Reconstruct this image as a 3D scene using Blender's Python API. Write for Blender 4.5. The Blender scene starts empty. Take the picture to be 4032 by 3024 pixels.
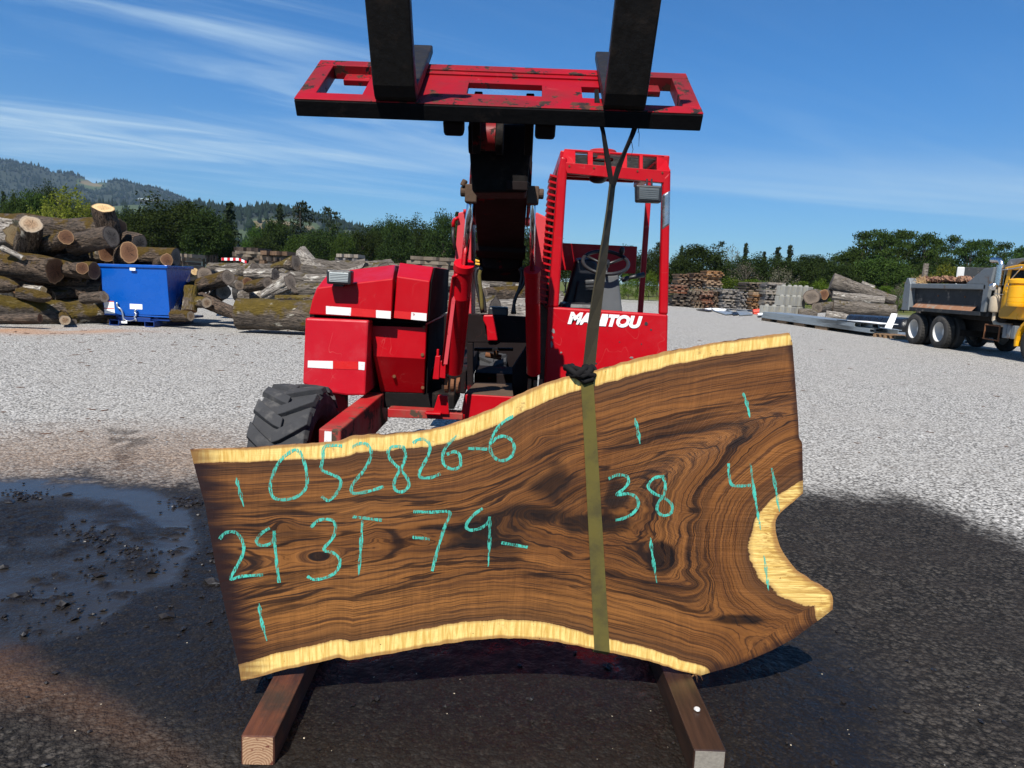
import bpy, bmesh, math, random
import numpy as np
from math import radians, sin, cos, pi, sqrt, tan, atan2
from mathutils import Vector, Matrix, geometry

SC = bpy.context.scene
COL = SC.collection
RND = random.Random(7)

# ------------------------------------------------------------------ camera
CAM_H, FOC, PITCH, ROLL = 1.5, .72, radians(8.1), radians(2.7)
cam = bpy.data.cameras.new("camera"); cam.sensor_width = 36; cam.lens = 36 * FOC
cam.clip_end = 20000; cam.clip_start = .05
cam_o = bpy.data.objects.new("camera", cam); COL.objects.link(cam_o); SC.camera = cam_o
_w = Vector((0, cos(PITCH), -sin(PITCH))); _u0 = Vector((0, sin(PITCH), cos(PITCH))); _x = Vector((1, 0, 0))
_r = _x * cos(ROLL) + _u0 * sin(ROLL); _u = -_x * sin(ROLL) + _u0 * cos(ROLL)
_m = Matrix((_r, _u, -_w)).transposed().to_4x4(); _m.translation = Vector((0, 0, CAM_H)); cam_o.matrix_world = _m

# ------------------------------------------------------------------ sky, sun, exposure
SUN_EL, SUN_AZ = radians(50), radians(15)          # behind the camera, a little to the left
wd = bpy.data.worlds.new("World"); SC.world = wd; wd.use_nodes = True
nt = wd.node_tree; N = nt.nodes; L = nt.links
bg = N["Background"]; bg.inputs[1].default_value = .058
sky = N.new("ShaderNodeTexSky"); sky.sky_type = 'NISHITA'; sky.sun_disc = False
sky.sun_elevation = SUN_EL; sky.sun_rotation = pi + SUN_AZ
sky.altitude = 200; sky.air_density = 1.0; sky.dust_density = .35; sky.ozone_density = 4.0

def wmath(op, a, b=None):
    n = N.new("ShaderNodeMath"); n.operation = op
    for i, v in enumerate((a, b)):
        if v is None: continue
        if isinstance(v, (int, float)): n.inputs[i].default_value = v
        else: L.new(v, n.inputs[i])
    return n.outputs[0]
tc = N.new("ShaderNodeTexCoord"); sp = N.new("ShaderNodeSeparateXYZ"); L.new(tc.outputs["Generated"], sp.inputs[0])
zz = wmath('ADD', wmath('MAXIMUM', sp.outputs[2], 0.0), .06)
px_ = wmath('DIVIDE', sp.outputs[0], zz); py_ = wmath('DIVIDE', sp.outputs[1], zz)
def wnoise(sx, sy, ang, scale, detail, rough, dist=0.0, off=0.0):
    cb = N.new("ShaderNodeCombineXYZ"); L.new(px_, cb.inputs[0]); L.new(py_, cb.inputs[1]); cb.inputs[2].default_value = off
    mp = N.new("ShaderNodeMapping"); mp.vector_type = 'TEXTURE'
    mp.inputs['Rotation'].default_value = (0, 0, ang); mp.inputs['Scale'].default_value = (sx, sy, 1)
    L.new(cb.outputs[0], mp.inputs[0])
    n = N.new("ShaderNodeTexNoise"); n.inputs['Scale'].default_value = scale; n.inputs['Detail'].default_value = detail
    n.inputs['Roughness'].default_value = rough; n.inputs['Distortion'].default_value = dist
    L.new(mp.outputs[0], n.inputs['Vector']); return n.outputs[0]
def wramp(v, a, b):
    n = N.new("ShaderNodeMapRange"); n.interpolation_type = 'SMOOTHSTEP'; L.new(v, n.inputs[0])
    n.inputs[1].default_value = a; n.inputs[2].default_value = b; return n.outputs[0]
streak = wramp(wnoise(3.4, .8, radians(33), 1.15, 8, .60, 1.6), .40, .84)
patch = wramp(wnoise(3.0, 1.5, radians(33), .5, 2, .5, 0, 3.7), .30, .54)
sidem = wramp(px_, .35, -1.5)
low = wramp(sp.outputs[2], .05, .16)
lowstreak = wmath('MULTIPLY', wramp(wnoise(9.0, 1.6, radians(4), .5, 5, .6, .3, 9.1), .47, .70), wramp(sp.outputs[2], .2, .08))
cl = wmath('MULTIPLY', wmath('MULTIPLY', streak, patch), wmath('MULTIPLY', wmath('ADD', wmath('MULTIPLY', sidem, 1.0), .12), low))
cl = wmath('MINIMUM', wmath('ADD', wmath('MULTIPLY', cl, .95), wmath('MULTIPLY', lowstreak, .60)), .75)
hs = N.new("ShaderNodeMix"); hs.data_type = 'RGBA'; hs.blend_type = 'MULTIPLY'; hs.inputs[0].default_value = 1.0; L.new(sky.outputs[0], hs.inputs[6])
tint = N.new("ShaderNodeMix"); tint.data_type = 'RGBA'; L.new(wramp(sp.outputs[2], .0, .30), tint.inputs[0])      # clean washed air: bluer towards the horizon
tint.inputs[6].default_value = (.66, 1.0, 1.30, 1); tint.inputs[7].default_value = (.34, .98, 1.50, 1); L.new(tint.outputs[2], hs.inputs[7])
mx = N.new("ShaderNodeMix"); mx.data_type = 'RGBA'; L.new(cl, mx.inputs[0]); L.new(hs.outputs[2], mx.inputs[6])
mx.inputs[7].default_value = (7.4, 9.8, 11.6, 1)
L.new(mx.outputs[2], bg.inputs[0])

sl = bpy.data.lights.new("sun", 'SUN'); sl.energy = 5.0; sl.angle = radians(.53); sl.color = (1, .955, .88)
so = bpy.data.objects.new("sun", sl); COL.objects.link(so)
SUN_DIR = Vector((-sin(SUN_AZ) * cos(SUN_EL), -cos(SUN_AZ) * cos(SUN_EL), sin(SUN_EL)))   # towards the sun
so.rotation_euler = SUN_DIR.to_track_quat('Z', 'Y').to_euler(); so.location = SUN_DIR * 50
SC.view_settings.view_transform = 'Standard'; SC.view_settings.look = 'None'
SC.view_settings.exposure = 0.5; SC.view_settings.gamma = 1.0; SC.view_settings.use_curve_mapping = False
SC.cycles.use_denoising = True
SC.cycles.max_bounces = 6; SC.cycles.transparent_max_bounces = 12

# ------------------------------------------------------------------ helpers: measuring
F = FOC * 4032
_np = lambda v: np.array(v[:], float)
CAM_R, CAM_U, CAM_W = _np(_r), _np(_u), _np(_w)
def ray(x, y): return _w + _r * ((x - 2016) / F) + _u * ((1512 - y) / F)
def P(x, y, Y):                       # the point seen there, standing Y metres away
    d = ray(x, y); return Vector((0, 0, CAM_H)) + d * (Y / d.y)
def G(x, y, z=0.0):                   # the point seen there, lying at height z
    d = ray(x, y); return Vector((0, 0, CAM_H)) + d * ((z - CAM_H) / d.z)
def zoom(x0, y0, s): return lambda x, y: (x0 + x / s, y0 + y / s)
Z3 = zoom(1000, 0, 1.1642); Z4 = zoom(1700, 400, 1.5082); Z5 = zoom(900, 900, 1.8436); Z8 = zoom(1700, 1000, 2.37)
R1 = zoom(700, 1500, 1.3829); R2 = zoom(1950, 1250, 1.1057)
ZB = zoom(1700, 950, 4.424); ZL = zoom(0, 780, 3.16); ZM = zoom(700, 900, 3.6867); ZR = zoom(2600, 850, 3.6867)
ZS = zoom(3000, 1000, 3.6867); ZT = zoom(3400, 900, 2.7642)

# ------------------------------------------------------------------ helpers: objects
def tag(o, label=None, cat=None, group=None, kind=None):
    for k, v in (("label", label), ("category", cat), ("group", group), ("kind", kind)):
        if v: o[k] = v
    return o
def empty(name, loc, label, cat, group=None, rz=0):
    o = bpy.data.objects.new(name, None); o.empty_display_size = .2; COL.objects.link(o)
    o.location = loc; o.rotation_euler = (0, 0, rz); return tag(o, label, cat, group)
def link_mesh(name, me, mat, parent=None, smooth=False):
    if mat is not None:
        for m in (mat if isinstance(mat, (list, tuple)) else [mat]): me.materials.append(m)
    if smooth: me.polygons.foreach_set("use_smooth", np.ones(len(me.polygons), bool))
    o = bpy.data.objects.new(name, me); COL.objects.link(o)
    if parent is not None:
        o.parent = parent
        o.matrix_parent_inverse = chain_matrix(parent).inverted()
    return o
def chain_matrix(o):
    m = Matrix.LocRotScale(o.location, o.rotation_euler, o.scale)
    if o.parent is not None: m = chain_matrix(o.parent) @ o.matrix_parent_inverse @ m
    return m
def copy_tree(o, parent=None):
    c = o.copy(); COL.objects.link(c)
    if parent is not None: c.parent = parent
    for ch in list(o.children): copy_tree(ch, c)
    return c

class MB:
    def __init__(s): s.v = []; s.f = []; s.mi = []; s.cur = 0
    def add(s, v, f):
        b = len(s.v); s.v += [tuple(p) for p in v]
        for q in f: s.f.append([b + i for i in q]); s.mi.append(s.cur)
        return s
    def box(s, c, size, rot=None):
        c = Vector(c); out = []
        for k in range(8):
            p = Vector(((k & 1) - .5, ((k >> 1) & 1) - .5, ((k >> 2) & 1) - .5)); p = Vector((p.x * size[0], p.y * size[1], p.z * size[2]))
            if rot is not None: p = rot @ p
            out.append(c + p)
        return s.add(out, [(0, 2, 3, 1), (4, 5, 7, 6), (0, 1, 5, 4), (2, 6, 7, 3), (0, 4, 6, 2), (1, 3, 7, 5)])
    def prism(s, pts, off):
        n = len(pts); pts = [Vector(p) for p in pts]; off = Vector(off)
        a = sum(((pts[i] - pts[0]).cross(pts[(i + 1) % n] - pts[0]) for i in range(1, n)), Vector())
        if a.dot(off) > 0: pts = pts[::-1]
        v = pts + [p + off for p in pts]
        f = [tuple(range(n)), tuple(range(2 * n - 1, n - 1, -1))]
        f += [(i, n + i, n + (i + 1) % n, (i + 1) % n) for i in range(n)]
        return s.add(v, f)
    def loft(s, rings, caps=True, closed=True):
        n = len(rings[0]); v = [p for r_ in rings for p in r_]; f = []
        for k in range(len(rings) - 1):
            for i in range(n if closed else n - 1):
                j = (i + 1) % n
                f.append((k * n + i, k * n + j, (k + 1) * n + j, (k + 1) * n + i))
        if caps and closed: f += [tuple(range(n - 1, -1, -1)), tuple(range((len(rings) - 1) * n, len(rings) * n))]
        return s.add(v, f)
    def tube(s, pts, r, n=10, caps=True):
        pts = [Vector(p) for p in pts]; rs = r if isinstance(r, (list, tuple)) else [r] * len(pts)
        t0 = (pts[1] - pts[0]).normalized(); nrm = t0.orthogonal().normalized(); rings = []
        for i, p in enumerate(pts):
            t = (pts[min(i + 1, len(pts) - 1)] - pts[max(i - 1, 0)]).normalized()
            nrm = (nrm - t * nrm.dot(t)).normalized(); b = t.cross(nrm)
            rings.append([p + (nrm * cos(2 * pi * k / n) + b * sin(2 * pi * k / n)) * rs[i] for k in range(n)])
        return s.loft(rings, caps)
    def lathe(s, prof, c, axis, n=32, caps=False):
        axis = Vector(axis).normalized(); e1 = axis.orthogonal().normalized(); e2 = axis.cross(e1); c = Vector(c)
        return s.loft([[c + axis * a + (e1 * cos(2 * pi * k / n) + e2 * sin(2 * pi * k / n)) * rr for k in range(n)] for rr, a in prof], caps)
    def build(s, name, mat, parent=None, smooth=False, bevel=0, seg=2, auto=False):
        me = bpy.data.meshes.new(name); me.from_pydata(s.v, [], s.f); me.update()
        bm = bmesh.new(); bm.from_mesh(me); bmesh.ops.recalc_face_normals(bm, faces=bm.faces); bm.to_mesh(me); bm.free()
        o = link_mesh(name, me, mat, parent, smooth)
        if isinstance(mat, (list, tuple)): me.polygons.foreach_set("material_index", s.mi)
        if bevel:
            m = o.modifiers.new("bevel", 'BEVEL'); m.width = bevel; m.segments = seg; m.limit_method = 'ANGLE'; m.angle_limit = radians(35)
            m.harden_normals = False
        if auto:
            me.polygons.foreach_set("use_smooth", np.ones(len(me.polygons), bool)); me.set_sharp_from_angle(angle=radians(38))
        return o

def grid_mesh(name, X, Y, Z, attrs=None):
    ny, nx = X.shape
    me = bpy.data.meshes.new(name); nv = nx * ny; nf = (nx - 1) * (ny - 1)
    me.vertices.add(nv); me.vertices.foreach_set("co", np.stack([X, Y, Z], -1).reshape(-1).astype(np.float32))
    idx = np.arange(nv).reshape(ny, nx)
    q = np.stack([idx[:-1, :-1], idx[:-1, 1:], idx[1:, 1:], idx[1:, :-1]], -1).reshape(-1)
    me.loops.add(nf * 4); me.loops.foreach_set("vertex_index", q.astype(np.int32))
    me.polygons.add(nf); me.polygons.foreach_set("loop_start", np.arange(0, nf * 4, 4, dtype=np.int32))
    me.update(calc_edges=True)
    for k, a in (attrs or {}).items():
        me.attributes.new(k, 'FLOAT', 'POINT').data.foreach_set("value", a.reshape(-1).astype(np.float32))
    return me

def vnoise(x, y, seed=0, octs=4, gain=.5):
    """value noise, numpy, about -1..1"""
    out = np.zeros_like(x, float); amp = 1.0; tot = 0
    for o in range(octs):
        xi = np.floor(x).astype(np.int64); yi = np.floor(y).astype(np.int64); fx = x - xi; fy = y - yi
        fx = fx * fx * (3 - 2 * fx); fy = fy * fy * (3 - 2 * fy)
        def h(a, b):
            n = (a * 374761393 + b * 668265263 + (seed + o * 17) * 144665) & 0xffffffff
            n = ((n ^ (n >> 13)) * 1274126177) & 0xffffffff
            return ((n ^ (n >> 16)) & 0xffff) / 32767.5 - 1
        v = (h(xi, yi) * (1 - fx) + h(xi + 1, yi) * fx) * (1 - fy) + (h(xi, yi + 1) * (1 - fx) + h(xi + 1, yi + 1) * fx) * fy
        out += v * amp; tot += amp; amp *= gain; x = x * 2.03 + 11.3; y = y * 2.03 + 5.7
    return out / tot
def sstep(a, b, x): t = np.clip((x - a) / (b - a), 0, 1); return t * t * (3 - 2 * t)

# ------------------------------------------------------------------ helpers: materials
class NT:
    """short hand for building a node material"""
    def __init__(s, name):
        s.m = bpy.data.materials.new(name); s.m.use_nodes = True; s.t = s.m.node_tree
        s.b = s.t.nodes["Principled BSDF"]; s.tc = s.t.nodes.new("ShaderNodeTexCoord").outputs["Object"]
    def node(s, kind, **kw):
        n = s.t.nodes.new(kind)
        for k, v in kw.items(): setattr(n, k, v)
        return n
    def put(s, sock, v):
        if v is None: return
        if isinstance(v, bpy.types.NodeSocket): s.t.links.new(v, sock)
        else: sock.default_value = tuple(v) + ((1,) if sock.type == 'RGBA' and len(v) == 3 else ()) if isinstance(v, (tuple, list)) else v
    def math(s, op, a, b=None, c=None, clamp=False):
        n = s.node("ShaderNodeMath", operation=op, use_clamp=clamp)
        for i, v in enumerate((a, b, c)): s.put(n.inputs[i], v)
        return n.outputs[0]
    def map(s, scale=(1, 1, 1), rot=(0, 0, 0), src=None):
        n = s.node("ShaderNodeMapping"); s.put(n.inputs[0], src or s.tc); n.inputs['Scale'].default_value = scale; n.inputs['Rotation'].default_value = rot
        return n.outputs[0]
    def noise(s, scale, detail=4, rough=.55, vec=None, dist=0.0, color=False):
        n = s.node("ShaderNodeTexNoise"); s.put(n.inputs['Vector'], vec or s.tc)
        n.inputs['Scale'].default_value = scale; n.inputs['Detail'].default_value = detail; n.inputs['Roughness'].default_value = rough; n.inputs['Distortion'].default_value = dist
        return n.outputs[1 if color else 0]
    def vor(s, scale, vec=None, feature='F1', out=0, rnd=1.0):
        n = s.node("ShaderNodeTexVoronoi", feature=feature); s.put(n.inputs['Vector'], vec or s.tc); n.inputs['Scale'].default_value = scale
        n.inputs['Randomness'].default_value = rnd; return n.outputs[out]
    def ramp(s, v, a, b, lo=0.0, hi=1.0, smooth=True):
        n = s.node("ShaderNodeMapRange", interpolation_type='SMOOTHSTEP' if smooth else 'LINEAR')
        for i, q in enumerate((v, a, b, lo, hi)): s.put(n.inputs[i], q)
        return n.outputs[0]
    def mix(s, f, a, b, mode='MIX'):
        n = s.node("ShaderNodeMix", data_type='RGBA', blend_type=mode); s.put(n.inputs[0], f); s.put(n.inputs[6], a); s.put(n.inputs[7], b); return n.outputs[2]
    def attr(s, name): return s.node("ShaderNodeAttribute", attribute_name=name).outputs['Fac']
    def rand(s): return s.node("ShaderNodeObjectInfo").outputs['Random']
    def comb(s, x, y, z):
        n = s.node("ShaderNodeCombineXYZ")
        for i, v in enumerate((x, y, z)): s.put(n.inputs[i], v)
        return n.outputs[0]
    def sep(s, v=None):
        n = s.node("ShaderNodeSeparateXYZ"); s.put(n.inputs[0], v or s.tc); return n.outputs
    def bump(s, h, strength=.5, dist=.01, nrm=None):
        n = s.node("ShaderNodeBump"); s.put(n.inputs['Height'], h); n.inputs['Strength'].default_value = strength; n.inputs['Distance'].default_value = dist
        if nrm is not None: s.put(n.inputs['Normal'], nrm)
        return n.outputs[0]
    def done(s, col=None, rough=.6, metal=0.0, nrm=None, **kw):
        s.put(s.b.inputs['Base Color'], col); s.put(s.b.inputs['Roughness'], rough); s.put(s.b.inputs['Metallic'], metal)
        if nrm is not None: s.put(s.b.inputs['Normal'], nrm)
        for k, v in kw.items(): s.put(s.b.inputs[k.replace('_', ' ')], v)
        return s.m

def plain(name, col, rough=.5, metal=0.0, var=.25, scale=6, bump=0.0, bscale=40, bdist=.003, dirt=None, dth=(.55, .72), dscale=4):
    t = NT(name); c = t.mix(t.noise(scale, 5, .6), tuple(q * (1 - var) for q in col), tuple(min(1, q * (1 + var)) for q in col))
    if dirt: c = t.mix(t.ramp(t.noise(dscale, 6, .65), dth[0], dth[1]), c, dirt)
    n = t.bump(t.noise(bscale, 5, .6), bump, bdist) if bump else None
    return t.done(c, t.ramp(t.noise(scale * 2.3, 4), .3, .7, max(0, rough - .08), min(1, rough + .1)), metal, n, Specular_IOR_Level=.5 if rough < .6 else .15)

def paint(name, col, worn, th, wscale, rough=.32, scratch=.0035, dust=None, dusth=(.55, .9), rust=None):
    """machine paint with chips, scratches and dust"""
    t = NT(name)
    c = t.mix(t.noise(3, 5, .6), tuple(q * .86 for q in col), tuple(q * 1.1 for q in col))
    sc = None
    for k, (rz, sx) in enumerate(((.5, 1), (1.9, 2.2), (2.6, 1.4))):
        v = t.map((4 * sx, 9, 6), (rz, rz * .7, rz)); n = t.noise(1.0, 2, .4, v, .25)
        m = t.ramp(t.math('ABSOLUTE', t.math('SUBTRACT', n, .5)), scratch, scratch * .3)
        m = t.math('MULTIPLY', m, t.ramp(t.noise(2.3 + k, 2), .57, .64)); sc = m if sc is None else t.math('MAXIMUM', sc, m)
    c = t.mix(t.math('MULTIPLY', sc, .2), c, (.62, .2, .17))
    if dust: c = t.mix(t.ramp(t.noise(2.2, 6, .65), dusth[0], dusth[1]), c, dust)
    chip = t.ramp(t.noise(wscale, 8, .68), th, th + .03)
    if rust: w_ = t.mix(t.ramp(t.noise(wscale * 1.7, 4), .4, .62), worn, rust)
    else: w_ = worn
    c = t.mix(chip, c, w_)
    h = t.math('SUBTRACT', t.math('MULTIPLY', t.noise(120, 2), .25), t.math('MULTIPLY', chip, .8))
    r = t.math('ADD', t.math('MULTIPLY', chip, .3), t.ramp(t.noise(5, 5, .7), .3, .75, rough - .06, rough + .16))
    return t.done(c, r, 0.0, t.bump(h, .35, .002), Specular_IOR_Level=.25)

M = {}
RED = (.41, .002, .007)
M['red'] = paint('red_paint', RED, (.05, .02, .015), .70, 9, .36, dust=(.42, .03, .035))
M['red_clean'] = paint('red_cylinder_paint', (.48, .004, .01), (.35, .1, .09), .74, 14, .3, .001)
M['red_chipped'] = paint('chipped_red_paint', (.30, .003, .009), (.012, .009, .009), .54, 15, .45, .004, dust=(.16, .012, .014), dusth=(.42, .62), rust=(.07, .025, .014))
M['red_black'] = paint('shade_black_over_red', (.008, .004, .004), (.12, .003, .006), .62, 6, .85, .001)  # near-black base takes in the shadow over boom and frame
M['red_worn'] = paint('red_worn_cover', (.46, .006, .016), (.05, .02, .015), .70, 9, .42, .006, dust=(.48, .055, .065), dusth=(.38, .70))
M['red_plate'] = paint('red_carriage_plate', (.29, .003, .009), (.012, .009, .009), .59, 12, .45, .005, dust=(.17, .012, .014), dusth=(.45, .68), rust=(.09, .03, .016))
M['red_pink'] = paint('sun_faded_red', (.52, .05, .06), (.3, .02, .02), .62, 22, .5, .004)
M['red_dusty'] = paint('dusty_red_paint', (.36, .012, .014), (.07, .045, .03), .55, 5, .55, .002, dust=(.16, .10, .065), dusth=(.42, .75))
M['grime'] = plain('brown_grime', (.085, .055, .038), .85, 0, .4, 9, .6, 60, .004)
M['bay_shade'] = plain('bay_shade_black', (.004, .0035, .0035), .95, 0, .3)  # shade around the engine covers put into a near-black colour
M['black_steel'] = plain('black_greasy_steel', (.007, .006, .006), .8, 0, .5, 14, .4, 40, .003, dirt=(.045, .03, .022), dth=(.55, .75), dscale=9)
M['fork_steel'] = plain('worn_fork_steel', (.020, .017, .015), .50, .35, .5, 20, .4, 60, .002, dirt=(.055, .038, .028), dth=(.5, .78), dscale=12)
M['chrome'] = plain('chrome_rod', (.75, .75, .78), .13, 1.0, .08, 30)
M['rubber_hose'] = plain('hydraulic_hose_rubber', (.014, .014, .015), .5, 0, .3)
M['white_tape'] = plain('worn_white_tape', (.72, .70, .68), .45, 0, .12, 30, 0, dirt=(.32, .03, .03), dth=(.60, .64), dscale=26)
M['red_tape'] = plain('red_reflective_tape', (.55, .012, .012), .35, 0, .15, 30)
M['white_paint'] = plain('white_lettering', (.80, .80, .80), .5, 0, .06, 20, dirt=(.45, .02, .03), dth=(.66, .68), dscale=30)
M['dark_plastic'] = plain('black_plastic', (.016, .016, .018), .45, 0, .3, 12, .3, 90, .001)
M['grey_plastic'] = plain('grey_console_plastic', (.10, .105, .11), .6, 0, .2, 12, .3, 120, .001, dirt=(.2, .18, .16), dth=(.62, .8))
M['glass_lamp'] = plain('lamp_lens', (.40, .43, .42), .12, 0, .15, 40)
M['rust'] = plain('rusty_steel', (.16, .07, .035), .85, .1, .4, 14, .5, 60, .003)

# ================================================================== GROUND
def axis(a, b, step, far_lo, far_hi, grow=1.12):
    mid = list(np.arange(a, b + step / 2, step)); lo, hi = [], []
    p, s = a, step
    while p > far_lo: s *= grow; p -= s; lo.append(p)
    p, s = b, step
    while p < far_hi: s *= grow; p += s; hi.append(p)
    return np.array(lo[::-1] + mid + hi)
gx = axis(-3.6, 4.4, .02, -6000, 6000, 1.13); gy = axis(1.35, 5.4, .018, -300, 9000, 1.05)
GX, GY = np.meshgrid(gx, gy)
def to_px(x, y, z):
    d = np.stack([x, y, z - CAM_H], -1); k = d @ CAM_W; k = np.where(k < .3, np.nan, k)
    return 2016 + F * (d @ CAM_R) / k, 1512 - F * (d @ CAM_U) / k
UX, UY = to_px(GX, GY, np.zeros_like(GX)); UX = np.nan_to_num(UX, nan=2016); UY = np.nan_to_num(UY, nan=6000)
nz1 = vnoise(GX * 3, GY * 3, 1, 5); nz2 = vnoise(GX * 14, GY * 14, 2, 4); nz3 = vnoise(GX * 1.1, GY * 1.1, 3, 4)
WX = UX + nz1 * 60; WY = UY + nz1 * 34 + nz2 * 14
yb = np.interp(UX, [-600, 0, 400, 700, 1000, 1500, 2500, 3100, 3500, 3700, 4032, 5200], [1885, 1862, 1850, 1872, 1890, 1850, 1850, 1925, 1925, 1985, 2130, 2600])
damp = sstep(-55, 60, WY - yb - nz3 * 20 + vnoise(GX * 34, GY * 34, 17, 2) * 34)
def polymask(pts, soft, x=WX, y=WY):
    """soft inside mask of a polygon, by distance to its edges"""
    ins = np.zeros(x.shape, bool); dist = np.full(x.shape, 1e9); n = len(pts)
    for i in range(n):
        (x1, y1), (x2, y2) = pts[i], pts[(i + 1) % n]
        c = ((y1 > y) != (y2 > y)); xi = (x2 - x1) * (y - y1) / (y2 - y1 + 1e-9) + x1; ins ^= c & (x < xi)
        t = np.clip(((x - x1) * (x2 - x1) + (y - y1) * (y2 - y1)) / ((x2 - x1) ** 2 + (y2 - y1) ** 2), 0, 1)
        dist = np.minimum(dist, np.hypot(x - x1 - t * (x2 - x1), y - y1 - t * (y2 - y1)))
    return sstep(-soft, soft, np.where(ins, dist, -dist))
near = (UY > 1500) & (GY > 1.2) & (GY < 9) & (np.abs(GX) < 9)
def nearmask(pts, soft):
    m = np.zeros(GX.shape); m[near] = polymask(pts, soft, WX[near], WY[near]); return m
pud = nearmask([(-300, 1862), (0, 1866), (350, 1880), (600, 1920), (780, 1990), (800, 2120), (700, 2290), (560, 2330), (430, 2410), (330, 2480), (0, 2560), (-300, 2560)], 18)
isl = nearmask([(-300, 1975), (0, 1970), (230, 1995), (260, 2040), (200, 2110), (110, 2135), (-10, 2160), (-300, 2200)], 16)
isl2 = nearmask([(300, 2020), (470, 2040), (600, 2110), (590, 2220), (470, 2240), (420, 2290), (250, 2320), (150, 2290), (330, 2200), (260, 2120)], 40)
isl = np.maximum(isl, isl2 * sstep(.05, .35, vnoise(GX * 6, GY * 10, 8, 4)))
isl = np.maximum(isl, sstep(.26, .42, vnoise(GX * 7, GY * 11, 9, 5)) * sstep(2000, 2120, UY))
film = np.clip(.40 + 1.0 * vnoise(GX * 2.2, GY * 3.2, 15, 4), 0, 1); film = np.maximum(film, nearmask([(-100, 1870), (350, 1885), (620, 1935), (760, 2010), (760, 2150), (690, 2280), (560, 2320), (640, 2180), (620, 2060), (500, 1990), (250, 1950), (-100, 1960)], 30))
puddle = pud * (1 - isl) * film
under = nearmask([(1150, 2560), (1900, 2480), (2500, 2520), (2760, 2640), (2760, 2800), (2500, 2760), (2350, 2620), (1900, 2560), (1500, 2600), (1250, 2660)], 30)
puddle = np.maximum(puddle, .6 * under * sstep(.05, .25, vnoise(GX * 9, GY * 12, 11, 4)))
gloss = np.maximum(nearmask([(700, 1900), (-400, 1850), (-400, 2640), (200, 2700), (900, 2980), (1200, 3100), (2600, 3100), (3100, 3300), (3560, 3300), (3500, 2700), (3250, 2480), (2900, 2440), (2000, 2300)], 190), puddle)
brown = np.maximum(nearmask([(-400, 2560), (120, 2600), (330, 2740), (640, 2940), (900, 3100), (-400, 3200)], 100) * sstep(-.5, .3, nz3 + nz1 * .6),
                   (sstep(1620, 1800, UY + nz3 * 40) * (1 - damp) * sstep(1300, 700, UX) * .9))
brown = np.maximum(brown, nearmask([(430, 1690), (620, 1740), (500, 1840), (700, 1850), (350, 1860), (560, 1780)], 25) * .5)
damp = np.maximum(damp, .62 * nearmask([(430, 1690), (600, 1720), (520, 1800), (640, 1850), (420, 1880), (470, 1790)], 22) * sstep(-.25, .15, vnoise(GX * 9, GY * 9, 13, 4)))
grass = np.maximum(sstep(62, 78, GY + vnoise(GX * .08, GY * .08, 21, 3) * 18), sstep(0, 6, GX - 24 + (GY - 40) * -.25 + vnoise(GX * .15, GY * .15, 22, 3) * 4) * sstep(40, 50, GY))
saw = np.exp(-((UX - 150) / 330) ** 2 - ((UY - 1303) / 12) ** 2) * sstep(-.2, .3, vnoise(GX * 1.5, GY * 1.5, 31, 4)) * (GY > 3)
lumps = vnoise(GX * 22, GY * 22, 5, 4); big = vnoise(GX * 5, GY * 5, 6, 3)
fine = (GY < 9) & (np.abs(GX) < 8)
GZ = np.where(fine, damp * (.006 * lumps + .005 * big) + (1 - damp) * .004 * lumps, 0.0)
GZ += np.where(fine, isl * pud * (.006 + .010 * np.maximum(lumps, 0)), 0)
GZ = np.where(fine, GZ * (1 - puddle) - .006 * puddle, GZ)
me = grid_mesh("ground", GX, GY, GZ, {"damp": damp, "puddle": puddle, "gloss": gloss, "brown": brown, "grass": grass, "saw": saw})

t = NT("gravel_and_wet_mud")
A = {k: t.attr(k) for k in ("damp", "puddle", "gloss", "brown", "grass", "saw")}
stone = t.vor(46, None, 'F1', 1); stone_d = t.vor(46); stone2 = t.vor(19, None, 'F1', 1)
sr = t.node("ShaderNodeSeparateColor"); t.put(sr.inputs[0], stone); sr2 = t.node("ShaderNodeSeparateColor"); t.put(sr2.inputs[0], stone2)
gn = t.noise(3.0, 6, .65); gl = t.noise(.35, 5, .6)
g = t.mix(sr.outputs[0], (.185, .174, .156), (.72, .685, .63)); g = t.mix(t.math('MULTIPLY', sr2.outputs[0], .5), g, (.44, .42, .385))
g = t.mix(t.ramp(stone_d, .42, .75, 0, .85), g, (.045, .042, .038))
g = t.mix(t.ramp(gl, .38, .72, 0, .4), g, (.335, .31, .275), 'MIX'); g = t.mix(t.ramp(gn, .58, .75, 0, .6), g, (.14, .115, .095))
fleck = t.ramp(t.noise(1.0, 4, .6, t.map((9, 26, 1))), .69, .73); g = t.mix(t.math('MULTIPLY', fleck, .7), g, (.075, .05, .035))
g = t.mix(t.math('MULTIPLY', A['brown'], .85), g, t.mix(sr.outputs[1], (.085, .050, .030), (.30, .21, .145)))
g = t.mix(A['saw'], g, (.42, .19, .07))
fc_ = t.node('ShaderNodeSeparateColor'); t.put(fc_.inputs[0], t.vor(120, None, 'F1', 1)); d = t.mix(t.math('POWER', sr.outputs[0], 1.8), (.009, .0078, .0066), (.066, .057, .048)); d = t.mix(t.math('MULTIPLY', t.math('POWER', fc_.outputs[0], 2.0), .55), d, (.090, .077, .064)); d = t.mix(t.ramp(stone_d, .40, .75, 0, .8), d, (.006, .005, .0045)); d = t.mix(t.ramp(gn, .4, .65, 0, .6), d, (.024, .019, .016))
wet = t.mix(t.noise(9, 6, .7), (.0034, .0028, .0025), (.0105, .0080, .0066)); wet = t.mix(t.math('MULTIPLY', t.math('POWER', fc_.outputs[1], 5.0), .25), wet, (.06, .047, .037)); wet = t.mix(t.math('MULTIPLY', A['brown'], .8), wet, t.mix(gn, (.09, .040, .018), (.30, .145, .070)))
d = t.mix(A['gloss'], d, wet)
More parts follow.
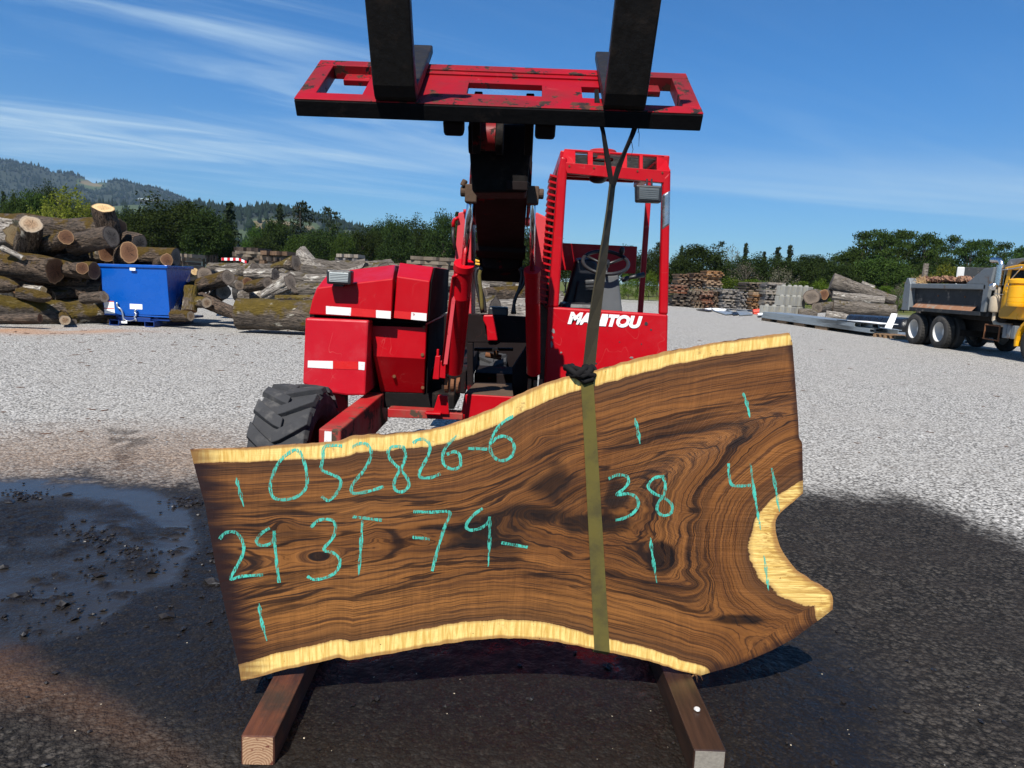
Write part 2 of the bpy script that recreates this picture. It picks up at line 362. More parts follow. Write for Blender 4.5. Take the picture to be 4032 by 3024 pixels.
g = t.mix(A['damp'], g, d)
pn = t.noise(7, 5, .6); g = t.mix(A['puddle'], g, t.mix(pn, (.020, .0185, .0175), (.038, .035, .033)))
gr = t.mix(t.noise(.6, 6, .7), (.055, .075, .016), (.16, .155, .05)); gr = t.mix(t.noise(8, 3, .6), gr, (.10, .115, .03))
g = t.mix(A['grass'], g, gr)
rough = t.ramp(A['damp'], 0, 1, .92, .78, False); rough = t.math('SUBTRACT', rough, t.math('MULTIPLY', A['gloss'], t.ramp(t.noise(16, 4, .6), .35, .7, .42, .12)))
rough = t.math('MAXIMUM', t.math('SUBTRACT', rough, t.math('MULTIPLY', A['puddle'], .42)), .15)
fine_ = t.vor(120); hh = t.math('ADD', t.math('MULTIPLY', stone_d, -1.1), t.math('ADD', t.math('MULTIPLY', t.noise(30, 5, .7), .55), t.math('MULTIPLY', fine_, -.5)))
wv = t.noise(24, 3, .5)
hh = t.math('MULTIPLY', t.math('MULTIPLY', hh, t.ramp(A['gloss'], 0, 1, 1, .42)), t.ramp(A['puddle'], 0, .8, 1, .03)); hh = t.math('ADD', hh, t.math('MULTIPLY', wv, t.math('MULTIPLY', A['puddle'], .04)))
M['ground'] = t.done(g, rough, 0, t.bump(hh, .75, .014), Specular_IOR_Level=t.math('ADD', .14, t.math('ADD', t.math('MULTIPLY', A['gloss'], .12), t.math('MULTIPLY', A['puddle'], .04))))
ground = link_mesh("ground", me, M['ground'], None, True); ground['kind'] = 'structure'

# ================================================================== WALNUT SLAB
SLM, SLA = .102, 2.45                                   # slab face stands on the plane y = SLA + SLM x
def SP(x, y):
    d = ray(x, y); return Vector((0, 0, CAM_H)) + d * (SLA / (d.y - SLM * d.x))
s_ax = Vector((1, SLM, 0)).normalized(); s_back = Vector((-SLM, 1, 0)).normalized(); s_org = Vector((0, SLA, 0))
def to_loc(p): q = p - s_org; return (q.dot(s_ax), q.z)
def to_world(s, z, back=0.0): return s_org + s_ax * s + Vector((0, 0, z)) + s_back * back
top_px = [(749, 1771), (873, 1769), (1061, 1759), (1206, 1749), (1300, 1742), (1351, 1735), (1387, 1716), (1430, 1718), (1466, 1708), (1510, 1715), (1568, 1706), (1662, 1699), (1741, 1684), (1842, 1650), (1929, 1616), (2002, 1578), (2070, 1543), (2131, 1519), (2221, 1487), (2285, 1472), (2339, 1462), (2384, 1451), (2493, 1417), (2628, 1386), (2764, 1361), (2900, 1340), (3035, 1320), (3117, 1313)]
right_px = [(3120, 1351), (3133, 1521), (3144, 1666), (3146, 1732), (3159, 1734), (3162, 1883), (3162, 1942)]
notch_px = [(3162, 1942), (3140, 1962), (3117, 1981), (3071, 2019), (3052, 2050), (3055, 2100), (3071, 2154), (3099, 2200), (3135, 2245), (3180, 2276), (3234, 2308), (3275, 2335), (3281, 2362), (3278, 2400)]
cut_px = [(3252, 2421), (3126, 2514), (3035, 2563), (2900, 2620), (2800, 2647), (2755, 2661)]
bot_px = [(2755, 2661), (2673, 2640), (2583, 2611), (2493, 2588), (2402, 2569), (2339, 2557), (2266, 2541), (2176, 2525), (2086, 2516), (1965, 2512), (1857, 2520), (1712, 2541), (1568, 2567), (1423, 2592), (1372, 2601), (1336, 2588), (1307, 2596), (1206, 2617), (1098, 2642), (1047, 2658), (949, 2682)]
left_px = [(949, 2682), (939, 2617), (895, 2433), (845, 2209), (808, 1992), (772, 1862), (749, 1771)]
loc = lambda px: np.array([to_loc(SP(*q)) for q in px])
def resample(p, step, jitter=0.0, seed=0):
    seg = np.hypot(*np.diff(p, axis=0).T); acc = np.concatenate([[0], np.cumsum(seg)]); n = max(2, int(acc[-1] / step))
    tt = np.linspace(0, acc[-1], n + 1); q = np.stack([np.interp(tt, acc, p[:, 0]), np.interp(tt, acc, p[:, 1])], -1)
    k = np.array([1, 2, 3, 2, 1.]); k /= k.sum()
    if len(q) > 8:
        for _ in range(2):
            for c in (0, 1):
                e = np.convolve(np.pad(q[:, c], 2, mode='edge'), k, 'valid'); e[0], e[-1] = q[0, c], q[-1, c]; q[:, c] = e
    if jitter:
        j = vnoise(tt * 40, tt * 0 + seed, seed, 3) * jitter; j[0] = j[-1] = 0; q[:, 1] += j
    return q
T_, Rr_, N_, C_, B_, L_ = (resample(loc(p), .006, j, k) for k, (p, j) in enumerate(((top_px, .0022), (right_px, .0), (notch_px, .0015), ([notch_px[-1]] + cut_px, .0), (bot_px, .0025), (left_px, .0))))
outline = np.concatenate([T_[:-1], Rr_[0:-1], N_[:-1], C_[:-1], B_[:-1], L_[:-1]])
def pdist(S, Z, p):
    best = np.full(S.shape, 1e9); arg = np.zeros(S.shape, int)
    for i in range(len(p)):
        d2 = (S - p[i, 0]) ** 2 + (Z - p[i, 1]) ** 2; m = d2 < best; best[m] = d2[m]; arg[m] = i
    return np.sqrt(best), arg / max(1, len(p) - 1)
def inside(S, Z, poly):
    ins = np.zeros(S.shape, bool); n = len(poly)
    for i in range(n):
        x1, y1 = poly[i]; x2, y2 = poly[(i + 1) % n]
        if y1 == y2: continue
        ins ^= ((y1 > Z) != (y2 > Z)) & (S < (x2 - x1) * (Z - y1) / (y2 - y1) + x1)
    return ins
step = .0042
S0, Z0 = np.meshgrid(np.arange(outline[:, 0].min(), outline[:, 0].max(), step), np.arange(outline[:, 1].min(), outline[:, 1].max(), step))
S0[1::2] += step / 2; S0, Z0 = S0.ravel(), Z0.ravel()
keep = inside(S0, Z0, outline); S0, Z0 = S0[keep], Z0[keep]
dO, _ = pdist(S0, Z0, outline); keep = dO > step * .7; S0, Z0 = S0[keep], Z0[keep]
no = len(outline)
pv = [Vector(q) for q in outline] + [Vector(q) for q in np.stack([S0, Z0], -1)]
cdt = geometry.delaunay_2d_cdt(pv, [(i, (i + 1) % no) for i in range(no)], [], 1, 1e-6)
V2 = np.array([v[:] for v in cdt[0]]); F2 = [f for f in cdt[2] if len(f) == 3]
S, Z = V2[:, 0], V2[:, 1]
(dT, _), (dN, aN), (dB, aB) = pdist(S, Z, T_), pdist(S, Z, N_), pdist(S, Z, B_)
wT = np.interp(S, [-1.1, -.9, -.5, 0, .5, 1.0], [.050, .047, .055, .060, .046, .040])
wB = np.interp(S, [-1.0, -.7, -.3, .1, .4, .7], [.062, .063, .066, .068, .048, .040])
wN = np.interp(aN, [0, .2, .35, .5, .65, .85, 1], [.050, .060, .105, .130, .105, .075, .062])
wob = vnoise(S * 22, Z * 22, 41, 3) * .06 + vnoise(S * 4, Z * 4, 42, 2) * .10
eT, eN, eB = dT / wT + wob, dN / wN + wob * 1.6, dB / wB + wob
sap = np.minimum(np.minimum(eT, eN), eB)                 # under 1: sapwood
k = .05
nT, nN, nB = dT - wT, dN - wN, dB - wB
mT, mN, mB = np.exp(-nT / k), np.exp(-nN / k), np.exp(-nB / k)
ring = -k * np.log(mT + mN + mB)
heart = sstep(.05, .26, ring)
crot = np.exp(-(((S - .20) / .42) ** 2 + ((Z - .62) / .20) ** 2))
warp = vnoise(S * 2.2, Z * 5.5, 51, 4) * .016 * (heart + .10) + vnoise(S * 1.4, Z * 26, 54, 3) * .010 * heart + vnoise(S * 7, Z * 9, 52, 4) * .028 * crot ** 1.5 + vnoise(S * 24, Z * 26, 53, 3) * .007 * crot
ring2 = ring + warp
for (x, y), rad, amp in (((1115, 2060), .030, .028), ((1262, 2195), .042, .045), ((2085, 2010), .045, .035), ((2270, 2200), .04, .03), ((2570, 2210), .045, .045), ((2730, 2020), .025, .035), ((2790, 2225), .022, .022), ((2745, 2300), .04, .035), ((2130, 1720), .03, .02)):
    ks, kz = to_loc(SP(x, y)); r2 = ((S - ks) / 1.35) ** 2 + ((Z - kz) / .8) ** 2
    ring2 += amp * np.exp(-r2 / rad ** 2)
along = (mT * S + mB * S + mN * (1.3 * Z + .4)) / (mT + mN + mB)
# shares of the three bark edges, so the flame figure follows each of them
gs = (V2[:, 0] - np.interp(V2[:, 1], L_[::-1, 1] if L_[0, 1] > L_[-1, 1] else L_[:, 1], L_[::-1, 0] if L_[0, 1] > L_[-1, 1] else L_[:, 0]))
dC = np.minimum(pdist(S, Z, C_)[0], pdist(S, Z, Rr_)[0] * 1.5)
dark = np.clip(crot * .8 * sstep(-.25, .35, vnoise(S * 5, Z * 9, 61, 4)) + heart * .8 * sstep(.12, .5, vnoise(S * 1.8, ring2 * 34, 62, 4)) + .5 * np.exp(-((S + .75) / .4) ** 2) * sstep(.05, .45, vnoise(S * 4, ring2 * 40, 63, 4)) * heart, 0, 1)
dark = np.maximum(dark, .95 * sstep(.0, .45, np.max([vnoise(S * 7, Z * 9, 64 + j, 3) * .5 + .62 - .95 * (1 - np.exp(-(((S - to_loc(SP(*q))[0]) / r1_) ** 2 + ((Z - to_loc(SP(*q))[1]) / r2_) ** 2))) for j, (q, r1_, r2_) in enumerate((((2175, 1890), .10, .12), ((2420, 1960), .06, .08), ((2080, 2020), .16, .045), ((2300, 2060), .16, .05), ((2600, 2190), .06, .07), ((2900, 2440), .12, .022), ((2730, 2010), .04, .02), ((1720, 2075), .10, .018), ((1250, 2190), .05, .02)))], 0)))
endd = np.maximum(sstep(.12, .01, gs + vnoise(S * 3, Z * 70, 71, 3) * .06), sstep(.035, .0, dC + vnoise(S * 20, Z * 30, 72, 3) * .02) * .75)
th = .078
nv2 = len(V2)
front = [to_world(s, z) for s, z in V2]
# rim: the cut ends are square, the live edges slope back and carry their cambium
omap = {}
key = lambda a: (round(float(a[0]), 5), round(float(a[1]), 5))
vk = {key(v): i for i, v in enumerate(V2)}
oi = [vk.get(key(q), None) for q in outline]
oi = [i if i is not None else int(np.argmin((S - outline[j, 0]) ** 2 + (Z - outline[j, 1]) ** 2)) for j, i in enumerate(oi)]
live = np.zeros(no, bool); a0 = len(T_) - 1; live[2:a0 - 1] = True; b0 = a0 + len(Rr_) - 1; live[b0 + 2:b0 + len(N_) - 2] = True
c0 = b0 + len(N_) - 1 + len(C_) - 1; live[c0 + 2:c0 + len(B_) - 2] = True
cen = outline.mean(0); nxt = np.roll(outline, -1, 0) - np.roll(outline, 1, 0); nrm2 = np.stack([-nxt[:, 1], nxt[:, 0]], -1); nrm2 /= np.hypot(*nrm2.T)[:, None] + 1e-9
if (nrm2[10] @ np.array([0, 1])) < 0: nrm2 = -nrm2
live[[0, 1, a0 - 1, a0, b0, b0 + 1, b0 + len(N_) - 2, b0 + len(N_) - 1, c0, c0 + 1, c0 + len(B_) - 2, c0 + len(B_) - 1]] = True; nrm2[0] = nrm2[3]; nrm2[a0] = nrm2[a0 - 3]; nrm2[b0] = nrm2[b0 + 3]; nrm2[b0 + len(N_) - 1] = nrm2[b0 + len(N_) - 4]; nrm2[c0] = nrm2[c0 + 3]; nrm2[c0 + len(B_) - 1] = nrm2[c0 + len(B_) - 4]; sm = live.astype(float)
for ci, dr in ((0, -1), (a0, 1), (b0, -1), (b0 + len(N_) - 1, 1), (c0, -1), (c0 + len(B_) - 1, 1)):   # the slope of the live edge dies out along the sawn ends
    for k_ in range(1, 10):
        j_ = (ci + dr * k_) % no
        if live[j_]: break
        nrm2[j_] = nrm2[ci % no]; sm[j_] = max(sm[j_], 1 - k_ / 10)
rows = [oi]; verts = list(front)
for bk, out in ((.006, .002), (.020, -.006), (.045, -.018), (th, -.032)):
    row = []; flat = []
    for j in range(no):
        e = outline[j] + nrm2[j] * out * sm[j] * (1 + .6 * math.sin(j * .7) * .5); row.append(len(verts)); flat.append(Vector(e)); verts.append(to_world(e[0], e[1], bk))
    rows.append(row)
faces = [tuple(f) for f in F2]; nfront = len(faces); fm = [0] * nfront
for a, b in zip(rows[:-1], rows[1:]):
    for j in range(no):
        i = (j + 1) % no; faces.append((a[j], a[i], b[i], b[j])); fm.append(1 if live[j] else 2)
bc = geometry.delaunay_2d_cdt(flat, [(i, (i + 1) % no) for i in range(no)], [], 1, 1e-6); b_off = len(verts)
verts += [to_world(v.x, v.y, th) for v in bc[0]]
for f in bc[2]: faces.append(tuple(b_off + i for i in f)); fm.append(2)
me = bpy.data.meshes.new("walnut_slab"); me.from_pydata([tuple(v) for v in verts], [], faces)
ext = lambda a, fill: np.concatenate([a, np.full(len(verts) - nv2, fill)])
for kk, a, fl in (("ring", ring2, .2), ("along", along, 0), ("sap", sap, 2), ("dark", dark, .3), ("endd", endd, .6), ("gold", np.exp(-((S + .55) / .45) ** 2 - ((Z - .36) / .16) ** 2) + .8 * np.exp(-((S - .25) / .5) ** 2 - ((Z - .33) / .10) ** 2) + .5 * np.exp(-((S + .55) / .3) ** 2 - ((Z - .72) / .08) ** 2), 0), ("notch", sstep(.12, .02, dN) , 0)):
    me.attributes.new(kk, 'FLOAT', 'POINT').data.foreach_set("value", ext(a, fl).astype(np.float32))
me.polygons.foreach_set("material_index", np.array(fm, np.int32))
bm = bmesh.new(); bm.from_mesh(me); bmesh.ops.recalc_face_normals(bm, faces=bm.faces); bm.to_mesh(me); bm.free()

t = NT("walnut_sawn_face")
ring_, al, sp_, dk, ed, ntc = (t.attr(q) for q in ("ring", "along", "sap", "dark", "endd", "notch"))
def gnoise(a, r_, det=5, ro=.6, dist=0.0, off=0.0): return t.noise(1.0, det, ro, t.comb(t.math('MULTIPLY', al, a), t.math('MULTIPLY', ring_, r_), off), dist)
n_b = gnoise(1.4, 24, 5, .62); n_m = gnoise(2.2, 95, 5, .6, .3, 3.1); n_f = gnoise(3.5, 330, 3, .6, .4, 7.7)
ripple = gnoise(75, 5, 2, .5, .5, 1.3); ripple2 = gnoise(190, 16, 2, .5, .3, 2.3)
c = t.mix(t.ramp(n_b, .3, .68), (.265, .103, .027), (.140, .051, .014))
c = t.mix(t.math('MULTIPLY', t.attr('gold'), .55), c, (.36, .150, .038))
c = t.mix(t.ramp(n_m, .46, .70, 0, .8), c, (.058, .021, .008))
c = t.mix(t.ramp(n_f, .50, .62, 0, .72), c, (.026, .010, .006))
outer = t.ramp(ring_, .0, .085, 1, 0); c = t.mix(t.math('MULTIPLY', outer, .62), c, t.mix(t.ramp(n_f, .45, .6), (.075, .037, .019), (.028, .014, .008)))
edge_l = t.math('MULTIPLY', t.ramp(gnoise(2.5, 60, 4, .6, .5, 11.0), .56, .62), dk)
c = t.mix(t.math('MULTIPLY', dk, t.ramp(n_m, .2, .6, .78, .98)), c, (.012, .0065, .005))
c = t.mix(edge_l, c, (.007, .004, .004))
vein = t.ramp(t.math('ABSOLUTE', t.math('SUBTRACT', gnoise(1.1, 17, 3, .5, .3, 21.0), .5)), .028, .006)
c = t.mix(t.math('MULTIPLY', vein, t.ramp(ring_, .09, .20, .06, .85)), c, (.012, .006, .005))
rmask = t.ramp(t.noise(2.6, 3), .35, .62, .15, 1.0); rp = t.math('ADD', 1.0, t.math('MULTIPLY', rmask, t.math('ADD', t.math('MULTIPLY', t.math('SUBTRACT', ripple, .5), .55), t.math('MULTIPLY', t.math('SUBTRACT', ripple2, .5), .30))))
sc_ = t.node("ShaderNodeVectorMath", operation='SCALE'); t.put(sc_.inputs[0], c); t.put(sc_.inputs['Scale'], rp); c = sc_.outputs[0]
c = t.mix(ed, c, t.mix(n_m, (.030, .012, .010), (.008, .004, .005)))
fl1 = gnoise(95, 10, 3, .55, .6, 5.0); fl2 = gnoise(30, 60, 4, .6, .3, 8.0)
sw = t.mix(t.ramp(fl1, .32, .68), (.88, .64, .22), (.62, .37, .085)); sw = t.mix(t.ramp(fl2, .45, .75, 0, .55), sw, (.70, .44, .13))
wvn = t.ramp(gnoise(120, 22, 3, .55, 1.2, 15.0), .44, .60); sw = t.mix(t.math('MULTIPLY', ntc, wvn), sw, (.44, .24, .06))
sw = t.mix(t.ramp(sp_, .22, .06, 0, .8), sw, (.30, .14, .045)); sw = t.mix(t.ramp(sp_, .84, .98, 0, .75), sw, (.46, .27, .09))
sw = t.mix(t.math('MULTIPLY', ed, .8), sw, (.12, .05, .022))
sw = t.mix(t.math('MULTIPLY', t.ramp(t.noise(16, 5, .7), .62, .72), .7), sw, (.33, .17, .055)); sw = t.mix(t.ramp(t.noise(55, 3, .6), .70, .74), sw, (.12, .06, .025))
edge = t.math('ADD', sp_, t.math('MULTIPLY', t.math('SUBTRACT', fl1, .5), .10))
c = t.mix(t.ramp(edge, .97, 1.02), sw, c)
bb = t.math('ADD', t.math('ADD', t.math('MULTIPLY', ripple, .8), t.math('MULTIPLY', ripple2, .5)), t.math('MULTIPLY', n_f, .25))
M['walnut'] = t.done(c, t.ramp(n_m, .3, .7, .44, .62), 0, t.bump(bb, .5, .0035), Specular_IOR_Level=.32)
M['live_edge'] = plain('live_edge_cambium', (.26, .135, .055), .85, 0, .45, 22, .8, 60, .006, dirt=(.07, .035, .02), dth=(.5, .62), dscale=14)
M['sawn_end'] = plain('sawn_slab_end', (.17, .085, .038), .75, 0, .4, 30, .5, 90, .002)
slab = link_mesh("walnut_slab", me, [M['walnut'], M['live_edge'], M['sawn_end']])
tag(slab, "large live edge walnut slab with a forked end, chalk numbers and pale sapwood rims", "wood slab", None, "thing")

# --- chalk writing on the slab
r1 = [[(320, 525), (335, 590), (360, 685)],
      [(662, 388), (640, 373), (600, 395), (565, 425), (530, 480), (505, 560), (515, 625), (555, 645), (620, 640), (670, 615), (702, 570), (702, 500), (685, 430), (662, 380)],
      [(895, 353), (840, 350), (797, 360), (790, 420), (783, 480), (830, 505), (880, 530), (886, 570), (857, 620), (820, 650), (783, 628)],
      [(948, 360), (990, 340), (1030, 345), (1052, 380), (1045, 430), (1010, 490), (955, 560), (945, 600), (965, 612), (1040, 600), (1120, 575)],
      [(1235, 360), (1190, 355), (1160, 363), (1145, 388), (1160, 430), (1210, 480), (1250, 530), (1258, 570), (1230, 600), (1195, 600), (1177, 570), (1190, 520), (1225, 460), (1240, 405), (1228, 358)],
      [(1280, 338), (1310, 318), (1350, 320), (1372, 350), (1365, 400), (1335, 460), (1315, 500), (1325, 525), (1380, 525), (1430, 505)],
      [(1525, 295), (1480, 335), (1450, 380), (1442, 430), (1460, 465), (1500, 480), (1535, 465), (1540, 430), (1530, 395), (1500, 385), (1465, 400)],
      [(1578, 367), (1630, 368), (1685, 371)],
      [(1828, 190), (1770, 225), (1725, 280), (1702, 340), (1705, 385), (1735, 425), (1780, 432), (1820, 405), (1832, 360), (1815, 320), (1775, 300), (1735, 310), (1710, 335)],
      [(228, 860), (255, 830), (295, 820), (330, 835), (355, 880), (358, 930), (335, 985), (310, 1030), (290, 1077), (350, 1063), (465, 1055)],
      [(500, 800), (455, 830), (430, 865), (440, 890), (475, 895), (510, 880), (525, 850), (525, 815)],
      [(525, 815), (530, 900), (540, 1000), (552, 1098)],
      [(726, 797), (760, 762), (810, 752), (850, 765), (858, 810), (840, 860), (798, 908), (805, 925), (845, 935), (880, 965), (880, 1005), (855, 1045), (800, 1072), (740, 1080), (705, 1063)],
      [(952, 738), (1030, 748), (1112, 758)], [(1005, 758), (997, 900), (985, 1060)],
      [(1283, 711), (1380, 714), (1480, 715), (1455, 790), (1420, 900), (1385, 1035)], [(1278, 850), (1325, 855), (1372, 860)],
      [(1660, 693), (1610, 730), (1575, 775), (1573, 800), (1600, 812), (1650, 800), (1690, 770), (1698, 738)], [(1698, 738), (1698, 850), (1690, 1010)],
      [(1760, 880), (1830, 892), (1905, 905)], [(442, 1210), (455, 1300), (485, 1415)]]
r2 = [[(608, 438), (620, 490), (630, 550)], [(1078, 328), (1095, 375), (1108, 435)],
      [(493, 702), (530, 686), (570, 690), (580, 715), (560, 745), (528, 772), (580, 767), (615, 785), (622, 820), (595, 855), (555, 875), (523, 882)],
      [(735, 690), (690, 700), (665, 735), (690, 765), (735, 785), (768, 815), (765, 850), (730, 862), (705, 840), (710, 805), (735, 770), (740, 725), (726, 688)],
      [(1015, 635), (1018, 690), (1030, 728), (1070, 733), (1112, 730)], [(1110, 635), (1130, 780), (1155, 925)], [(1203, 655), (1220, 740), (1237, 845)],
      [(675, 958), (685, 1040), (703, 1155)], [(1170, 1035), (1180, 1110), (1190, 1190)]]
def catmull(p, n=8):
    p = [np.array(q, float) for q in p]; p = [2 * p[0] - p[1]] + p + [2 * p[-1] - p[-2]]; out = []
    for i in range(1, len(p) - 2):
        for k_ in range(n):
            u = k_ / n; a, b, c_, d_ = p[i - 1], p[i], p[i + 1], p[i + 2]
            out.append(.5 * ((2 * b) + (c_ - a) * u + (2 * a - 5 * b + 4 * c_ - d_) * u * u + (3 * b - a - 3 * c_ + d_) * u ** 3))
    out.append(p[-2]); return out
chalk_groups = {}
for strokes, zf, sc_px, gi in ((r1, R1, 1.3829, (0, 1, 1, 1, 1, 1, 1, 1, 1, 2, 2, 2, 3, 3, 3, 4, 4, 4, 4, 4, 5)), (r2, R2, 1.1057, (6, 7, 8, 8, 9, 9, 9, 10, 11))):
    for st, g_i in zip(strokes, gi):
        mb = chalk_groups.setdefault(g_i, MB())
        stem_ = len(st) <= 3
        q = [np.array(to_loc(SP(*zf(*p)))) for p in catmull(st)]
        n = len(q); vs = []
        vertical = stem_ and abs(q[0][1] - q[-1][1]) > abs(q[0][0] - q[-1][0])
        for i, p in enumerate(q):
            d_ = q[min(i + 1, n - 1)] - q[max(i - 1, 0)]; d_ /= np.hypot(*d_) + 1e-9; nn = np.array([-d_[1], d_[0]])
            u = i / (n - 1); hw = .0056 * (.92 + .12 * math.sin(i * .7 + p[0] * 20))
            if vertical: hw = .0060 * min(1, .45 + 3.2 * u) * min(1, .3 + 2.6 * (1 - u)) * (.85 + .3 * sin(i * .9 + p[0] * 9))
            for sgn in (-1, 1):
                e = p + nn * hw * sgn; vs.append(to_world(e[0], e[1], -.0012))
        mb.add(vs, [(2 * i, 2 * i + 1, 2 * i + 3, 2 * i + 2) for i in range(n - 1)])
t = NT("teal_chalk")
hat = t.noise(1.0, 2, .5, t.map((300, 300, 60), (0, .5, 0))); pat = t.noise(70, 4, .6)
t.b.inputs['Alpha'].default_value = 1
t.put(t.b.inputs['Alpha'], t.math('MULTIPLY', t.ramp(t.math('ADD', t.math('MULTIPLY', hat, .9), t.math('MULTIPLY', pat, .35)), .52, .64, .12, .97), t.ramp(t.noise(14, 3), .3, .62, .55, 1.0)))
M['chalk'] = t.done(t.mix(pat, (.04, .40, .30), (.09, .58, .45)), .9)
for mb in chalk_groups.values(): mb.build("chalk_lettering", M['chalk'], slab)

# loose splinters at the lower right tip
mb = MB(); base = SP(2750, 2660)
for k_ in range(9):
    a = RND.uniform(-2.4, -.1); l_ = RND.uniform(.015, .04); p0 = base + s_back * RND.uniform(.0, .05) + s_ax * RND.uniform(-.02, .03)
    p1 = p0 + s_ax * (cos(a) * l_) + Vector((0, 0, sin(a) * l_ * .7)) - s_back * .01
    mb.tube([p0, (p0 + p1) / 2 + Vector((0, 0, .004)), p1], [.003, .002, .0006], 4)
mb.build("splinter", M['live_edge'], slab)

# ================================================================== TIMBERS under the slab
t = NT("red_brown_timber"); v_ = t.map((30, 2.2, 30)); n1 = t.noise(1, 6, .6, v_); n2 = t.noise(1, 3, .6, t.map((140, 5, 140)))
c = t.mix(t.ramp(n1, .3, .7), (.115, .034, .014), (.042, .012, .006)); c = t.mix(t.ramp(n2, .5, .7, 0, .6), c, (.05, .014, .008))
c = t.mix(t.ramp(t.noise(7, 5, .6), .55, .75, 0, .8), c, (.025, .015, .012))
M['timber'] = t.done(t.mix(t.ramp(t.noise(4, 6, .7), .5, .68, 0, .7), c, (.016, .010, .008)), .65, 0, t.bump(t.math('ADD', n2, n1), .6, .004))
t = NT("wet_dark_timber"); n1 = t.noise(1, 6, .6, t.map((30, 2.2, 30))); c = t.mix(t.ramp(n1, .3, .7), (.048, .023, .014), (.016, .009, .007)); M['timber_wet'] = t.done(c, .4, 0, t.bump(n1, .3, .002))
t = NT("timber_end_grain"); rg = t.node("ShaderNodeTexWave", wave_type='RINGS', rings_direction='Y'); t.put(rg.inputs[0], t.map((1, 1, 1))); rg.inputs['Scale'].default_value = 38; rg.inputs['Distortion'].default_value = 5; rg.inputs['Detail'].default_value = 3
c = t.mix(rg.outputs[0], (.42, .26, .15), (.24, .12, .06)); c = t.mix(t.ramp(t.noise(40, 4), .58, .68), c, (.12, .03, .015)); M['timber_end'] = t.done(c, .85, 0, t.bump(t.noise(90, 4), .6, .003))
t = NT("grey_timber_end"); c = t.mix(t.noise(60, 5, .65), (.30, .27, .22), (.13, .11, .09)); M['timber_end_grey'] = t.done(c, .9, 0, t.bump(t.noise(90, 4), .6, .003))
def timber(a, b, mat, endm, label):
    """a: near end, b: far end, both on the ground at mid width"""
    a, b = Vector(a), Vector(b); l_ = (b - a).length; w_ = .101
    o = empty("timber", a, label, "timber", rz=atan2(-(b - a).x, (b - a).y))
    mb = MB(); mb.box((0, l_ / 2 + .004, .049), (w_, l_, .098)); bo = mb.build("beam", mat, None, bevel=.004)
    mb = MB(); mb.prism([(-w_ / 2 + .005, .002, .005), (w_ / 2 - .005, .002, .005), (w_ / 2 - .005, .002, .094), (-w_ / 2 + .005, .002, .094)], (0, .006, 0)); eo = mb.build("sawn_end", endm, None)
    bo.parent = o; eo.parent = o; return o
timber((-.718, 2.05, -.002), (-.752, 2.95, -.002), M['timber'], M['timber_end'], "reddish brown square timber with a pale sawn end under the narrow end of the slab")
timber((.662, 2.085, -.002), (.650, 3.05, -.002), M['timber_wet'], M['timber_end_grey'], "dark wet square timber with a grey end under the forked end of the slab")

# ================================================================== LIFTING STRAP
t = NT("olive_webbing"); wv_ = t.node("ShaderNodeTexWave"); t.put(wv_.inputs[0], t.map((1, 1, 1), (0, 0, 0))); wv_.bands_direction = 'Z'; wv_.inputs['Scale'].default_value = 150; wv_.inputs['Distortion'].default_value = .6
c = t.mix(wv_.outputs[0], (.105, .082, .012), (.165, .130, .022)); c = t.mix(t.ramp(t.noise(9, 5, .6), .4, .7, 0, .6), c, (.040, .032, .014)); M['webbing'] = t.done(c, .85, 0, t.bump(wv_.outputs[0], .5, .003))
t = NT("soiled_webbing"); wv_ = t.node("ShaderNodeTexWave"); t.put(wv_.inputs[0], t.tc); wv_.bands_direction = 'Z'; wv_.inputs['Scale'].default_value = 170; wv_.inputs['Distortion'].default_value = .8
c = t.mix(wv_.outputs[0], (.022, .018, .010), (.062, .048, .020)); M['webbing_dark'] = t.done(c, .9, 0, t.bump(wv_.outputs[0], .5, .003))
M['webbing_black'] = plain('black_webbing_loop', (.010, .009, .009), .85, 0, .4, 30, .6, 150, .002)
strap = empty("lifting_strap", to_world(.32, 1.0), "olive webbing lifting strap choked round the slab and hung from a fork", "strap")
def ribbon(mb, path, th_=.004):
    """path: list of (left point, right point); a thin solid band"""
    n = len(path); v = []
    for i, (a, b) in enumerate(path):
        a, b = Vector(a), Vector(b); j0, j1 = max(i - 1, 0), min(i + 1, n - 1)
        tg = (Vector(path[j1][0]) + Vector(path[j1][1])) - (Vector(path[j0][0]) + Vector(path[j0][1])); nn = (b - a).cross(tg).normalized() * th_ / 2
        v += [a + nn, b + nn, b - nn, a - nn]
    f = [(0, 1, 2, 3), (4 * n - 4, 4 * n - 1, 4 * n - 2, 4 * n - 3)]
    for i in range(n - 1):
        for k_ in range(4): f.append((4 * i + k_, 4 * i + 4 + k_, 4 * i + 4 + (k_ + 1) % 4, 4 * i + (k_ + 1) % 4))
    return mb.add(v, f)
def on_slab(x, y, off): return SP(x, y) - s_back * off
band = []
for u in np.linspace(0, 1, 14):
    band.append((on_slab(2286 + 53 * u, 1500 + 1054 * u, .006 + .002 * sin(u * 3)), on_slab(2335 + 64 * u, 1504 + 1060 * u, .006 + .002 * sin(u * 3))))
e0, e1 = band[-1]
for ang, dz in ((.35, .010), (.8, .016), (1.57, .02)):
    band.append((e0 + s_back * (.004 + .02 * sin(ang)) - Vector((0, 0, dz)), e1 + s_back * (.004 + .02 * sin(ang)) - Vector((0, 0, dz))))
band.append((e0 + s_back * .07 - Vector((0, 0, .016)), e1 + s_back * .07 - Vector((0, 0, .014))))
band.append((e0 + s_back * .092 + Vector((0, 0, .01)), e1 + s_back * .092 + Vector((0, 0, .01))))
b0_, b1_ = to_loc(SP(2290, 1490)), to_loc(SP(2340, 1480))
band.append((to_world(b0_[0], b0_[1] - .02, .09), to_world(b1_[0], b1_[1] - .02, .09)))
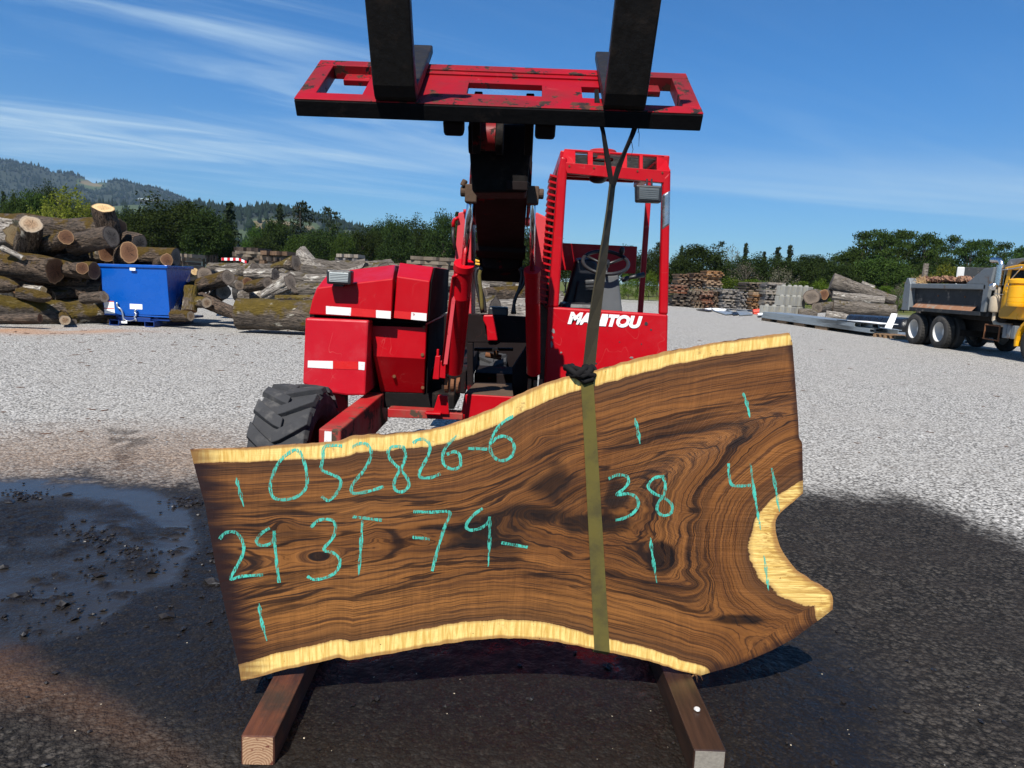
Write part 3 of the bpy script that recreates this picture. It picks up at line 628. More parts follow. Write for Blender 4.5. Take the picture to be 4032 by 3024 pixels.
mb = MB(); ribbon(mb, band, .005); mb.build("slab_wrap", M['webbing'], strap)
# hanging part, twisting as it rises to the split
FORK_Y = 2.60
ups = [(965, 1620, 895, 1605, 2.565), (990, 1350, 925, 1340, 2.565), (1018, 1120, 962, 1110, 2.57), (1036, 950, 992, 945, 2.575), (1052, 800, 1018, 790, 2.58), (1070, 650, 1040, 640, 2.585), (1086, 500, 1058, 490, 2.59)]
path = []
for i, (xr, yr, xl, yl, Y) in enumerate(ups):
    tw = .004 + .006 * i
    path.append((P(*Z4(xl, yl), Y - tw), P(*Z4(xr, yr), Y + tw)))
mb = MB(); ribbon(mb, path, .006); mb.build("hanging_webbing", M['webbing_dark'], strap)
mb = MB()
for pts_, wd_ in (([(1072, 510, 2.59), (1045, 350, 2.60), (1018, 180, 2.60), (1000, 110, 2.60), (982, 0, 2.61), (978, -70, 2.64)], 22), ([(1074, 510, 2.59), (1110, 390, 2.60), (1150, 290, 2.60), (1190, 200, 2.60), (1222, 110, 2.61), (1245, 0, 2.62), (1262, -70, 2.65)], 24)):
    path = []
    for k_, (x, y, Y) in enumerate(pts_):
        w_ = wd_ * (1 + .25 * sin(k_ * 2.1)); path.append((P(*Z4(x - w_ / 2, y), Y - .004), P(*Z4(x + w_ / 2, y), Y + .006)))
    ribbon(mb, path, .006)
mb.build("fork_loop", M['webbing_black'], strap)
mb = MB()                                                # the choke: bunched black loop on the top edge
for k_, (dx, rad) in enumerate(((0, .012), (.010, .011), (-.012, .010), (.004, .009))):
    c0 = to_loc(SP(2290 + k_ * 6, 1478)); pts_ = []
    for a in np.linspace(-.6, 3.6, 12):
        pts_.append(to_world(c0[0] + dx + .027 * cos(a) * (1 + .2 * k_ % 2) - .01, c0[1] + .012 + .012 * sin(a * 2 + k_), .035 - .055 * sin(a)))
    mb.tube(pts_, rad, 8)
pts_ = [to_world(to_loc(SP(x, y))[0], to_loc(SP(x, y))[1], b) for x, y, b in ((2245, 1482, .05), (2268, 1478, .0), (2300, 1500, -.012), (2328, 1492, -.010), (2342, 1470, .01), (2346, 1462, .05))]
mb.tube(pts_, [.009, .010, .011, .011, .009, .008], 8)
mb.build("choke", M['webbing_black'], strap, True)
mb = MB()
for x0, y0 in ((1222, 140), (1185, 230), (1240, 60)):
    p = P(*Z4(x0, y0), 2.6); mb.tube([p, p + Vector((.008, 0, -.03)), p + Vector((.002 + RND.uniform(-.02, .02), 0, -.07))], [.0016, .0012, .0006], 4)
mb.build("frayed_thread", M['webbing_black'], strap)

# ================================================================== TELESCOPIC FORKLIFT
fk = empty("forklift", (0, 4.9, 0), "red forklift with a telescopic boom and an open cab, its forks raised behind the slab", "forklift")
def pp(zf, pts, Y, depth, mb=None):
    mb = mb or MB(); return mb.prism([P(*zf(*q), Y) for q in pts], (0, depth, 0))
def part(name, mat, zf, pts, Y, depth, parent=fk, bevel=.006, **kw): return pp(zf, pts, Y, depth).build(name, mat, parent, bevel=bevel, **kw)

# ---- carriage and forks (frame of its own: a across, b up the plate, c out of the plate)
CY = 2.55; BL, BR = P(*Z3(182, 450), CY), P(*Z3(2062, 520), CY); TL, TR = P(*Z3(310, 270), CY * 1.13), P(*Z3(1975, 340), CY * 1.13)
cA = (BR - BL).normalized(); cB = ((TL + TR) - (BL + BR)).normalized(); cN = cA.cross(cB).normalized(); cO = (BL + BR) / 2
W2 = (BR - BL).length / 2; HC = ((TL + TR) / 2 - cO).length
crot = Matrix((cA, cB, cN)).transposed()
def cbox(mb, a0, a1, b0, b1, c0, c1):
    return mb.box(cO + cA * ((a0 + a1) / 2) + cB * ((b0 + b1) / 2) + cN * ((c0 + c1) / 2), (a1 - a0, b1 - b0, c1 - c0), crot)
def cp(a, b, c): return cO + cA * a + cB * b + cN * c
car_mb = MB()
cbox(car_mb, -W2, W2, 0, .060, -.004, 0.0); cbox(car_mb, -W2, W2, HC - .055, HC, -.050, 0.0)
for s_ in (-1, 1): cbox(car_mb, min(s_ * W2, s_ * (W2 - .06)), max(s_ * W2, s_ * (W2 - .06)), .0605, HC - .0555, -.05, -.001)
carriage = car_mb.build("carriage", M['red_chipped'], fk, bevel=.004)
mb = MB(); cbox(mb, -W2, W2, -.002, .058, -.060, -.0045); mb.build("lower_bar", M['black_steel'], carriage, bevel=.004)  # black body carries the shade of the carriage's downward face
mb = MB(); pl = (-.012, -.032)                            # middle plate round its two slots
A0, A1 = -.47, .47
for a0, a1, b0, b1 in ((A0, A1, .0605, .135), (A0, A1, .245, HC - .056), (A0, -.117, .1351, .2449), (.145, .285, .1351, .2449), (.45, A1, .1351, .2449)): cbox(mb, a0, a1, b0, b1, pl[1], pl[0])
cbox(mb, A0, A1, HC - .085, HC - .0555, -.013, -.006)
mb.build("back_plate", M['red_plate'], carriage)
for a0, a1 in ((-W2 + .105, -W2 + .20), (W2 - .20, W2 - .105)): mb = MB(); cbox(mb, a0, a1, HC - .12, HC - .056, -.05, -.028); mb.build("stop_block", M['red_chipped'], carriage, bevel=.003)
for a0, a1 in ((-.410, -.272), (.346, .484)):
    mb = MB(); th_ = .042
    prof = [(.50, .002), (.50, .036), (.06, .046), (.035, .052), (.026, .070), (.022, .12), (.012, 1.05), (-.010, 1.10), (-.016, 1.05), (-.020, .06), (-.012, .020), (.0, .002)]   # (b, c)
    mb.prism([cp(a0, b, c) for b, c in prof], cA * (a1 - a0)); mb.build("fork", M['fork_steel'], fk, bevel=.006)
for a in (-.155, .16):
    mb = MB(); mb.prism([cp(a - .035, .01, -.062), cp(a - .035, .10, -.062), cp(a - .035, .08, -.125), cp(a - .035, .03, -.125)], cA * .07); mb.build("lug", M['red_black'], carriage, bevel=.012)
for a in (-.10, .09):
    mb = MB(); mb.prism([cp(a, .12, -.06), cp(a, .30, -.06), cp(a, .26, -.20), cp(a, .16, -.24)], cA * .03); mb.build("bracket", M['red_black'], carriage, bevel=.004)
mb = MB(); q0, q1 = P(*Z3(1024, 622), 2.88), P(*Z3(1108, 626), 2.88); rr = .054
mb.tube([q0, q1], rr, 24); mb.build("tilt_bushing", M['red_chipped'], fk, auto=True)
ax_ = (q1 - q0).normalized()
for q in (q0 - ax_ * .03, q1 + ax_ * .002): mb = MB(); mb.tube([q, q + ax_ * .028], .066, 24); mb.build("bushing_flange", M['black_steel'], fk, auto=True, bevel=.003)

# ---- boom
mb = MB()
front = [P(*Z4(*q), 2.99) for q in ((212, 130), (603, 130), (590, 300), (566, 540), (240, 540), (224, 300))]
mb.prism(front, (0, .42, .02)); boom_head = mb.build("boom_head", M['black_steel'], fk, bevel=.012)
mb = MB(); mb.box(P(*Z4(505, 500), 2.985), (.085, .02, .035)); mb.build("wear_pad", M['red_black'], boom_head, bevel=.004)
bz0, bz1 = P(*Z4(405, 545), 3.9), P(*Z4(410, 930), 5.0); bdir = (bz1 - bz0).normalized(); bx = bz0.x
def bsec(t, w, h, z_off=0): c = bz0 + bdir * t; return [c + Vector((-w, 0, z_off)), c + Vector((w, 0, z_off)), c + Vector((w, 0, z_off + h)), c + Vector((-w, 0, z_off + h))]
mb = MB(); mb.loft([bsec(-.45, .112, .20, .03), bsec(.3, .112, .27, .045)]); mb.build("inner_boom", M['black_steel'], fk, bevel=.006)
mb = MB(); mb.loft([bsec(.0, .142, .35), bsec(1.75, .150, .35)]); outer = mb.build("outer_boom", M['red_black'], fk, bevel=.008)
for rs in ([bsec(-.004, .158, .39, -.02), bsec(.10, .158, .39, -.02)], [bsec(.9, .160, .05, -.03), bsec(1.05, .160, .05, -.03)]): mb = MB(); mb.loft(rs); mb.build("boom_collar", M['red_black'], outer, bevel=.006)
for s_ in (-1, 1):
    mb = MB(); c = bz0 + bdir * .5 + Vector((s_ * .152, 0, .02)); mb.prism([c + Vector((0, -.42, .05)), c + Vector((0, .3, .0)), c + Vector((0, .55, .06)), c + Vector((0, .4, .25)), c + Vector((0, -.35, .3))], (s_ * .012, 0, 0))
    mb.build("side_plate", M['red_dusty'], outer, bevel=.003)
mb = MB(); mb.prism([P(*Z4(*q), 4.98) for q in ((296, 925), (530, 925), (522, 985), (470, 1000), (360, 1000), (305, 985))], (0, .25, 0)); mb.build("boom_foot", M['red_black'], fk, bevel=.012)
mb = MB(); mb.tube([P(*Z4(160, 705), 5.25), P(*Z4(640, 715), 5.25)], .03, 16); mb.build("pivot_pin", M['chrome'], fk, True)
# ---- lift cylinders
def cylinder(top, mid, bot, r_rod, r_bar, mat):
    ax_ = (bot - top).normalized()
    mb = MB(); mb.tube([top + ax_ * .0, mid + ax_ * .02], r_rod, 20); mb.build("cylinder_rod", M['chrome'], fk, True)
    mb = MB(); mb.lathe([(.001, 0), (r_bar + .004, .0), (r_bar + .004, .035), (r_bar, .04), (r_bar, .20), (r_bar + .0015, .205), (r_bar + .0015, .212), (r_bar, .217), (r_bar, (bot - mid).length - .01), (r_bar - .012, (bot - mid).length), (.001, (bot - mid).length)], mid, ax_, 32)
    mb.build("cylinder_barrel", mat, fk, auto=True)
    mb = MB(); mb.box(top + Vector((0, 0, .01)), (.06, .07, .09)); mb.tube([top + Vector((-.055, 0, .02)), top + Vector((.055, 0, .02))], .026, 14); mb.tube([top + Vector((-.045, -.02, .045)), top + Vector((-.03, -.02, .075))], .016, 8)
    mb.build("rod_eye", M['grime'], fk, bevel=.008)
    mb = MB(); e = bot + ax_ * .06
    for s_ in (-.035, 0, .035): mb.tube([e + Vector((s_ - .011, 0, 0)), e + Vector((s_ + .011, 0, 0))], .05 if s_ else .042, 18)
    mb.build("cylinder_foot", M['rust'], fk, bevel=.003)
cylinder(P(*Z4(234, 560), 3.85), P(*Z4(193, 962), 4.10), P(*Z4(128, 1635), 4.42), .0185, .0535, M['red_clean'])
cylinder(P(*Z4(600, 570), 3.85), P(*Z4(597, 998), 4.15), P(*Z4(612, 1650), 4.5), .0150, .043, M['red_clean'])
mb = MB(); mb.tube([P(*Z4(150, 1030), 4.06), P(*Z4(128, 1040), 4.10), P(*Z4(122, 1075), 4.12), P(*Z4(66, 1560), 4.36)], .0085, 8); mb.build("hard_line", M['red_clean'], fk, True)
mb = MB(); mb.prism([P(*Z4(*q), 4.16) for q in ((130, 1085), (150, 1100), (92, 1560), (70, 1560))], (0, .02, 0)); mb.build("guard_strip", M['red_pink'], fk)
mb = MB(); mb.prism([P(*Z4(*q), 4.35) for q in ((22, 1510), (50, 1512), (42, 1650), (5, 1648))], (0, .05, 0)); mb.prism([P(*Z4(*q), 4.36) for q in ((52, 1540), (84, 1542), (80, 1645), (45, 1640))], (0, .05, 0)); mb.tube([P(*Z4(35, 1512), 4.37), P(*Z4(37, 1470), 4.37)], .008, 8); mb.build("valve_block", M['red'], fk, bevel=.005)
# ---- towers that carry the boom
mb = MB(); mb.prism([P(*Z4(*q), 5.0) for q in ((158, 660), (200, 650), (222, 700), (190, 1300), (110, 1300))], (0, .03, 0)); mb.prism([P(*Z4(*q), 5.03) for q in ((190, 655), (235, 665), (235, 1320), (150, 1320))], (0, .5, 0)); mb.build("boom_tower", M['red_pink'], fk, bevel=.006)
mb = MB(); mb.prism([P(*Z4(*q), 4.78) for q in ((620, 655), (690, 690), (695, 1010), (688, 1330), (632, 1330), (610, 700))], (0, .6, 0)); mb.build("boom_tower", M['red_pink'], fk, bevel=.008)
mb = MB(); mb.prism([P(*Z4(*q), 4.76) for q in ((632, 1180), (690, 1240), (678, 1700), (640, 1700))], (0, .02, 0)); mb.build("tower_dirt_shade", M['grime'], fk, bevel=.004)  # brown strip put in for dirt and shadow at the tower foot
mb = MB(); mb.tube([P(*Z4(160, 690), 4.98), P(*Z4(135, 700), 4.98), P(*Z4(128, 720), 4.98), P(*Z4(128, 745), 4.98)], .012, 8); mb.tube([P(*Z4(198, 640), 4.98), P(*Z4(198, 665), 4.98)], .012, 8); mb.build("hook", M['red'], fk, True)
mb = MB(); mb.tube([P(*Z4(128, 745), 4.98), P(*Z4(125, 800), 4.97), P(*Z4(140, 880), 4.96)], .010, 8); mb.build("hydraulic_hose", M['rubber_hose'], fk, True)
for pts_ in ([(300, 985), (268, 1000), (262, 1060), (285, 1180), (300, 1255)], [(305, 990), (285, 1010), (290, 1100), (310, 1180), (318, 1255)], [(525, 985), (550, 1010), (545, 1080), (500, 1160), (478, 1262)], [(520, 990), (535, 1030), (520, 1110), (490, 1190), (492, 1262)]):
    mb = MB(); mb.tube([P(*Z4(*q), 4.9) for q in catmull(pts_, 5)], .011, 8); mb.build("hydraulic_hose", M['rubber_hose'], fk, True)
mb = MB(); mb.tube([P(*Z4(*q), 4.88) for q in catmull([(290, 1000), (283, 1040), (292, 1130), (300, 1240)], 5)], .012, 8); mb.build("hose_sleeve", M['webbing'], fk, True)

# ---- main frame
mb = MB()
pp(Z8, [(330, 560), (890, 590), (890, 830), (330, 825)], 4.90, .10, mb); pp(Z8, [(330, 828), (385, 828), (385, 1300), (330, 1300)], 4.90, .10, mb)
pp(Z8, [(752, 1065), (900, 835), (900, 1330), (752, 1330)], 4.90, .10, mb); pp(Z8, [(520, 828), (640, 830), (600, 850), (540, 850)], 4.92, .05, mb)
pp(Z8, [(330, 1215), (752, 1222), (752, 1330), (330, 1310)], 4.905, .09, mb)
mb.build("cross_frame", M['red_black'], fk, bevel=.006)
mb = MB(); a, b, c, d = P(*Z8(400, 1205), 4.88), P(*Z8(750, 1215), 4.88), P(*Z8(762, 1326), 4.55), P(*Z8(308, 1298), 4.55)
mb.prism([a, b, c, d], (0, 0, -.02)); mb.build("grimy_shelf", M['grime'], fk, bevel=.003)
mb = MB(); mb.prism([P(*Z8(*q), 4.545) for q in ((306, 1306), (775, 1334), (1050, 1350), (1050, 1900), (262, 1900), (275, 1480))], (0, .04, 0)); mb.build("front_plate", M['red'], fk, bevel=.006)
part("bracket", M['red'], Z8, [(482, 572), (575, 570), (600, 690), (618, 808), (520, 808), (510, 680), (480, 620)], 4.82, .06)
part("control_box", M['dark_plastic'], Z8, [(530, 495), (712, 502), (712, 585), (522, 580)], 4.93, .2, bevel=.012)
mb = MB(); mb.tube([P(*Z8(500, 940), 5.3), P(*Z8(650, 965), 5.3)], .02, 10); pp(Z8, [(580, 900), (628, 905), (612, 980), (570, 975)], 5.25, .05, mb); mb.build("steering_link", M['rust'], fk, bevel=.004)
mb = MB(); pp(Z8, [(395, 880), (760, 880), (760, 905), (395, 905)], 5.6, .06, mb); mb.build('cross_rod', M['black_steel'], fk)
mb = MB(); pp(Z5, [(1155, 1308), (1430, 1322), (1700, 1345), (1700, 1390), (1155, 1372)], 4.52, .12, mb); mb.build("front_beam", M['red_dusty'], fk, bevel=.005)
mb = MB(); pp(Z5, [(1480, 1345), (1520, 1210), (1590, 1215), (1600, 1350)], 4.50, .03, mb); pp(Z5, [(1425, 1335), (1540, 1340), (1540, 1356), (1425, 1350)], 4.46, .06, mb); mb.build("cylinder_mount", M['red'], fk, bevel=.004)
mb = MB(); mb.box((-.62, 5.75, .80), (.62, 1.7, .16)); mb.box((-.05, 6.0, .70), (.5, .5, .12)); mb.box((.62, 5.6, .72), (.66, 1.6, .22)); mb.box((.0, 6.9, .9), (1.9, .3, .5)); mb.build("chassis", M['red_black'], fk, bevel=.01)
mb = MB(); mb.prism([P(*Z5(*q), 4.74) for q in ((1010, 1180), (1640, 1195), (1640, 1312), (1040, 1300))], (0, .5, 0)); mb.build("recess_shade_box", M['black_steel'], fk, bevel=.01)  # black box stands in for the shaded recess under the covers

# ---- engine covers
def solid(name, mat, frontpts, toppts, back, parent=fk, bevel=.008):
    """front outline (x, y, Y), top points behind its upper edge, all carried back to Y = back"""
    a = [P(*Z5(x, y), Y) for x, y, Y in frontpts]; t_ = [P(*Z5(x, y), Y) for x, y, Y in toppts]
    n, m = len(a), len(t_); v = a + t_; bk = lambda p: Vector((p.x, back, p.z)); v += [bk(a[0])] + [bk(q) for q in t_] + [bk(a[-1])]
    f = [tuple(range(n))]
    up = list(range(1, n - 1))                            # upper edge of the front: all but the two bottom corners
    for i in range(max(len(up), m) - 1):
        u0, u1 = up[min(i, len(up) - 1)], up[min(i + 1, len(up) - 1)]; t0, t1 = n + min(i, m - 1), n + min(i + 1, m - 1)
        f.append(tuple(dict.fromkeys((u0, t0, t1, u1))))
    o = n + m
    for i in range(m - 1): f.append((n + i, o + 1 + i, o + 2 + i, n + i + 1))
    f.append((0, o, o + 1, n, 1)); f.append((n - 1, n - 2, n + m - 1, o + m, o + m + 1)); f.append((0, n - 1, o + m + 1, o)); f.append(tuple(range(o, o + m + 2)))
    mb = MB(); mb.add(v, f); return mb.build(name, mat, parent, bevel=bevel, seg=3)
hood = solid("engine_hood", M['red'], [(583, 622, 4.5), (600, 540, 4.5), (647, 430, 4.5), (930, 394, 4.5), (1195, 362, 4.5), (1180, 657, 4.5)], [(640, 432, 4.52), (712, 338, 4.74), (905, 297, 4.86), (1205, 263, 4.86)], 5.9)
hood2 = solid("hood_panel", M['red'], [(1198, 650, 4.54), (1222, 346, 4.54), (1462, 382, 4.54), (1440, 672, 4.54)], [(1240, 248, 4.80), (1487, 279, 4.80)], 5.8)
mb = MB(); pp(Z5, [(1170, 375), (1250, 375), (1250, 660), (1170, 650)], 4.62, .2, mb); pp(Z5, [(1190, 300), (1250, 300), (1250, 380), (1190, 380)], 4.95, .6, mb); pp(Z5, [(590, 600), (1430, 640), (1430, 720), (590, 690)], 4.60, .9, mb); mb.build("bay_shade_fill", M['bay_shade'], fk)  # near-black boxes stand in for the shade in the cover gaps
lower = part("side_cover", M['red_worn'], Z5, [(556, 648), (1016, 668), (992, 1211), (860, 1213), (700, 1188), (537, 1128)], 4.47, 1.3, bevel=.012)
mb = MB(); q = [P(*Z5(x, y), Y) for x, y, Y in ((1024, 664, 4.60), (1437, 688, 4.60), (1428, 946, 4.60), (1050, 926, 4.60), (1102, 1186, 4.74), (1421, 1197, 4.74))]
bk = [Vector((p.x, 5.7, p.z)) for p in q]
mb.add(q + bk, [(0, 1, 2, 3), (3, 2, 5, 4), (0, 6, 7, 1), (1, 7, 8, 2), (2, 8, 11, 5), (5, 11, 10, 4), (0, 3, 9, 6), (3, 4, 10, 9), (6, 9, 10, 11, 8, 7)])
mid = mb.build("belly_cover", M['red'], fk, bevel=.006)
for x, y, Y in ((1420, 716, 4.60), (1408, 915, 4.60), (1410, 1153, 4.715), (1203, 1072, 4.675)): c_ = P(*Z5(x, y), Y); mb = MB(); mb.tube([c_ + Vector((0, .004, 0)), c_ - Vector((0, .008, 0))], .011, 8); mb.build("bolt", M['rust'], mid)
part("inner_fender", M['red_dusty'], Z5, [(690, 1182), (862, 1200), (862, 1335), (740, 1370)], 4.60, .03)
for mat_, par, pts_, Y in (('white_tape', hood, [(707, 562), (890, 575), (887, 632), (707, 620)], 4.5), ('red_tape', hood, [(890, 576), (1069, 591), (1069, 646), (888, 632)], 4.5), ('white_tape', hood, [(1070, 592), (1178, 600), (1176, 655), (1070, 647)], 4.5), ('white_tape', hood2, [(1327, 607), (1438, 616), (1436, 671), (1323, 660)], 4.54), ('red_tape', hood2, [(1203, 597), (1326, 607), (1322, 660), (1200, 648)], 4.54),
                           ('white_tape', lower, [(576, 958), (757, 962), (757, 1018), (574, 1008)], 4.47), ('red_tape', lower, [(758, 962), (942, 968), (942, 1024), (758, 1018)], 4.47), ('white_tape', lower, [(943, 966), (990, 970), (986, 1028), (943, 1024)], 4.47)):
    mb = MB(); pp(Z5, pts_, Y - .002, .0015, mb); mb.build("reflective_tape", M[mat_], par)
# work lamps
def lamp(zf, box_, Y, parent, lensmat, bevel=.01):
    x0, y0, x1, y1 = box_; mx_, my_ = (x1 - x0) * .12, (y1 - y0) * .16
    mb = MB(); pp(zf, [(x0, y0), (x1, y0 + 8), (x1 - 4, y1 + 6), (x0 + 2, y1)], Y, .075, mb); h = mb.build("work_lamp", M['dark_plastic'], parent, bevel=bevel)
    mb = MB(); pp(zf, [(x0 + mx_, y0 + my_), (x1 - mx_, y0 + 8 + my_), (x1 - mx_ - 4, y1 + 6 - my_), (x0 + mx_, y1 - my_)], Y - .004, .006, mb); mb.build("lens", lensmat, h, bevel=.002)
    mb = MB()
    for k_ in range(1, 6):
        y = y0 + my_ + (y1 - y0 - 2 * my_) * k_ / 6; pp(zf, [(x0 + mx_ * 1.2, y), (x1 - mx_ * 1.2, y + 7), (x1 - mx_ * 1.2, y + 10), (x0 + mx_ * 1.2, y + 3)], Y - .006, .003, mb)
    mb.build("lens_rib", M['grey_plastic'], h)
    return h
lamp(Z5, (708, 297, 892, 402), 4.40, fk, M['glass_lamp'])
mb = MB(); mb.box(P(*Z5(800, 395), 4.46) + Vector((0, .06, -.01)), (.06, .16, .02)); mb.build("lamp_bracket", M['dark_plastic'], fk)

# ---- wheel arms and front wheels
aL, aR = P(*Z5(654, 1452), 3.55), P(*Z5(816, 1456), 3.55)
def arm(x0, x1):
    mb = MB(); z1 = aL.z; mb.box(((x0 + x1) / 2, 4.23, z1 - .11), (x1 - x0, 1.36, .22)); o = mb.build("wheel_arm", M['red_dusty'], fk, bevel=.008)
    mb = MB(); mb.prism([(x0 + .03, 3.549, z1 - .01), (x1 - .045, 3.549, z1 - .012), (x1 - .045, 3.549, z1 - .2), (x0 + .025, 3.549, z1 - .2)], (0, -.003, 0)); mb.build("peeling_tape", M['white_tape'], o)
arm(aL.x, aR.x); arm(.90, 1.01)
M['tyre'] = plain('dusty_tyre_rubber', (.042, .042, .044), .85, 0, .3, 9, .5, 70, .003, dirt=(.115, .108, .10), dth=(.50, .75), dscale=7)
M['rim_red'] = plain('dirty_rim', (.06, .012, .012), .6, 0, .4, 12)
def lug_tyre(c, R, W, nl=17, parent=fk):
    c = Vector(c); h = .026; rb = R - h
    mb = MB(); hw = W / 2
    mb.lathe([(R * .55, -hw * .72), (R * .62, -hw * .86), (R * .78, -hw * .98), (rb - .03, -hw * .97), (rb - .006, -hw * .86), (rb, -hw * .5), (rb + .004, 0), (rb, hw * .5), (rb - .006, hw * .86), (rb - .03, hw * .97), (R * .78, hw * .98), (R * .62, hw * .86), (R * .55, hw * .72)], c, (1, 0, 0), 56)
    def tp(x, a, r_): return c + Vector((x, -sin(a) * r_, cos(a) * r_))
    for i in range(nl):
        for s_, off in ((-1, 0), (1, pi / nl)):
            a0 = 2 * pi * i / nl + off; st_ = []
            for x, da, wd, rr_ in ((s_ * (hw - .002), -.20, .098, R - .030), (s_ * (hw - .012), -.185, .098, R - .005), (s_ * hw * .55, -.06, .088, R), (s_ * hw * .15, .05, .080, R + .002), (-s_ * hw * .12, .10, .070, R)):
                lo = rb - .012 if abs(x) > hw * .8 else rb - .004
                st_.append([tp(x, a0 + da - wd - .02, lo), tp(x, a0 + da + wd + .02, lo), tp(x, a0 + da + wd, rr_), tp(x, a0 + da - wd, rr_)])
            mb.loft(st_)
    w_ = empty("wheel", c, None, None); w_.parent = parent; w_.matrix_parent_inverse = chain_matrix(parent).inverted()
    mb.build("tyre", M['tyre'], w_, bevel=.004)
    mb = MB(); mb.lathe([(R * .57, hw * .8), (R * .54, hw * .7), (R * .50, hw * .3), (R * .2, hw * .15), (.07, hw * .45), (.001, hw * .45)], c, (1, 0, 0), 32); mb.lathe([(R * .57, -hw * .8), (R * .54, -hw * .7), (R * .50, -hw * .3), (R * .2, -hw * .15), (.07, -hw * .45), (.001, -hw * .45)], c, (1, 0, 0), 32); mb.build("rim", M['rim_red'], w_, auto=True)
lug_tyre((-1.17, 3.97, .437), .437, .31); lug_tyre((1.20, 3.97, .437), .437, .31)
rc = P(*Z8(553, 1120), 6.4); lug_tyre((rc.x, 6.55, .42), .42, .27)

# ---- cab
cab = M['red']
mb = MB(); pp(Z4, [(692, 1217), (1404, 1264), (1392, 1950), (655, 1900)], 4.60, .05, mb); cabp = mb.build("cab_front", cab, fk, bevel=.012)
mb = MB(); pp(Z4, [(768, 318), (806, 330), (804, 430), (754, 1226), (691, 1226), (746, 430)], 4.598, .07, mb); mb.build("cab_pillar", cab, fk, bevel=.016, seg=3)
mb = MB(); pp(Z4, [(1372, 452), (1422, 400), (1405, 1268), (1353, 1266)], 4.598, .06, mb); pil = mb.build("cab_pillar", cab, fk, bevel=.016, seg=3)
mb = MB(); pp(Z4, [(1371, 545), (1420, 520), (1416, 735), (1367, 770)], 4.594, .05, mb); mb.build("bare_patch", plain('bare_worn_metal', (.42, .42, .43), .25, .9, .5, 20), pil, bevel=.016, seg=3)
mb = MB(); a = [P(*Z4(*q), 4.66) for q in ((788, 279), (1380, 318), (1388, 334), (786, 293))]; mb.prism(a, (0, .05, -.004)); mb.build('roof_edge', cab, fk, bevel=.004)
mb = MB()                                                  # header with its five openings
pp(Z4, [(795, 362), (1412, 412), (1422, 402), (1376, 482), (804, 424), (768, 330)], 4.60, .05, mb)
for x0, x1 in ((770, 853), (927, 957), (1029, 1057), (1131, 1160), (1234, 1254), (1337, 1419)):
    yb_ = lambda x: 364 + (x - 795) * .081; yt = lambda x: 282 + (x - 795) * .066
    a = [P(*Z4(x0, yb_(x0)), 4.60), P(*Z4(x1, yb_(x1)), 4.60), P(*Z4(x1 - (25 if x1 > 1400 else 0), yt(x1) + (22 if x1 > 1400 else 0)), 4.665), P(*Z4(x0 + (18 if x0 < 800 else 0), yt(x0)), 4.665)]
    mb.prism(a, (0, .035, -.012))
mb.build("cab_header", cab, fk, bevel=.006)
xL, xR = P(*Z4(765, 330), 4.6).x, P(*Z4(1420, 400), 4.6).x; zt = P(*Z4(1000, 300), 4.66).z
mb = MB()
for x in (xL + .03, xR - .03): mb.box((x, 5.17, zt - .035), (.06, 1.02, .07))
for y in (5.5, 5.68): mb.box(((xL + xR) / 2, y, zt - .02), (xR - xL - .12, .035 if y > 4.8 else .07, .035))
mb.build("roof_guard", cab, fk, bevel=.008)
mb = MB(); mb.box(((xL + xR) / 2, 5.2, zt - .012), (xR - xL - .13, .92, .012)); mb.build('roof_shade_plate', M['dark_plastic'], fk)  # dark plate added to stand in for the shade inside the roof
zb = P(*Z4(1010, 850), 5.66).z; zb1 = P(*Z4(1010, 1012), 5.66).z
mb = MB(); mb.box(((xL + xR) / 2 + .01, 5.68, (zb + zb1) / 2), (xR - xL - .02, .025, zb - zb1)); mb.build("rear_panel", cab, fk, bevel=.006)
rp0, rp1 = P(*Z4(1270, 480), 5.66), P(*Z4(1268, 1252), 5.66)
mb = MB(); mb.box(((rp0.x + rp1.x) / 2, 5.69, (zt + .55) / 2), (.04, .04, zt - .55)); mb.box((xL + .05, 5.69, (zt + .55) / 2), (.04, .04, zt - .55)); mb.build("rear_pillar", cab, fk, bevel=.008)
mb = MB(); mb.prism([(xL + .005, 4.66, zt - .03), (xL - .005, 4.66, .6), (xL - .005, 5.72, .6), (xL + .005, 5.72, 1.95)], (.02, 0, 0)); sidep = mb.build("cab_side", cab, fk, bevel=.004)
mb = MB(); mb.prism([P(*Z4(*q), 4.672) for q in ((742, 455), (757, 450), (690, 1205), (676, 1215))], (-.004, .35, 0)); mb.build("louvre_panel", M['red_black'], sidep)
mb = MB()
for i in range(21):
    u = i / 20; y = 455 + u * 745; xx = 752 - 66 * u; a, b = P(*Z4(xx - 52 + 8 * u, y - 26), 4.70), P(*Z4(xx, y), 4.67)
    mb.prism([b, b + Vector((-.052, 0, .012)), b + Vector((-.052, .34, .012)), b + Vector((0, .34, 0))], (0, 0, .012))
mb.build("louvre_slat", cab, sidep)
mb = MB(); mb.box(((xL + xR) / 2, 5.15, .62), (xR - xL - .03, 1.0, .05)); mb.build("cab_floor", M['dark_plastic'], fk)
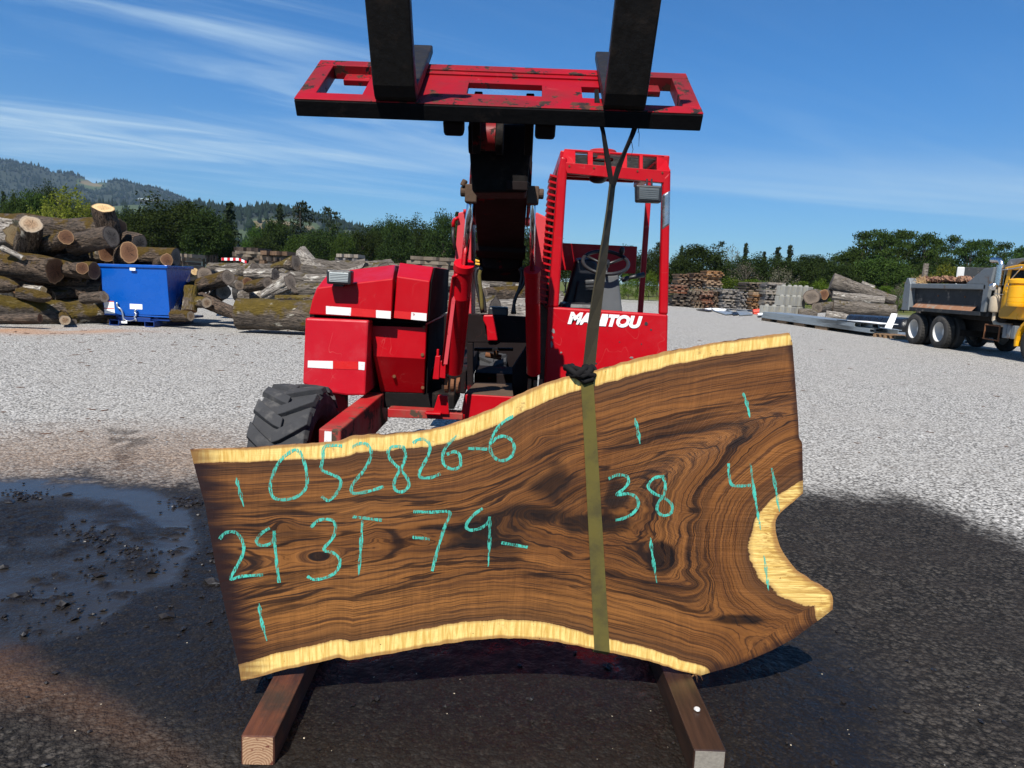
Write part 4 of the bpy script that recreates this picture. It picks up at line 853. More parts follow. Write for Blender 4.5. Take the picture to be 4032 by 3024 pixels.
# inside the cab
mb = MB(); mb.prism([P(*Z4(*q), 4.86) for q in ((1012, 1020), (1110, 1022), (1135, 1260), (1000, 1320))], (0, .30, .01)); con = mb.build("console", M['grey_plastic'], fk, bevel=.02, seg=3)
sc0, e1_ = P(*Z4(1032, 955), 4.93), Vector((1, 0, 0)); e2_ = Vector((0, .86, .51)).normalized(); R_ = .150
mb = MB(); mb.tube([sc0 + e1_ * cos(a) * R_ + e2_ * sin(a) * R_ for a in np.linspace(0, 2 * pi, 41)], .0125, 10, False)
wn_ = e1_.cross(e2_)
for a in (.5, 2.6, 4.7): mb.tube([sc0 - wn_ * .02, sc0 + (e1_ * cos(a) + e2_ * sin(a)) * (R_ - .004)], .009, 8)
mb.tube([sc0 - wn_ * .03, sc0 + wn_ * .012], .028, 14); kn = sc0 + (e1_ * cos(.75) + e2_ * sin(.75)) * (R_ + .004); mb.tube([kn, kn + wn_ * .03, kn + wn_ * .06], [.008, .020, .014], 12)
mb.tube([sc0 - wn_ * .02, sc0 - wn_ * .2], .022, 10); mb.build("steering_wheel", M['dark_plastic'], fk, True)
mb = MB(); mb.tube([P(*Z4(1130, 1060), 4.92), P(*Z4(1165, 1048), 4.93)], .016, 8); mb.tube([P(*Z4(1165, 1048), 4.93), P(*Z4(1260, 1028), 4.97)], [.012, .018], 10); mb.build("lever", M['dark_plastic'], fk, True)
mb = MB(); mb.prism([P(*Z4(*q), 5.30) for q in ((858, 940), (960, 935), (985, 960), (990, 1225), (775, 1220), (800, 1150))], (0, .12, .02)); seat = mb.build("seat", plain('navy_black_vinyl', (.010, .011, .016), .45, 0, .3, 10, .2, 60), fk, bevel=.03, seg=3)
mb = MB(); mb.prism([P(*Z4(*q), 5.26) for q in ((868, 1062), (970, 1055), (985, 1205), (838, 1212))], (0, .03, .0)); mb.build("seat_pad", plain('worn_black_vinyl', (.030, .032, .036), .55, 0, .3, 10, .3, 60), seat, bevel=.012)
mb = MB()
for k_ in range(6): pp(Z4, [(868 - 4 * k_, 1082 + 22 * k_), (972 + 2 * k_, 1077 + 22 * k_), (972 + 2 * k_, 1080 + 22 * k_), (868 - 4 * k_, 1085 + 22 * k_)], 5.254, .005, mb)
mb.build("seat_seam", M['dark_plastic'], seat)
part("seat_cushion", M['dark_plastic'], Z4, [(775, 1195), (1000, 1200), (1010, 1300), (765, 1290)], 4.98, .42, bevel=.03)
lamp(Z4, (1214, 492, 1370, 594), 4.50, fk, plain('dim_lamp_lens', (.10, .11, .11), .12, 0, .3, 30))
mb = MB()
for x in (1278, 1306): mb.tube([P(*Z4(x, 500), 4.53), P(*Z4(x, 462), 4.58)], .006, 8)
mb.build("lamp_bracket", M['dark_plastic'], fk)
mb = MB(); c_ = P(*Z4(987, 452), 4.70); mb.lathe([(.055, .0), (.055, -.008), (.048, -.022), (.028, -.032), (.001, -.034)], c_, (0, 0, 1), 24); mb.build("dome_lamp", M['dark_plastic'], fk, True)
mb = MB(); c_ = P(*Z4(1015, 300), 4.80); mb.lathe([(.001, .012), (.080, .010), (.086, .004), (.086, -.012), (.07, -.02), (.07, -.05)], c_, (0, 0, 1), 28); mb.build("beacon_base", M['red_dusty'], fk, auto=True)
for x, y in ((817, 382), (1370, 422), (963, 393), (1095, 403), (1222, 412)): mb = MB(); mb.tube([P(*Z4(x, y), 4.602), P(*Z4(x, y), 4.595)], .006, 8); mb.build("bolt", M['rust'], fk)
for x, y, r_ in ((1272, 1319, .012), (1302, 1355, .006), (976, 1555, .006), (1245, 1440, .004), (1115, 1428, .004)): mb = MB(); mb.tube([P(*Z4(x, y), 4.602), P(*Z4(x, y), 4.5985)], r_, 12); mb.build("bolt_hole", M['dark_plastic'], cabp)
M['chip'] = plain('bare_grey_chip', (.20, .18, .17), .7, 0, .3, 40)
for x, y, w_, h_ in ((722, 1362, 14, 20), (716, 1400, 8, 12), (712, 1442, 10, 24), (768, 1490, 9, 8), (798, 1580, 16, 9), (1187, 1520, 16, 10)):
    n_ = 9; pts_ = [(x + w_ * .7 * cos(a) * (1 + .3 * sin(3 * a + x)), y + h_ * .7 * sin(a) * (1 + .25 * cos(2 * a + y))) for a in np.linspace(0, 2 * pi, n_, endpoint=False)]; mb = MB(); pp(Z4, pts_, 4.5985, .003, mb); mb.build("paint_chip", M['chip'], cabp)
# lettering on the cab
cu = bpy.data.curves.new("lettering", 'FONT'); cu.body = "MANITOU"; cu.shear = .22; cu.extrude = .0012; cu.offset = .065; cu.size = 1; cu.space_character = .97
tmp = bpy.data.objects.new("lettering", cu); COL.objects.link(tmp); bpy.context.view_layer.update()
me = bpy.data.meshes.new_from_object(tmp.evaluated_get(bpy.context.evaluated_depsgraph_get())); bpy.data.objects.remove(tmp); bpy.data.curves.remove(cu)
co = np.zeros(len(me.vertices) * 3); me.vertices.foreach_get("co", co); co = co.reshape(-1, 3)
p0, p1, pt = P(*Z4(806, 1321), 4.6), P(*Z4(1247, 1349), 4.6), P(*Z4(820, 1247), 4.6)
lx = (co[:, 0] - co[:, 0].min()) / np.ptp(co[:, 0]); lz = (co[:, 1] - co[:, 1].min()) / np.ptp(co[:, 1])
new = np.stack([p0.x + lx * (p1.x - p0.x), np.full(len(co), 4.5975) + (co[:, 2] > 0) * -.0012, p0.z + lx * (p1.z - p0.z) + lz * (pt.z - p0.z)], -1)
me.vertices.foreach_set("co", new.ravel().astype(np.float32)); me.update(); me.name = "lettering"
link_mesh("lettering", me, M['white_paint'], cabp)

# black panels added over the cover sides for the shade beside the boom
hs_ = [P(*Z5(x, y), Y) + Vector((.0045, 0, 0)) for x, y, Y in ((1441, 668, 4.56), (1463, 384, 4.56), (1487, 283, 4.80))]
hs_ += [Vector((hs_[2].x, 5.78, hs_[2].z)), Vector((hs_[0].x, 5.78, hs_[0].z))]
mb = MB(); mb.prism(hs_, (.006, 0, 0)); mb.build("side_shade_panel", M['bay_shade'], hood2)
q_ = P(*Z5(1437, 688), 4.60); mb = MB(); mb.box((q_.x + .008, 5.14, (q_.z + P(*Z5(1421, 1197), 4.74).z) / 2), (.006, .98, q_.z - P(*Z5(1421, 1197), 4.74).z - .02)); mb.build("side_shade_panel", M['bay_shade'], mid)

# ================================================================== LOGS
def PX(x, y, X):
    d = ray(x, y); return Vector((0, 0, CAM_H)) + d * (X / d.x)
def bark(name, hi, lo, moss=None, mth=(.45, .62), pale=None, pth=(.62, .66), sx=3.2, sr=13):
    t = NT(name); v = t.map((sx, sr, sr)); n1 = t.noise(1, 7, .7, v, .6); n2 = t.vor(1.6, t.map((sx * 1.3, sr, sr)))
    n3 = t.noise(1, 4, .6, t.map((sx * 3, sr * 3, sr * 3)), .4)
    c = t.mix(t.ramp(n1, .32, .66), lo, hi); c = t.mix(t.ramp(n3, .50, .62, 0, .9), c, tuple(q * .22 for q in lo)); c = t.mix(t.ramp(t.rand(), 0, 1, .0, .35), c, (.10, .085, .07))
    if pale: c = t.mix(t.ramp(t.noise(1.0, 5, .6, t.map((2.2, 5, 5))), pth[0], pth[1]), c, pale)
    if moss:
        up = t.sep(t.node("ShaderNodeNewGeometry").outputs['Normal'])[2]; m = t.math('ADD', t.noise(2.6, 6, .65), t.math('MULTIPLY', up, .14))
        c = t.mix(t.ramp(m, mth[0], mth[1], 0, .92), c, t.mix(t.noise(9, 4, .65), moss, tuple(q * .35 for q in moss)))
    h = t.math('ADD', n1, t.math('ADD', t.math('MULTIPLY', n3, .7), t.math('MULTIPLY', n2, .35)))
    return t.done(c, .9, 0, t.bump(h, 1.0, .07), Specular_IOR_Level=.2)
M['bark'] = bark('furrowed_bark', (0.158, 0.108, 0.076), (0.029, 0.020, 0.015))
M['bark_moss'] = bark('mossy_bark', (0.158, 0.112, 0.079), (0.030, 0.022, 0.017), (.115, .070, .009), (.565, .65))
M['bark_moss_thick'] = bark('thickly_mossed_bark', (0.212, 0.162, 0.119), (0.043, 0.031, 0.024), (.150, .100, .012), (.49, .62), (.46, .42, .34), (.60, .66))
M['bark_pale'] = bark('bleached_barkless_wood', (.44, .395, .34), (.155, .128, .105), None, pale=(.58, .54, .47), pth=(.58, .68), sx=1.6)
M['bark_grey'] = bark('weathered_grey_log', (0.221, 0.189, 0.156), (0.086, 0.070, 0.056), (.12, .085, .014), (.64, .74), pale=(.45, .41, .35), pth=(.63, .70), sx=1.6)
def endgrain(name, cen, rim, edge_, dark=(.05, .03, .02)):
    t = NT(name); sx_ = t.sep(); r_ = t.math('SQRT', t.math('ADD', t.math('MULTIPLY', sx_[1], sx_[1]), t.math('MULTIPLY', sx_[2], sx_[2])))
    w_ = t.math('ADD', r_, t.math('MULTIPLY', t.noise(3, 3), .10)); rg = t.math('SINE', t.math('MULTIPLY', w_, 130))
    rr = t.attr('rad'); rw = t.math('ADD', rr, t.math('MULTIPLY', t.math('SUBTRACT', t.noise(4, 4), .5), .25))
    c = t.mix(t.ramp(rw, .30, .80), cen, rim); c = t.mix(t.ramp(rw, .86, .95), c, edge_); c = t.mix(t.ramp(rg, .2, 1, 0, .25), c, dark); c = t.mix(t.ramp(t.noise(5, 6, .7), .55, .72, 0, .6), c, dark)
    ang = t.math('ARCTAN2', sx_[1], sx_[2]); ck = t.ramp(t.math('ABSOLUTE', t.math('SUBTRACT', t.noise(1.0, 2, .5, t.comb(t.math('MULTIPLY', ang, 2.6), t.math('MULTIPLY', r_, .8), t.math('MULTIPLY', t.rand(), 40))), .5)), .022, .006); c = t.mix(t.math('MULTIPLY', ck, t.ramp(rr, .95, .2)), c, tuple(q * .3 for q in dark))
    return t.done(c, .8, 0, t.bump(t.noise(60, 4), .4, .01), Specular_IOR_Level=.2)
M['cut_brown'] = endgrain('walnut_cut_end', (.13, .060, .032), (.17, .085, .045), (.34, .20, .10))
M['cut_pale'] = endgrain('fresh_pale_cut', (.55, .36, .17), (.62, .44, .22), (.30, .2, .1), (.30, .17, .07))
M['cut_grey'] = endgrain('weathered_cut_end', (.12, .095, .075), (.19, .15, .115), (.10, .075, .06))
M['cut_tan'] = endgrain('tan_cut_end', (.30, .19, .11), (.40, .30, .20), (.30, .24, .18), (.12, .08, .05))
def log_mesh(name, length, r0, r1, seed=0, bend=0.0, sag=0.0, rough=.10, oval=1.0, n=40, taper_end=0.0, slant=0.0):
    m = max(8, int(length / .10)); rings = []
    A_ = np.linspace(0, 2 * pi, n, endpoint=False)
    for i in range(m + 1):
        u = i / m; x = u * length; r_ = r0 + (r1 - r0) * u
        if taper_end and u > 1 - taper_end: r_ *= sqrt(max(.06, 1 - ((u - 1 + taper_end) / taper_end) ** 2))
        nz = vnoise(A_ * 4 / pi * 2, np.full(n, x * 1.3), seed, 2) * rough + vnoise(np.where(A_ > pi, 2 * pi - A_, A_) * .9, np.full(n, x * .8), seed + 5, 2) * rough * 1.6 + np.abs(vnoise(A_ * 6, np.full(n, x * 2.2), seed + 9, 3)) * rough * .9
        nz = nz * (1 - np.exp(-np.minimum(A_, 2 * pi - A_) * 6)) + 0.0
        cy = bend * sin(u * pi) + .03 * r0 * sin(u * 9 + seed); cz = sag * sin(u * pi)
        rings.append([(x + slant * r_ * cos(a) * (u if u > .5 else -(1 - u)) , cy + r_ * oval * cos(a) * (1 + q), cz + r_ * sin(a) * (1 + q)) for a, q in zip(A_, nz)])
    mb = MB(); mb.loft(rings, caps=False)
    def cap(ring, x_off):
        c = np.mean(ring, 0); v = [tuple(c)]; f = []; rad = [0.0]; prev = None
        for k_, s_ in enumerate((.5, .86, 1.0)):
            b = len(v); v += [tuple(c + (np.array(p) - c) * s_) for p in ring]; rad += [s_] * n
            for j in range(n):
                jj = (j + 1) % n
                f.append((0, b + j, b + jj) if k_ == 0 else (b - n + j, b + j, b + jj, b - n + jj))
        return v, f, rad
    return mb, cap(rings[0], 0), cap(rings[-1], 0)
def place(o, p0, p1, roll=0.0):
    p0, p1 = Vector(p0), Vector(p1); d = (p1 - p0).normalized(); up = Vector((0, 0, 1)) if abs(d.z) < .95 else Vector((0, 1, 0))
    y = up.cross(d).normalized(); z = d.cross(y); m = Matrix((d, y, z)).transposed().to_4x4(); m = m @ Matrix.Rotation(roll, 4, 'X')
    o.location = p0; o.rotation_euler = m.to_euler()
def make_cap(par, cap, mat):
    v, f, rad = cap; me = bpy.data.meshes.new("cut_end"); me.from_pydata(v, [], f); me.attributes.new("rad", 'FLOAT', 'POINT').data.foreach_set("value", rad)
    bm = bmesh.new(); bm.from_mesh(me); bm.to_mesh(me); bm.free(); me.materials.append(mat); o = bpy.data.objects.new("cut_end", me); COL.objects.link(o); o.parent = par; return o
_lg = [100]
def log(p0, p1, r0, r1, mat, cut, label, group=None, name="log", roll=0.0, cut2=None, **kw):
    _lg[0] += 1; p0, p1 = Vector(p0), Vector(p1)
    mb, c0, c1 = log_mesh(name, (p1 - p0).length, r0, r1, seed=_lg[0], **kw)
    o = mb.build(name, M[mat], None, True); place(o, p0, p1, roll); tag(o, label, "log", group)
    make_cap(o, c0, M[cut2 or cut]); make_cap(o, c1, M[cut]); return o
def zlog(zf, a, b, rpx, mat, cut, label, group=None, **kw):
    """a, b: (x, y, metres away) of the axis ends; rpx: radius there"""
    s_ = {ZL: 3.16, ZM: 3.6867, ZS: 3.6867, ZB: 4.424}[zf]; pa, pb = P(*zf(a[0], a[1]), a[2]), P(*zf(b[0], b[1]), b[2]); r = rpx if isinstance(rpx, tuple) else (rpx, rpx)
    return log(pa, pb, r[0] / s_ * a[2] / F, r[1] / s_ * b[2] / F, mat, cut, label, group, **kw)
LP = "logs in the tall pile behind the blue hopper"
zlog(ZL, (-260, 1330, 15.9), (1400, 1400, 18.0), (185, 190), 'bark_moss_thick', 'cut_brown', "long bowed log thick with yellow moss lying left of the hopper", LP, sag=-.16, rough=.14)
zlog(ZL, (-200, 1500, 15.3), (500, 1498, 15.4), (58, 60), 'bark', 'cut_brown', "thin dark log lying on the gravel in front of the mossy bowed log", LP)
zlog(ZL, (790, 1450, 16.8), (812, 1520, 16.0), (56, 58), 'bark_moss', 'cut_tan', "short branch stub with a grey round end low in front of the mossy bowed log", LP)
zlog(ZL, (-260, 790, 17.1), (690, 900, 16.8), (165, 150), 'bark_moss', 'cut_brown', "thick deeply furrowed log in the middle of the pile with a dark square end", LP, rough=.13)
zlog(ZL, (560, 850, 17.3), (1172, 905, 17.0), (105, 95), 'bark_moss', 'cut_brown', "mossy log ending beside the top left corner of the blue hopper", LP)
zlog(ZL, (880, 860, 17.2), (1020, 872, 16.55), (62, 70), 'bark', 'cut_brown', "sawn branch stub with a dark brown oval face just left of the hopper rim", LP)
zlog(ZL, (-330, 330, 18.8), (1500, 420, 18.4), (150, 140), 'bark_moss', 'cut_brown', "longest log along the top of the pile with reddish moss on its back", LP, rough=.12)
zlog(ZL, (340, 700, 17.5), (398, 325, 16.7), (150, 118), 'bark_moss_thick', 'cut_tan', "upright mossy trunk with a big grey round cut on top of the pile", LP, rough=.12)
zlog(ZL, (560, 620, 17.7), (822, 484, 16.6), (120, 92), 'bark_moss', 'cut_brown', "mossy trunk with a reddish brown oval cut beside the upright mossy trunk", LP)
zlog(ZL, (900, 580, 17.2), (1392, 478, 17.0), (140, 132), 'bark', 'cut_grey', "rough barked log with a dark end under the stump on top of the pile", LP, rough=.12)
zlog(ZL, (1370, 470, 17.9), (1285, 118, 17.6), (150, 118), 'bark', 'cut_pale', "stump standing upright on top of the pile with a pale sawn top", LP, rough=.10, slant=-.25)
zlog(ZL, (1440, 800, 18.6), (1600, 672, 17.2), (120, 132), 'bark', 'cut_brown', "log with a broad brown lobed cut facing the yard above the hopper", LP, oval=.75)
zlog(ZL, (1560, 720, 18.1), (2190, 735, 18.0), (105, 112), 'bark_moss', 'cut_grey', "round mossy log behind the right part of the hopper", LP)
zlog(ZL, (1930, 830, 18.2), (2080, 768, 17.4), (75, 84), 'bark', 'cut_brown', "short log with a brown oval cut right above the hopper corner", LP, oval=.85)
zlog(ZL, (1420, 470, 18.9), (1740, 560, 18.3), (105, 100), 'bark', 'cut_grey', "dark log slanting down behind the lobed brown cut", LP)
zlog(ZL, (300, 1140, 17.6), (1300, 1150, 17.4), (100, 105), 'bark', 'cut_brown', "shaded log deep inside the pile above the bowed mossy log", LP)
zlog(ZL, (300, 1000, 18.3), (1260, 1030, 18.2), (130, 130), 'bark', 'cut_brown', "shaded log in the dark middle of the pile", LP)
zlog(ZL, (1030, 1250, 16.9), (1300, 1230, 16.7), (62, 66), 'bark', 'cut_tan', "short log end in the gap left of the hopper", LP)
zlog(ZL, (-300, 480, 17.9), (215, 470, 17.3), (190, 150), 'bark_pale', 'cut_pale', "broken trunk with torn pale yellow wood at the left top of the pile", LP, rough=.22)
zlog(ZL, (-300, 300, 18.0), (200, 330, 17.6), (110, 60), 'bark_pale', 'cut_pale', "splintered pale yellow slab of trunk above the broken trunk", LP, rough=.25)
zlog(ZL, (-300, 1040, 16.6), (235, 1105, 16.3), (120, 90), 'bark_moss', 'cut_brown', "stubby mossy log above the bowed log at the left", LP, taper_end=.5)
zlog(ZL, (330, 1130, 16.9), (545, 1145, 16.7), (52, 46), 'bark_pale', 'cut_pale', "small pale split block wedged above the bowed mossy log", LP, rough=.2)
zlog(ZL, (250, 1180, 16.4), (640, 1250, 16.3), (70, 60), 'bark_moss', 'cut_brown', "short dark mossy branch lying on the bowed log", LP, taper_end=.4, rough=.2)
zlog(ZL, (40, 620, 16.6), (300, 750, 16.5), (40, 30), 'bark_pale', 'cut_pale', "broken grey branch with a pale torn end on the furrowed log", LP, rough=.2)
zlog(ZL, (1220, 700, 18.6), (1330, 690, 17.9), (95, 100), 'bark_moss_thick', 'cut_brown', "mossy log glimpsed through the gap below the rough barked log", LP)
zlog(ZL, (1290, 1500, 17.6), (2300, 1480, 17.9), (60, 60), 'bark_moss', 'cut_brown', "low log lying in the shade behind the hopper base", LP)
zlog(ZL, (1290, 1200, 18.6), (2450, 1230, 18.9), (150, 130), 'bark', 'cut_brown', "thick log hidden mostly behind the hopper", LP)
zlog(ZL, (-400, 700, 19.2), (1400, 760, 19.2), (200, 180), 'bark', 'cut_brown', "dark thick log at the back of the pile", LP)
for i in range(9):
    x0 = RND.uniform(-400, 500); y0 = RND.choice((1060, 1180, 1290, 960)); r_ = RND.uniform(80, 130)
    zlog(ZL, (x0, y0 + RND.uniform(-40, 40), 17.9 + .35 * (i % 5)), (x0 + RND.uniform(650, 1000), y0 + RND.uniform(-40, 40), 17.8 + .35 * (i % 5)), r_, 'bark', 'cut_brown', "dark shaded log buried inside the tall pile left of the hopper", "dark logs buried inside the tall pile")
LM = "logs in the loose heap behind the forklift"
zlog(ZM, (880, 1235, 16.9), (2400, 1290, 17.0), (225, 240), 'bark_moss_thick', 'cut_grey', "huge yellow mossed log with pale bare patches on the gravel left of the forklift", LM, rough=.11, n=32)
zlog(ZM, (190, 880, 19.0), (735, 705, 18.2), (100, 112), 'bark_moss', 'cut_grey', "furrowed log slanting up to the right, just right of the hopper", LM)
zlog(ZM, (165, 1200, 17.7), (190, 845, 17.9), (98, 90), 'bark_moss_thick', 'cut_brown', "short mossy stump standing against the right side of the hopper", LM)
zlog(ZM, (150, 1060, 18.1), (425, 1075, 17.6), (95, 75), 'bark_moss_thick', 'cut_tan', "mossy chunk with a torn tan end beside the standing stump", LM)
zlog(ZM, (-60, 1255, 17.2), (190, 1270, 17.0), (85, 70), 'bark_moss', 'cut_tan', "small split log on the ground at the hopper base", LM)
zlog(ZM, (330, 1030, 18.3), (870, 1240, 17.6), (105, 90), 'bark', 'cut_brown', "dark shaded log running down behind the huge mossed log", LM)
zlog(ZM, (520, 1000, 19.4), (660, 920, 18.6), (100, 108), 'bark', 'cut_grey', "shaded log showing a dark round end in the heap", LM)
zlog(ZM, (450, 560, 25), (1400, 575, 24.6), (58, 62), 'bark_grey', 'cut_grey', "long straight grey brown log lying level at the back of the heap", LM)
zlog(ZM, (520, 700, 21.5), (395, 672, 20.4), (100, 104), 'bark_grey', 'cut_grey', "log with a large black round end beside the hopper rim", LM)
zlog(ZM, (300, 660, 22), (245, 625, 21), (50, 50), 'bark_pale', 'cut_pale', "small log with a cream round end beside the hopper rim", LM)
zlog(ZM, (1000, 660, 20.4), (1420, 665, 20), (62, 75), 'bark_pale', 'cut_grey', "bleached log with a flared end in the middle of the heap", LM, rough=.2)
zlog(ZM, (760, 720, 20.5), (1010, 770, 19.3), (64, 70), 'bark_moss', 'cut_brown', "log with a brown round end in the middle of the heap", LM)
zlog(ZM, (800, 790, 20.2), (900, 825, 19.2), (64, 68), 'bark_grey', 'cut_grey', "log with a black round end below the brown ended log", LM)
zlog(ZM, (1010, 850, 19.4), (1300, 790, 18.9), (80, 85), 'bark_moss', 'cut_grey', "short log with a moss cap on top of the shaded hollow", LM)
zlog(ZM, (1255, 985, 18.2), (1640, 790, 17.9), (60, 125), 'bark_pale', 'cut_grey', "bleached flaring root end above the huge mossed log", LM, rough=.25)
zlog(ZM, (1640, 740, 19), (2300, 745, 19), (72, 76), 'bark_pale', 'cut_grey', "whitish barkless log beside the forklift hood, upper one", LM, rough=.18)
zlog(ZM, (1690, 910, 18.2), (2300, 900, 18.2), (112, 100), 'bark_grey', 'cut_grey', "grey cracked log right behind the forklift hood, lower one", LM, rough=.2)
zlog(ZM, (1380, 560, 23), (1720, 500, 22.6), (40, 100), 'bark_moss_thick', 'cut_grey', "mossy wedge shaped butt log left of the driftwood trunk", LM, rough=.15)
zlog(ZM, (1790, 395, 23.4), (2700, 640, 22.6), (125, 130), 'bark_pale', 'cut_grey', "large pale driftwood trunk rearing up at its left end above the hood", LM, sag=-.45, rough=.16)
zlog(ZM, (1500, 620, 22), (1610, 665, 21.6), (45, 48), 'bark_grey', 'cut_grey', "short stub with a square end left of the driftwood trunk", LM)
zlog(ZM, (1420, 1010, 17.5), (2100, 1015, 17.5), (45, 50), 'bark_moss_thick', 'cut_grey', "thin moss covered log lying on top of the huge mossed log", LM)
zlog(ZM, (560, 640, 22.5), (1050, 650, 22), (60, 60), 'bark_pale', 'cut_grey', "pale split log behind the brown ended log", LM, rough=.2)
zlog(ZM, (900, 640, 22), (1130, 590, 21.6), (70, 90), 'bark_grey', 'cut_grey', "log with a grey slanted cut beneath the long straight log", LM)
zlog(ZM, (2650, 560, 24), (3480, 600, 24), (85, 60), 'bark_grey', 'cut_grey', "long dark weathered trunk above the right end of the hood", LM, rough=.18)
# the rest of the heap: one kind copied with turns and sizes
protos = []
for i in range(9):
    _lg[0] += 1; L_g = RND.uniform(1.5, 3.2); r_ = RND.uniform(.15, .30)
    mb, c0, c1 = log_mesh("log", L_g, r_, r_ * RND.uniform(.7, 1.05), seed=_lg[0], bend=RND.uniform(-.12, .12), rough=RND.uniform(.12, .24), n=18)
    o = mb.build("log", M[('bark_grey', 'bark_pale', 'bark_grey', 'bark_pale', 'bark_grey', 'bark_pale', 'bark_moss', 'bark', 'bark_pale')[i]], None, True); make_cap(o, c0, M['cut_grey']); make_cap(o, c1, M[('cut_grey', 'cut_tan', 'cut_brown')[i % 3]]); protos.append([o, L_g, r_, False])
kinds_ = ('weathered grey log', 'bleached barkless log', 'cracked grey log', 'short bleached log', 'rough grey log', 'pale twisted log', 'mossy log', 'brown barked log', 'cream coloured log')
def scatter(x, y, z, yaw, pitch, k, sc, where, group):
    pr = protos[k]; o = pr[0] if not pr[3] else copy_tree(pr[0]); pr[3] = True
    d = Vector((cos(yaw) * cos(pitch), sin(yaw) * cos(pitch), sin(pitch))); c = Vector((x, y, z + pr[2] * sc * .8)); place(o, c - d * pr[1] * sc / 2, c + d * pr[1] * sc / 2, RND.uniform(0, 6)); o.scale = (sc, sc, sc)
    tag(o, kinds_[k] + " " + where, "log", group)
for i in range(34):                                       # broken limbs and short pieces on the face of the tall pile
    zx, zy = RND.uniform(-20, 930), RND.choice((600, 640, 900, 1050, 1080, 1150, 1230, 1480, 1520, 760)); Y = 17.1 + (1500 - zy) / 1500 * 1.3 + RND.uniform(-.2, .2)
    p = P(*ZL(zx + 0, zy + RND.uniform(-30, 30)), Y); scatter(p.x, p.y, max(0, p.z - .1), RND.uniform(-.9, .9) + RND.choice((0, pi)), RND.uniform(-.35, .35), RND.choice((6, 7, 6, 7, 5, 8, 4)), RND.uniform(.28, .6), "wedged between the big logs of the tall pile", "short pieces wedged in the tall pile")
HG = "weathered logs filling the heap behind the forklift"
for i in range(92):
    y = RND.uniform(17.8, 28); xl = -.42 * y + 1.0 + (1 if y > 20 else 0); x = RND.uniform(xl, .05 * y)
    h = max(0, min(1.55, (y - 16.5) * .19)) * RND.uniform(.1, 1)
    if y < 20: x = max(x, -.30 * y)
    if x > .02 * y - 2: h *= .9
    k = RND.choice((0, 0, 1, 1, 2, 3, 3, 4, 5, 5, 6, 7, 8)); scatter(x, y, h, RND.uniform(-.7, .7) + RND.choice((0, pi)), RND.uniform(-.16, .16), k, RND.uniform(.75, 1.3), "lying loose in the heap behind the forklift", HG)
for i in range(42):                                       # the crest of the heap
    y = RND.uniform(23.6, 27); x = RND.uniform(-.27 * y, -.03 * y); scatter(x, y, RND.uniform(.6, 1.3), RND.uniform(-.6, .6) + RND.choice((0, pi)), RND.uniform(-.2, .2), RND.choice((1, 3, 5, 8, 0, 0, 4)), RND.uniform(.7, 1.1), "on the crest of the heap behind the forklift", "weathered logs on the crest of the heap")
for i in range(38):                                       # seen through the gap under the boom
    y = RND.uniform(12.5, 19); x = -.035 * y + RND.uniform(-1.0, 1.3); h = max(0, (y - 12.5) * .10) * RND.uniform(.2, 1)
    scatter(x, y, h, RND.uniform(-1.0, 1.0) + RND.choice((0, pi)), RND.uniform(-.2, .2), RND.choice((1, 3, 5, 8, 0, 1, 3)), RND.uniform(.35, .7), "in the low rubble of broken wood seen under the boom", "broken logs in the rubble seen under the boom")

# ================================================================== BLUE HOPPER
M['blue'] = plain('blue_powder_coat', (.002, .075, .36), .28, 0, .10, 2)
M['blue_dark'] = plain('blue_base_steel', (.004, .03, .16), .4, 0, .2, 4)
M['decal'] = plain('white_decal', (.78, .77, .76), .5, 0, .05, 30); M['decal_red'] = plain('red_decal_stripe', (.6, .03, .02), .5)
M['zinc'] = plain('zinc_plated_steel', (.5, .52, .54), .3, .8, .15, 20)
HY = 17.2; hp = empty("tipping_hopper", G(560, 1285), "blue steel tipping hopper with white decals standing on the gravel before the log pile", "hopper")
fl, fr, frb, flb = (P(*ZL(*q), HY) for q in ((1240, 845), (2068, 866), (2116, 1462), (1298, 1442)))
Yb, Yb2 = 19.3, 18.7; ZO = zoom(0, 500, 1.843)
br = P(*ZO(1392, 1030), Yb); brb = P(*ZO(1300, 1368), Yb2); bl = Vector((fl.x - .02, Yb, br.z)); blb = Vector((flb.x, Yb2, brb.z)); th = Vector((0, 0, .004))
mb = MB(); ins = [fl + Vector((.03, .03, 0)), fr + Vector((-.03, .03, 0)), br + Vector((-.03, -.03, 0)), bl + Vector((.03, -.03, 0))]; lowv = [p - Vector((0, 0, .9)) for p in ins]
mb.add([fl, fr, br, bl, flb, frb, brb, blb] + ins + lowv, [(4, 5, 1, 0), (5, 6, 2, 1), (6, 7, 3, 2), (7, 4, 0, 3), (7, 6, 5, 4), (0, 1, 9, 8), (1, 2, 10, 9), (2, 3, 11, 10), (3, 0, 8, 11), (8, 9, 13, 12), (9, 10, 14, 13), (10, 11, 15, 14), (11, 8, 12, 15), (12, 13, 14, 15)])
mb.build("bin", M['blue'], hp, bevel=.01)
mb = MB(); rim = [fl, fr, br, bl, fl]
for a, b in zip(rim[:-1], rim[1:]):
    d = (b - a).normalized(); mb.box((a + b) / 2 + Vector((0, 0, .02)), ((b - a).length + .08, .07, .07), d.to_track_quat('X', 'Z').to_matrix())
mb.build("rim", M['blue'], hp, bevel=.012)
mb = MB(); mb.box((flb + frb) / 2 + Vector((0, .03, -.02)), ((frb - flb).length, .06, .03)); mb.build("lower_flange", M['blue'], hp, bevel=.005)
zg = 0.0
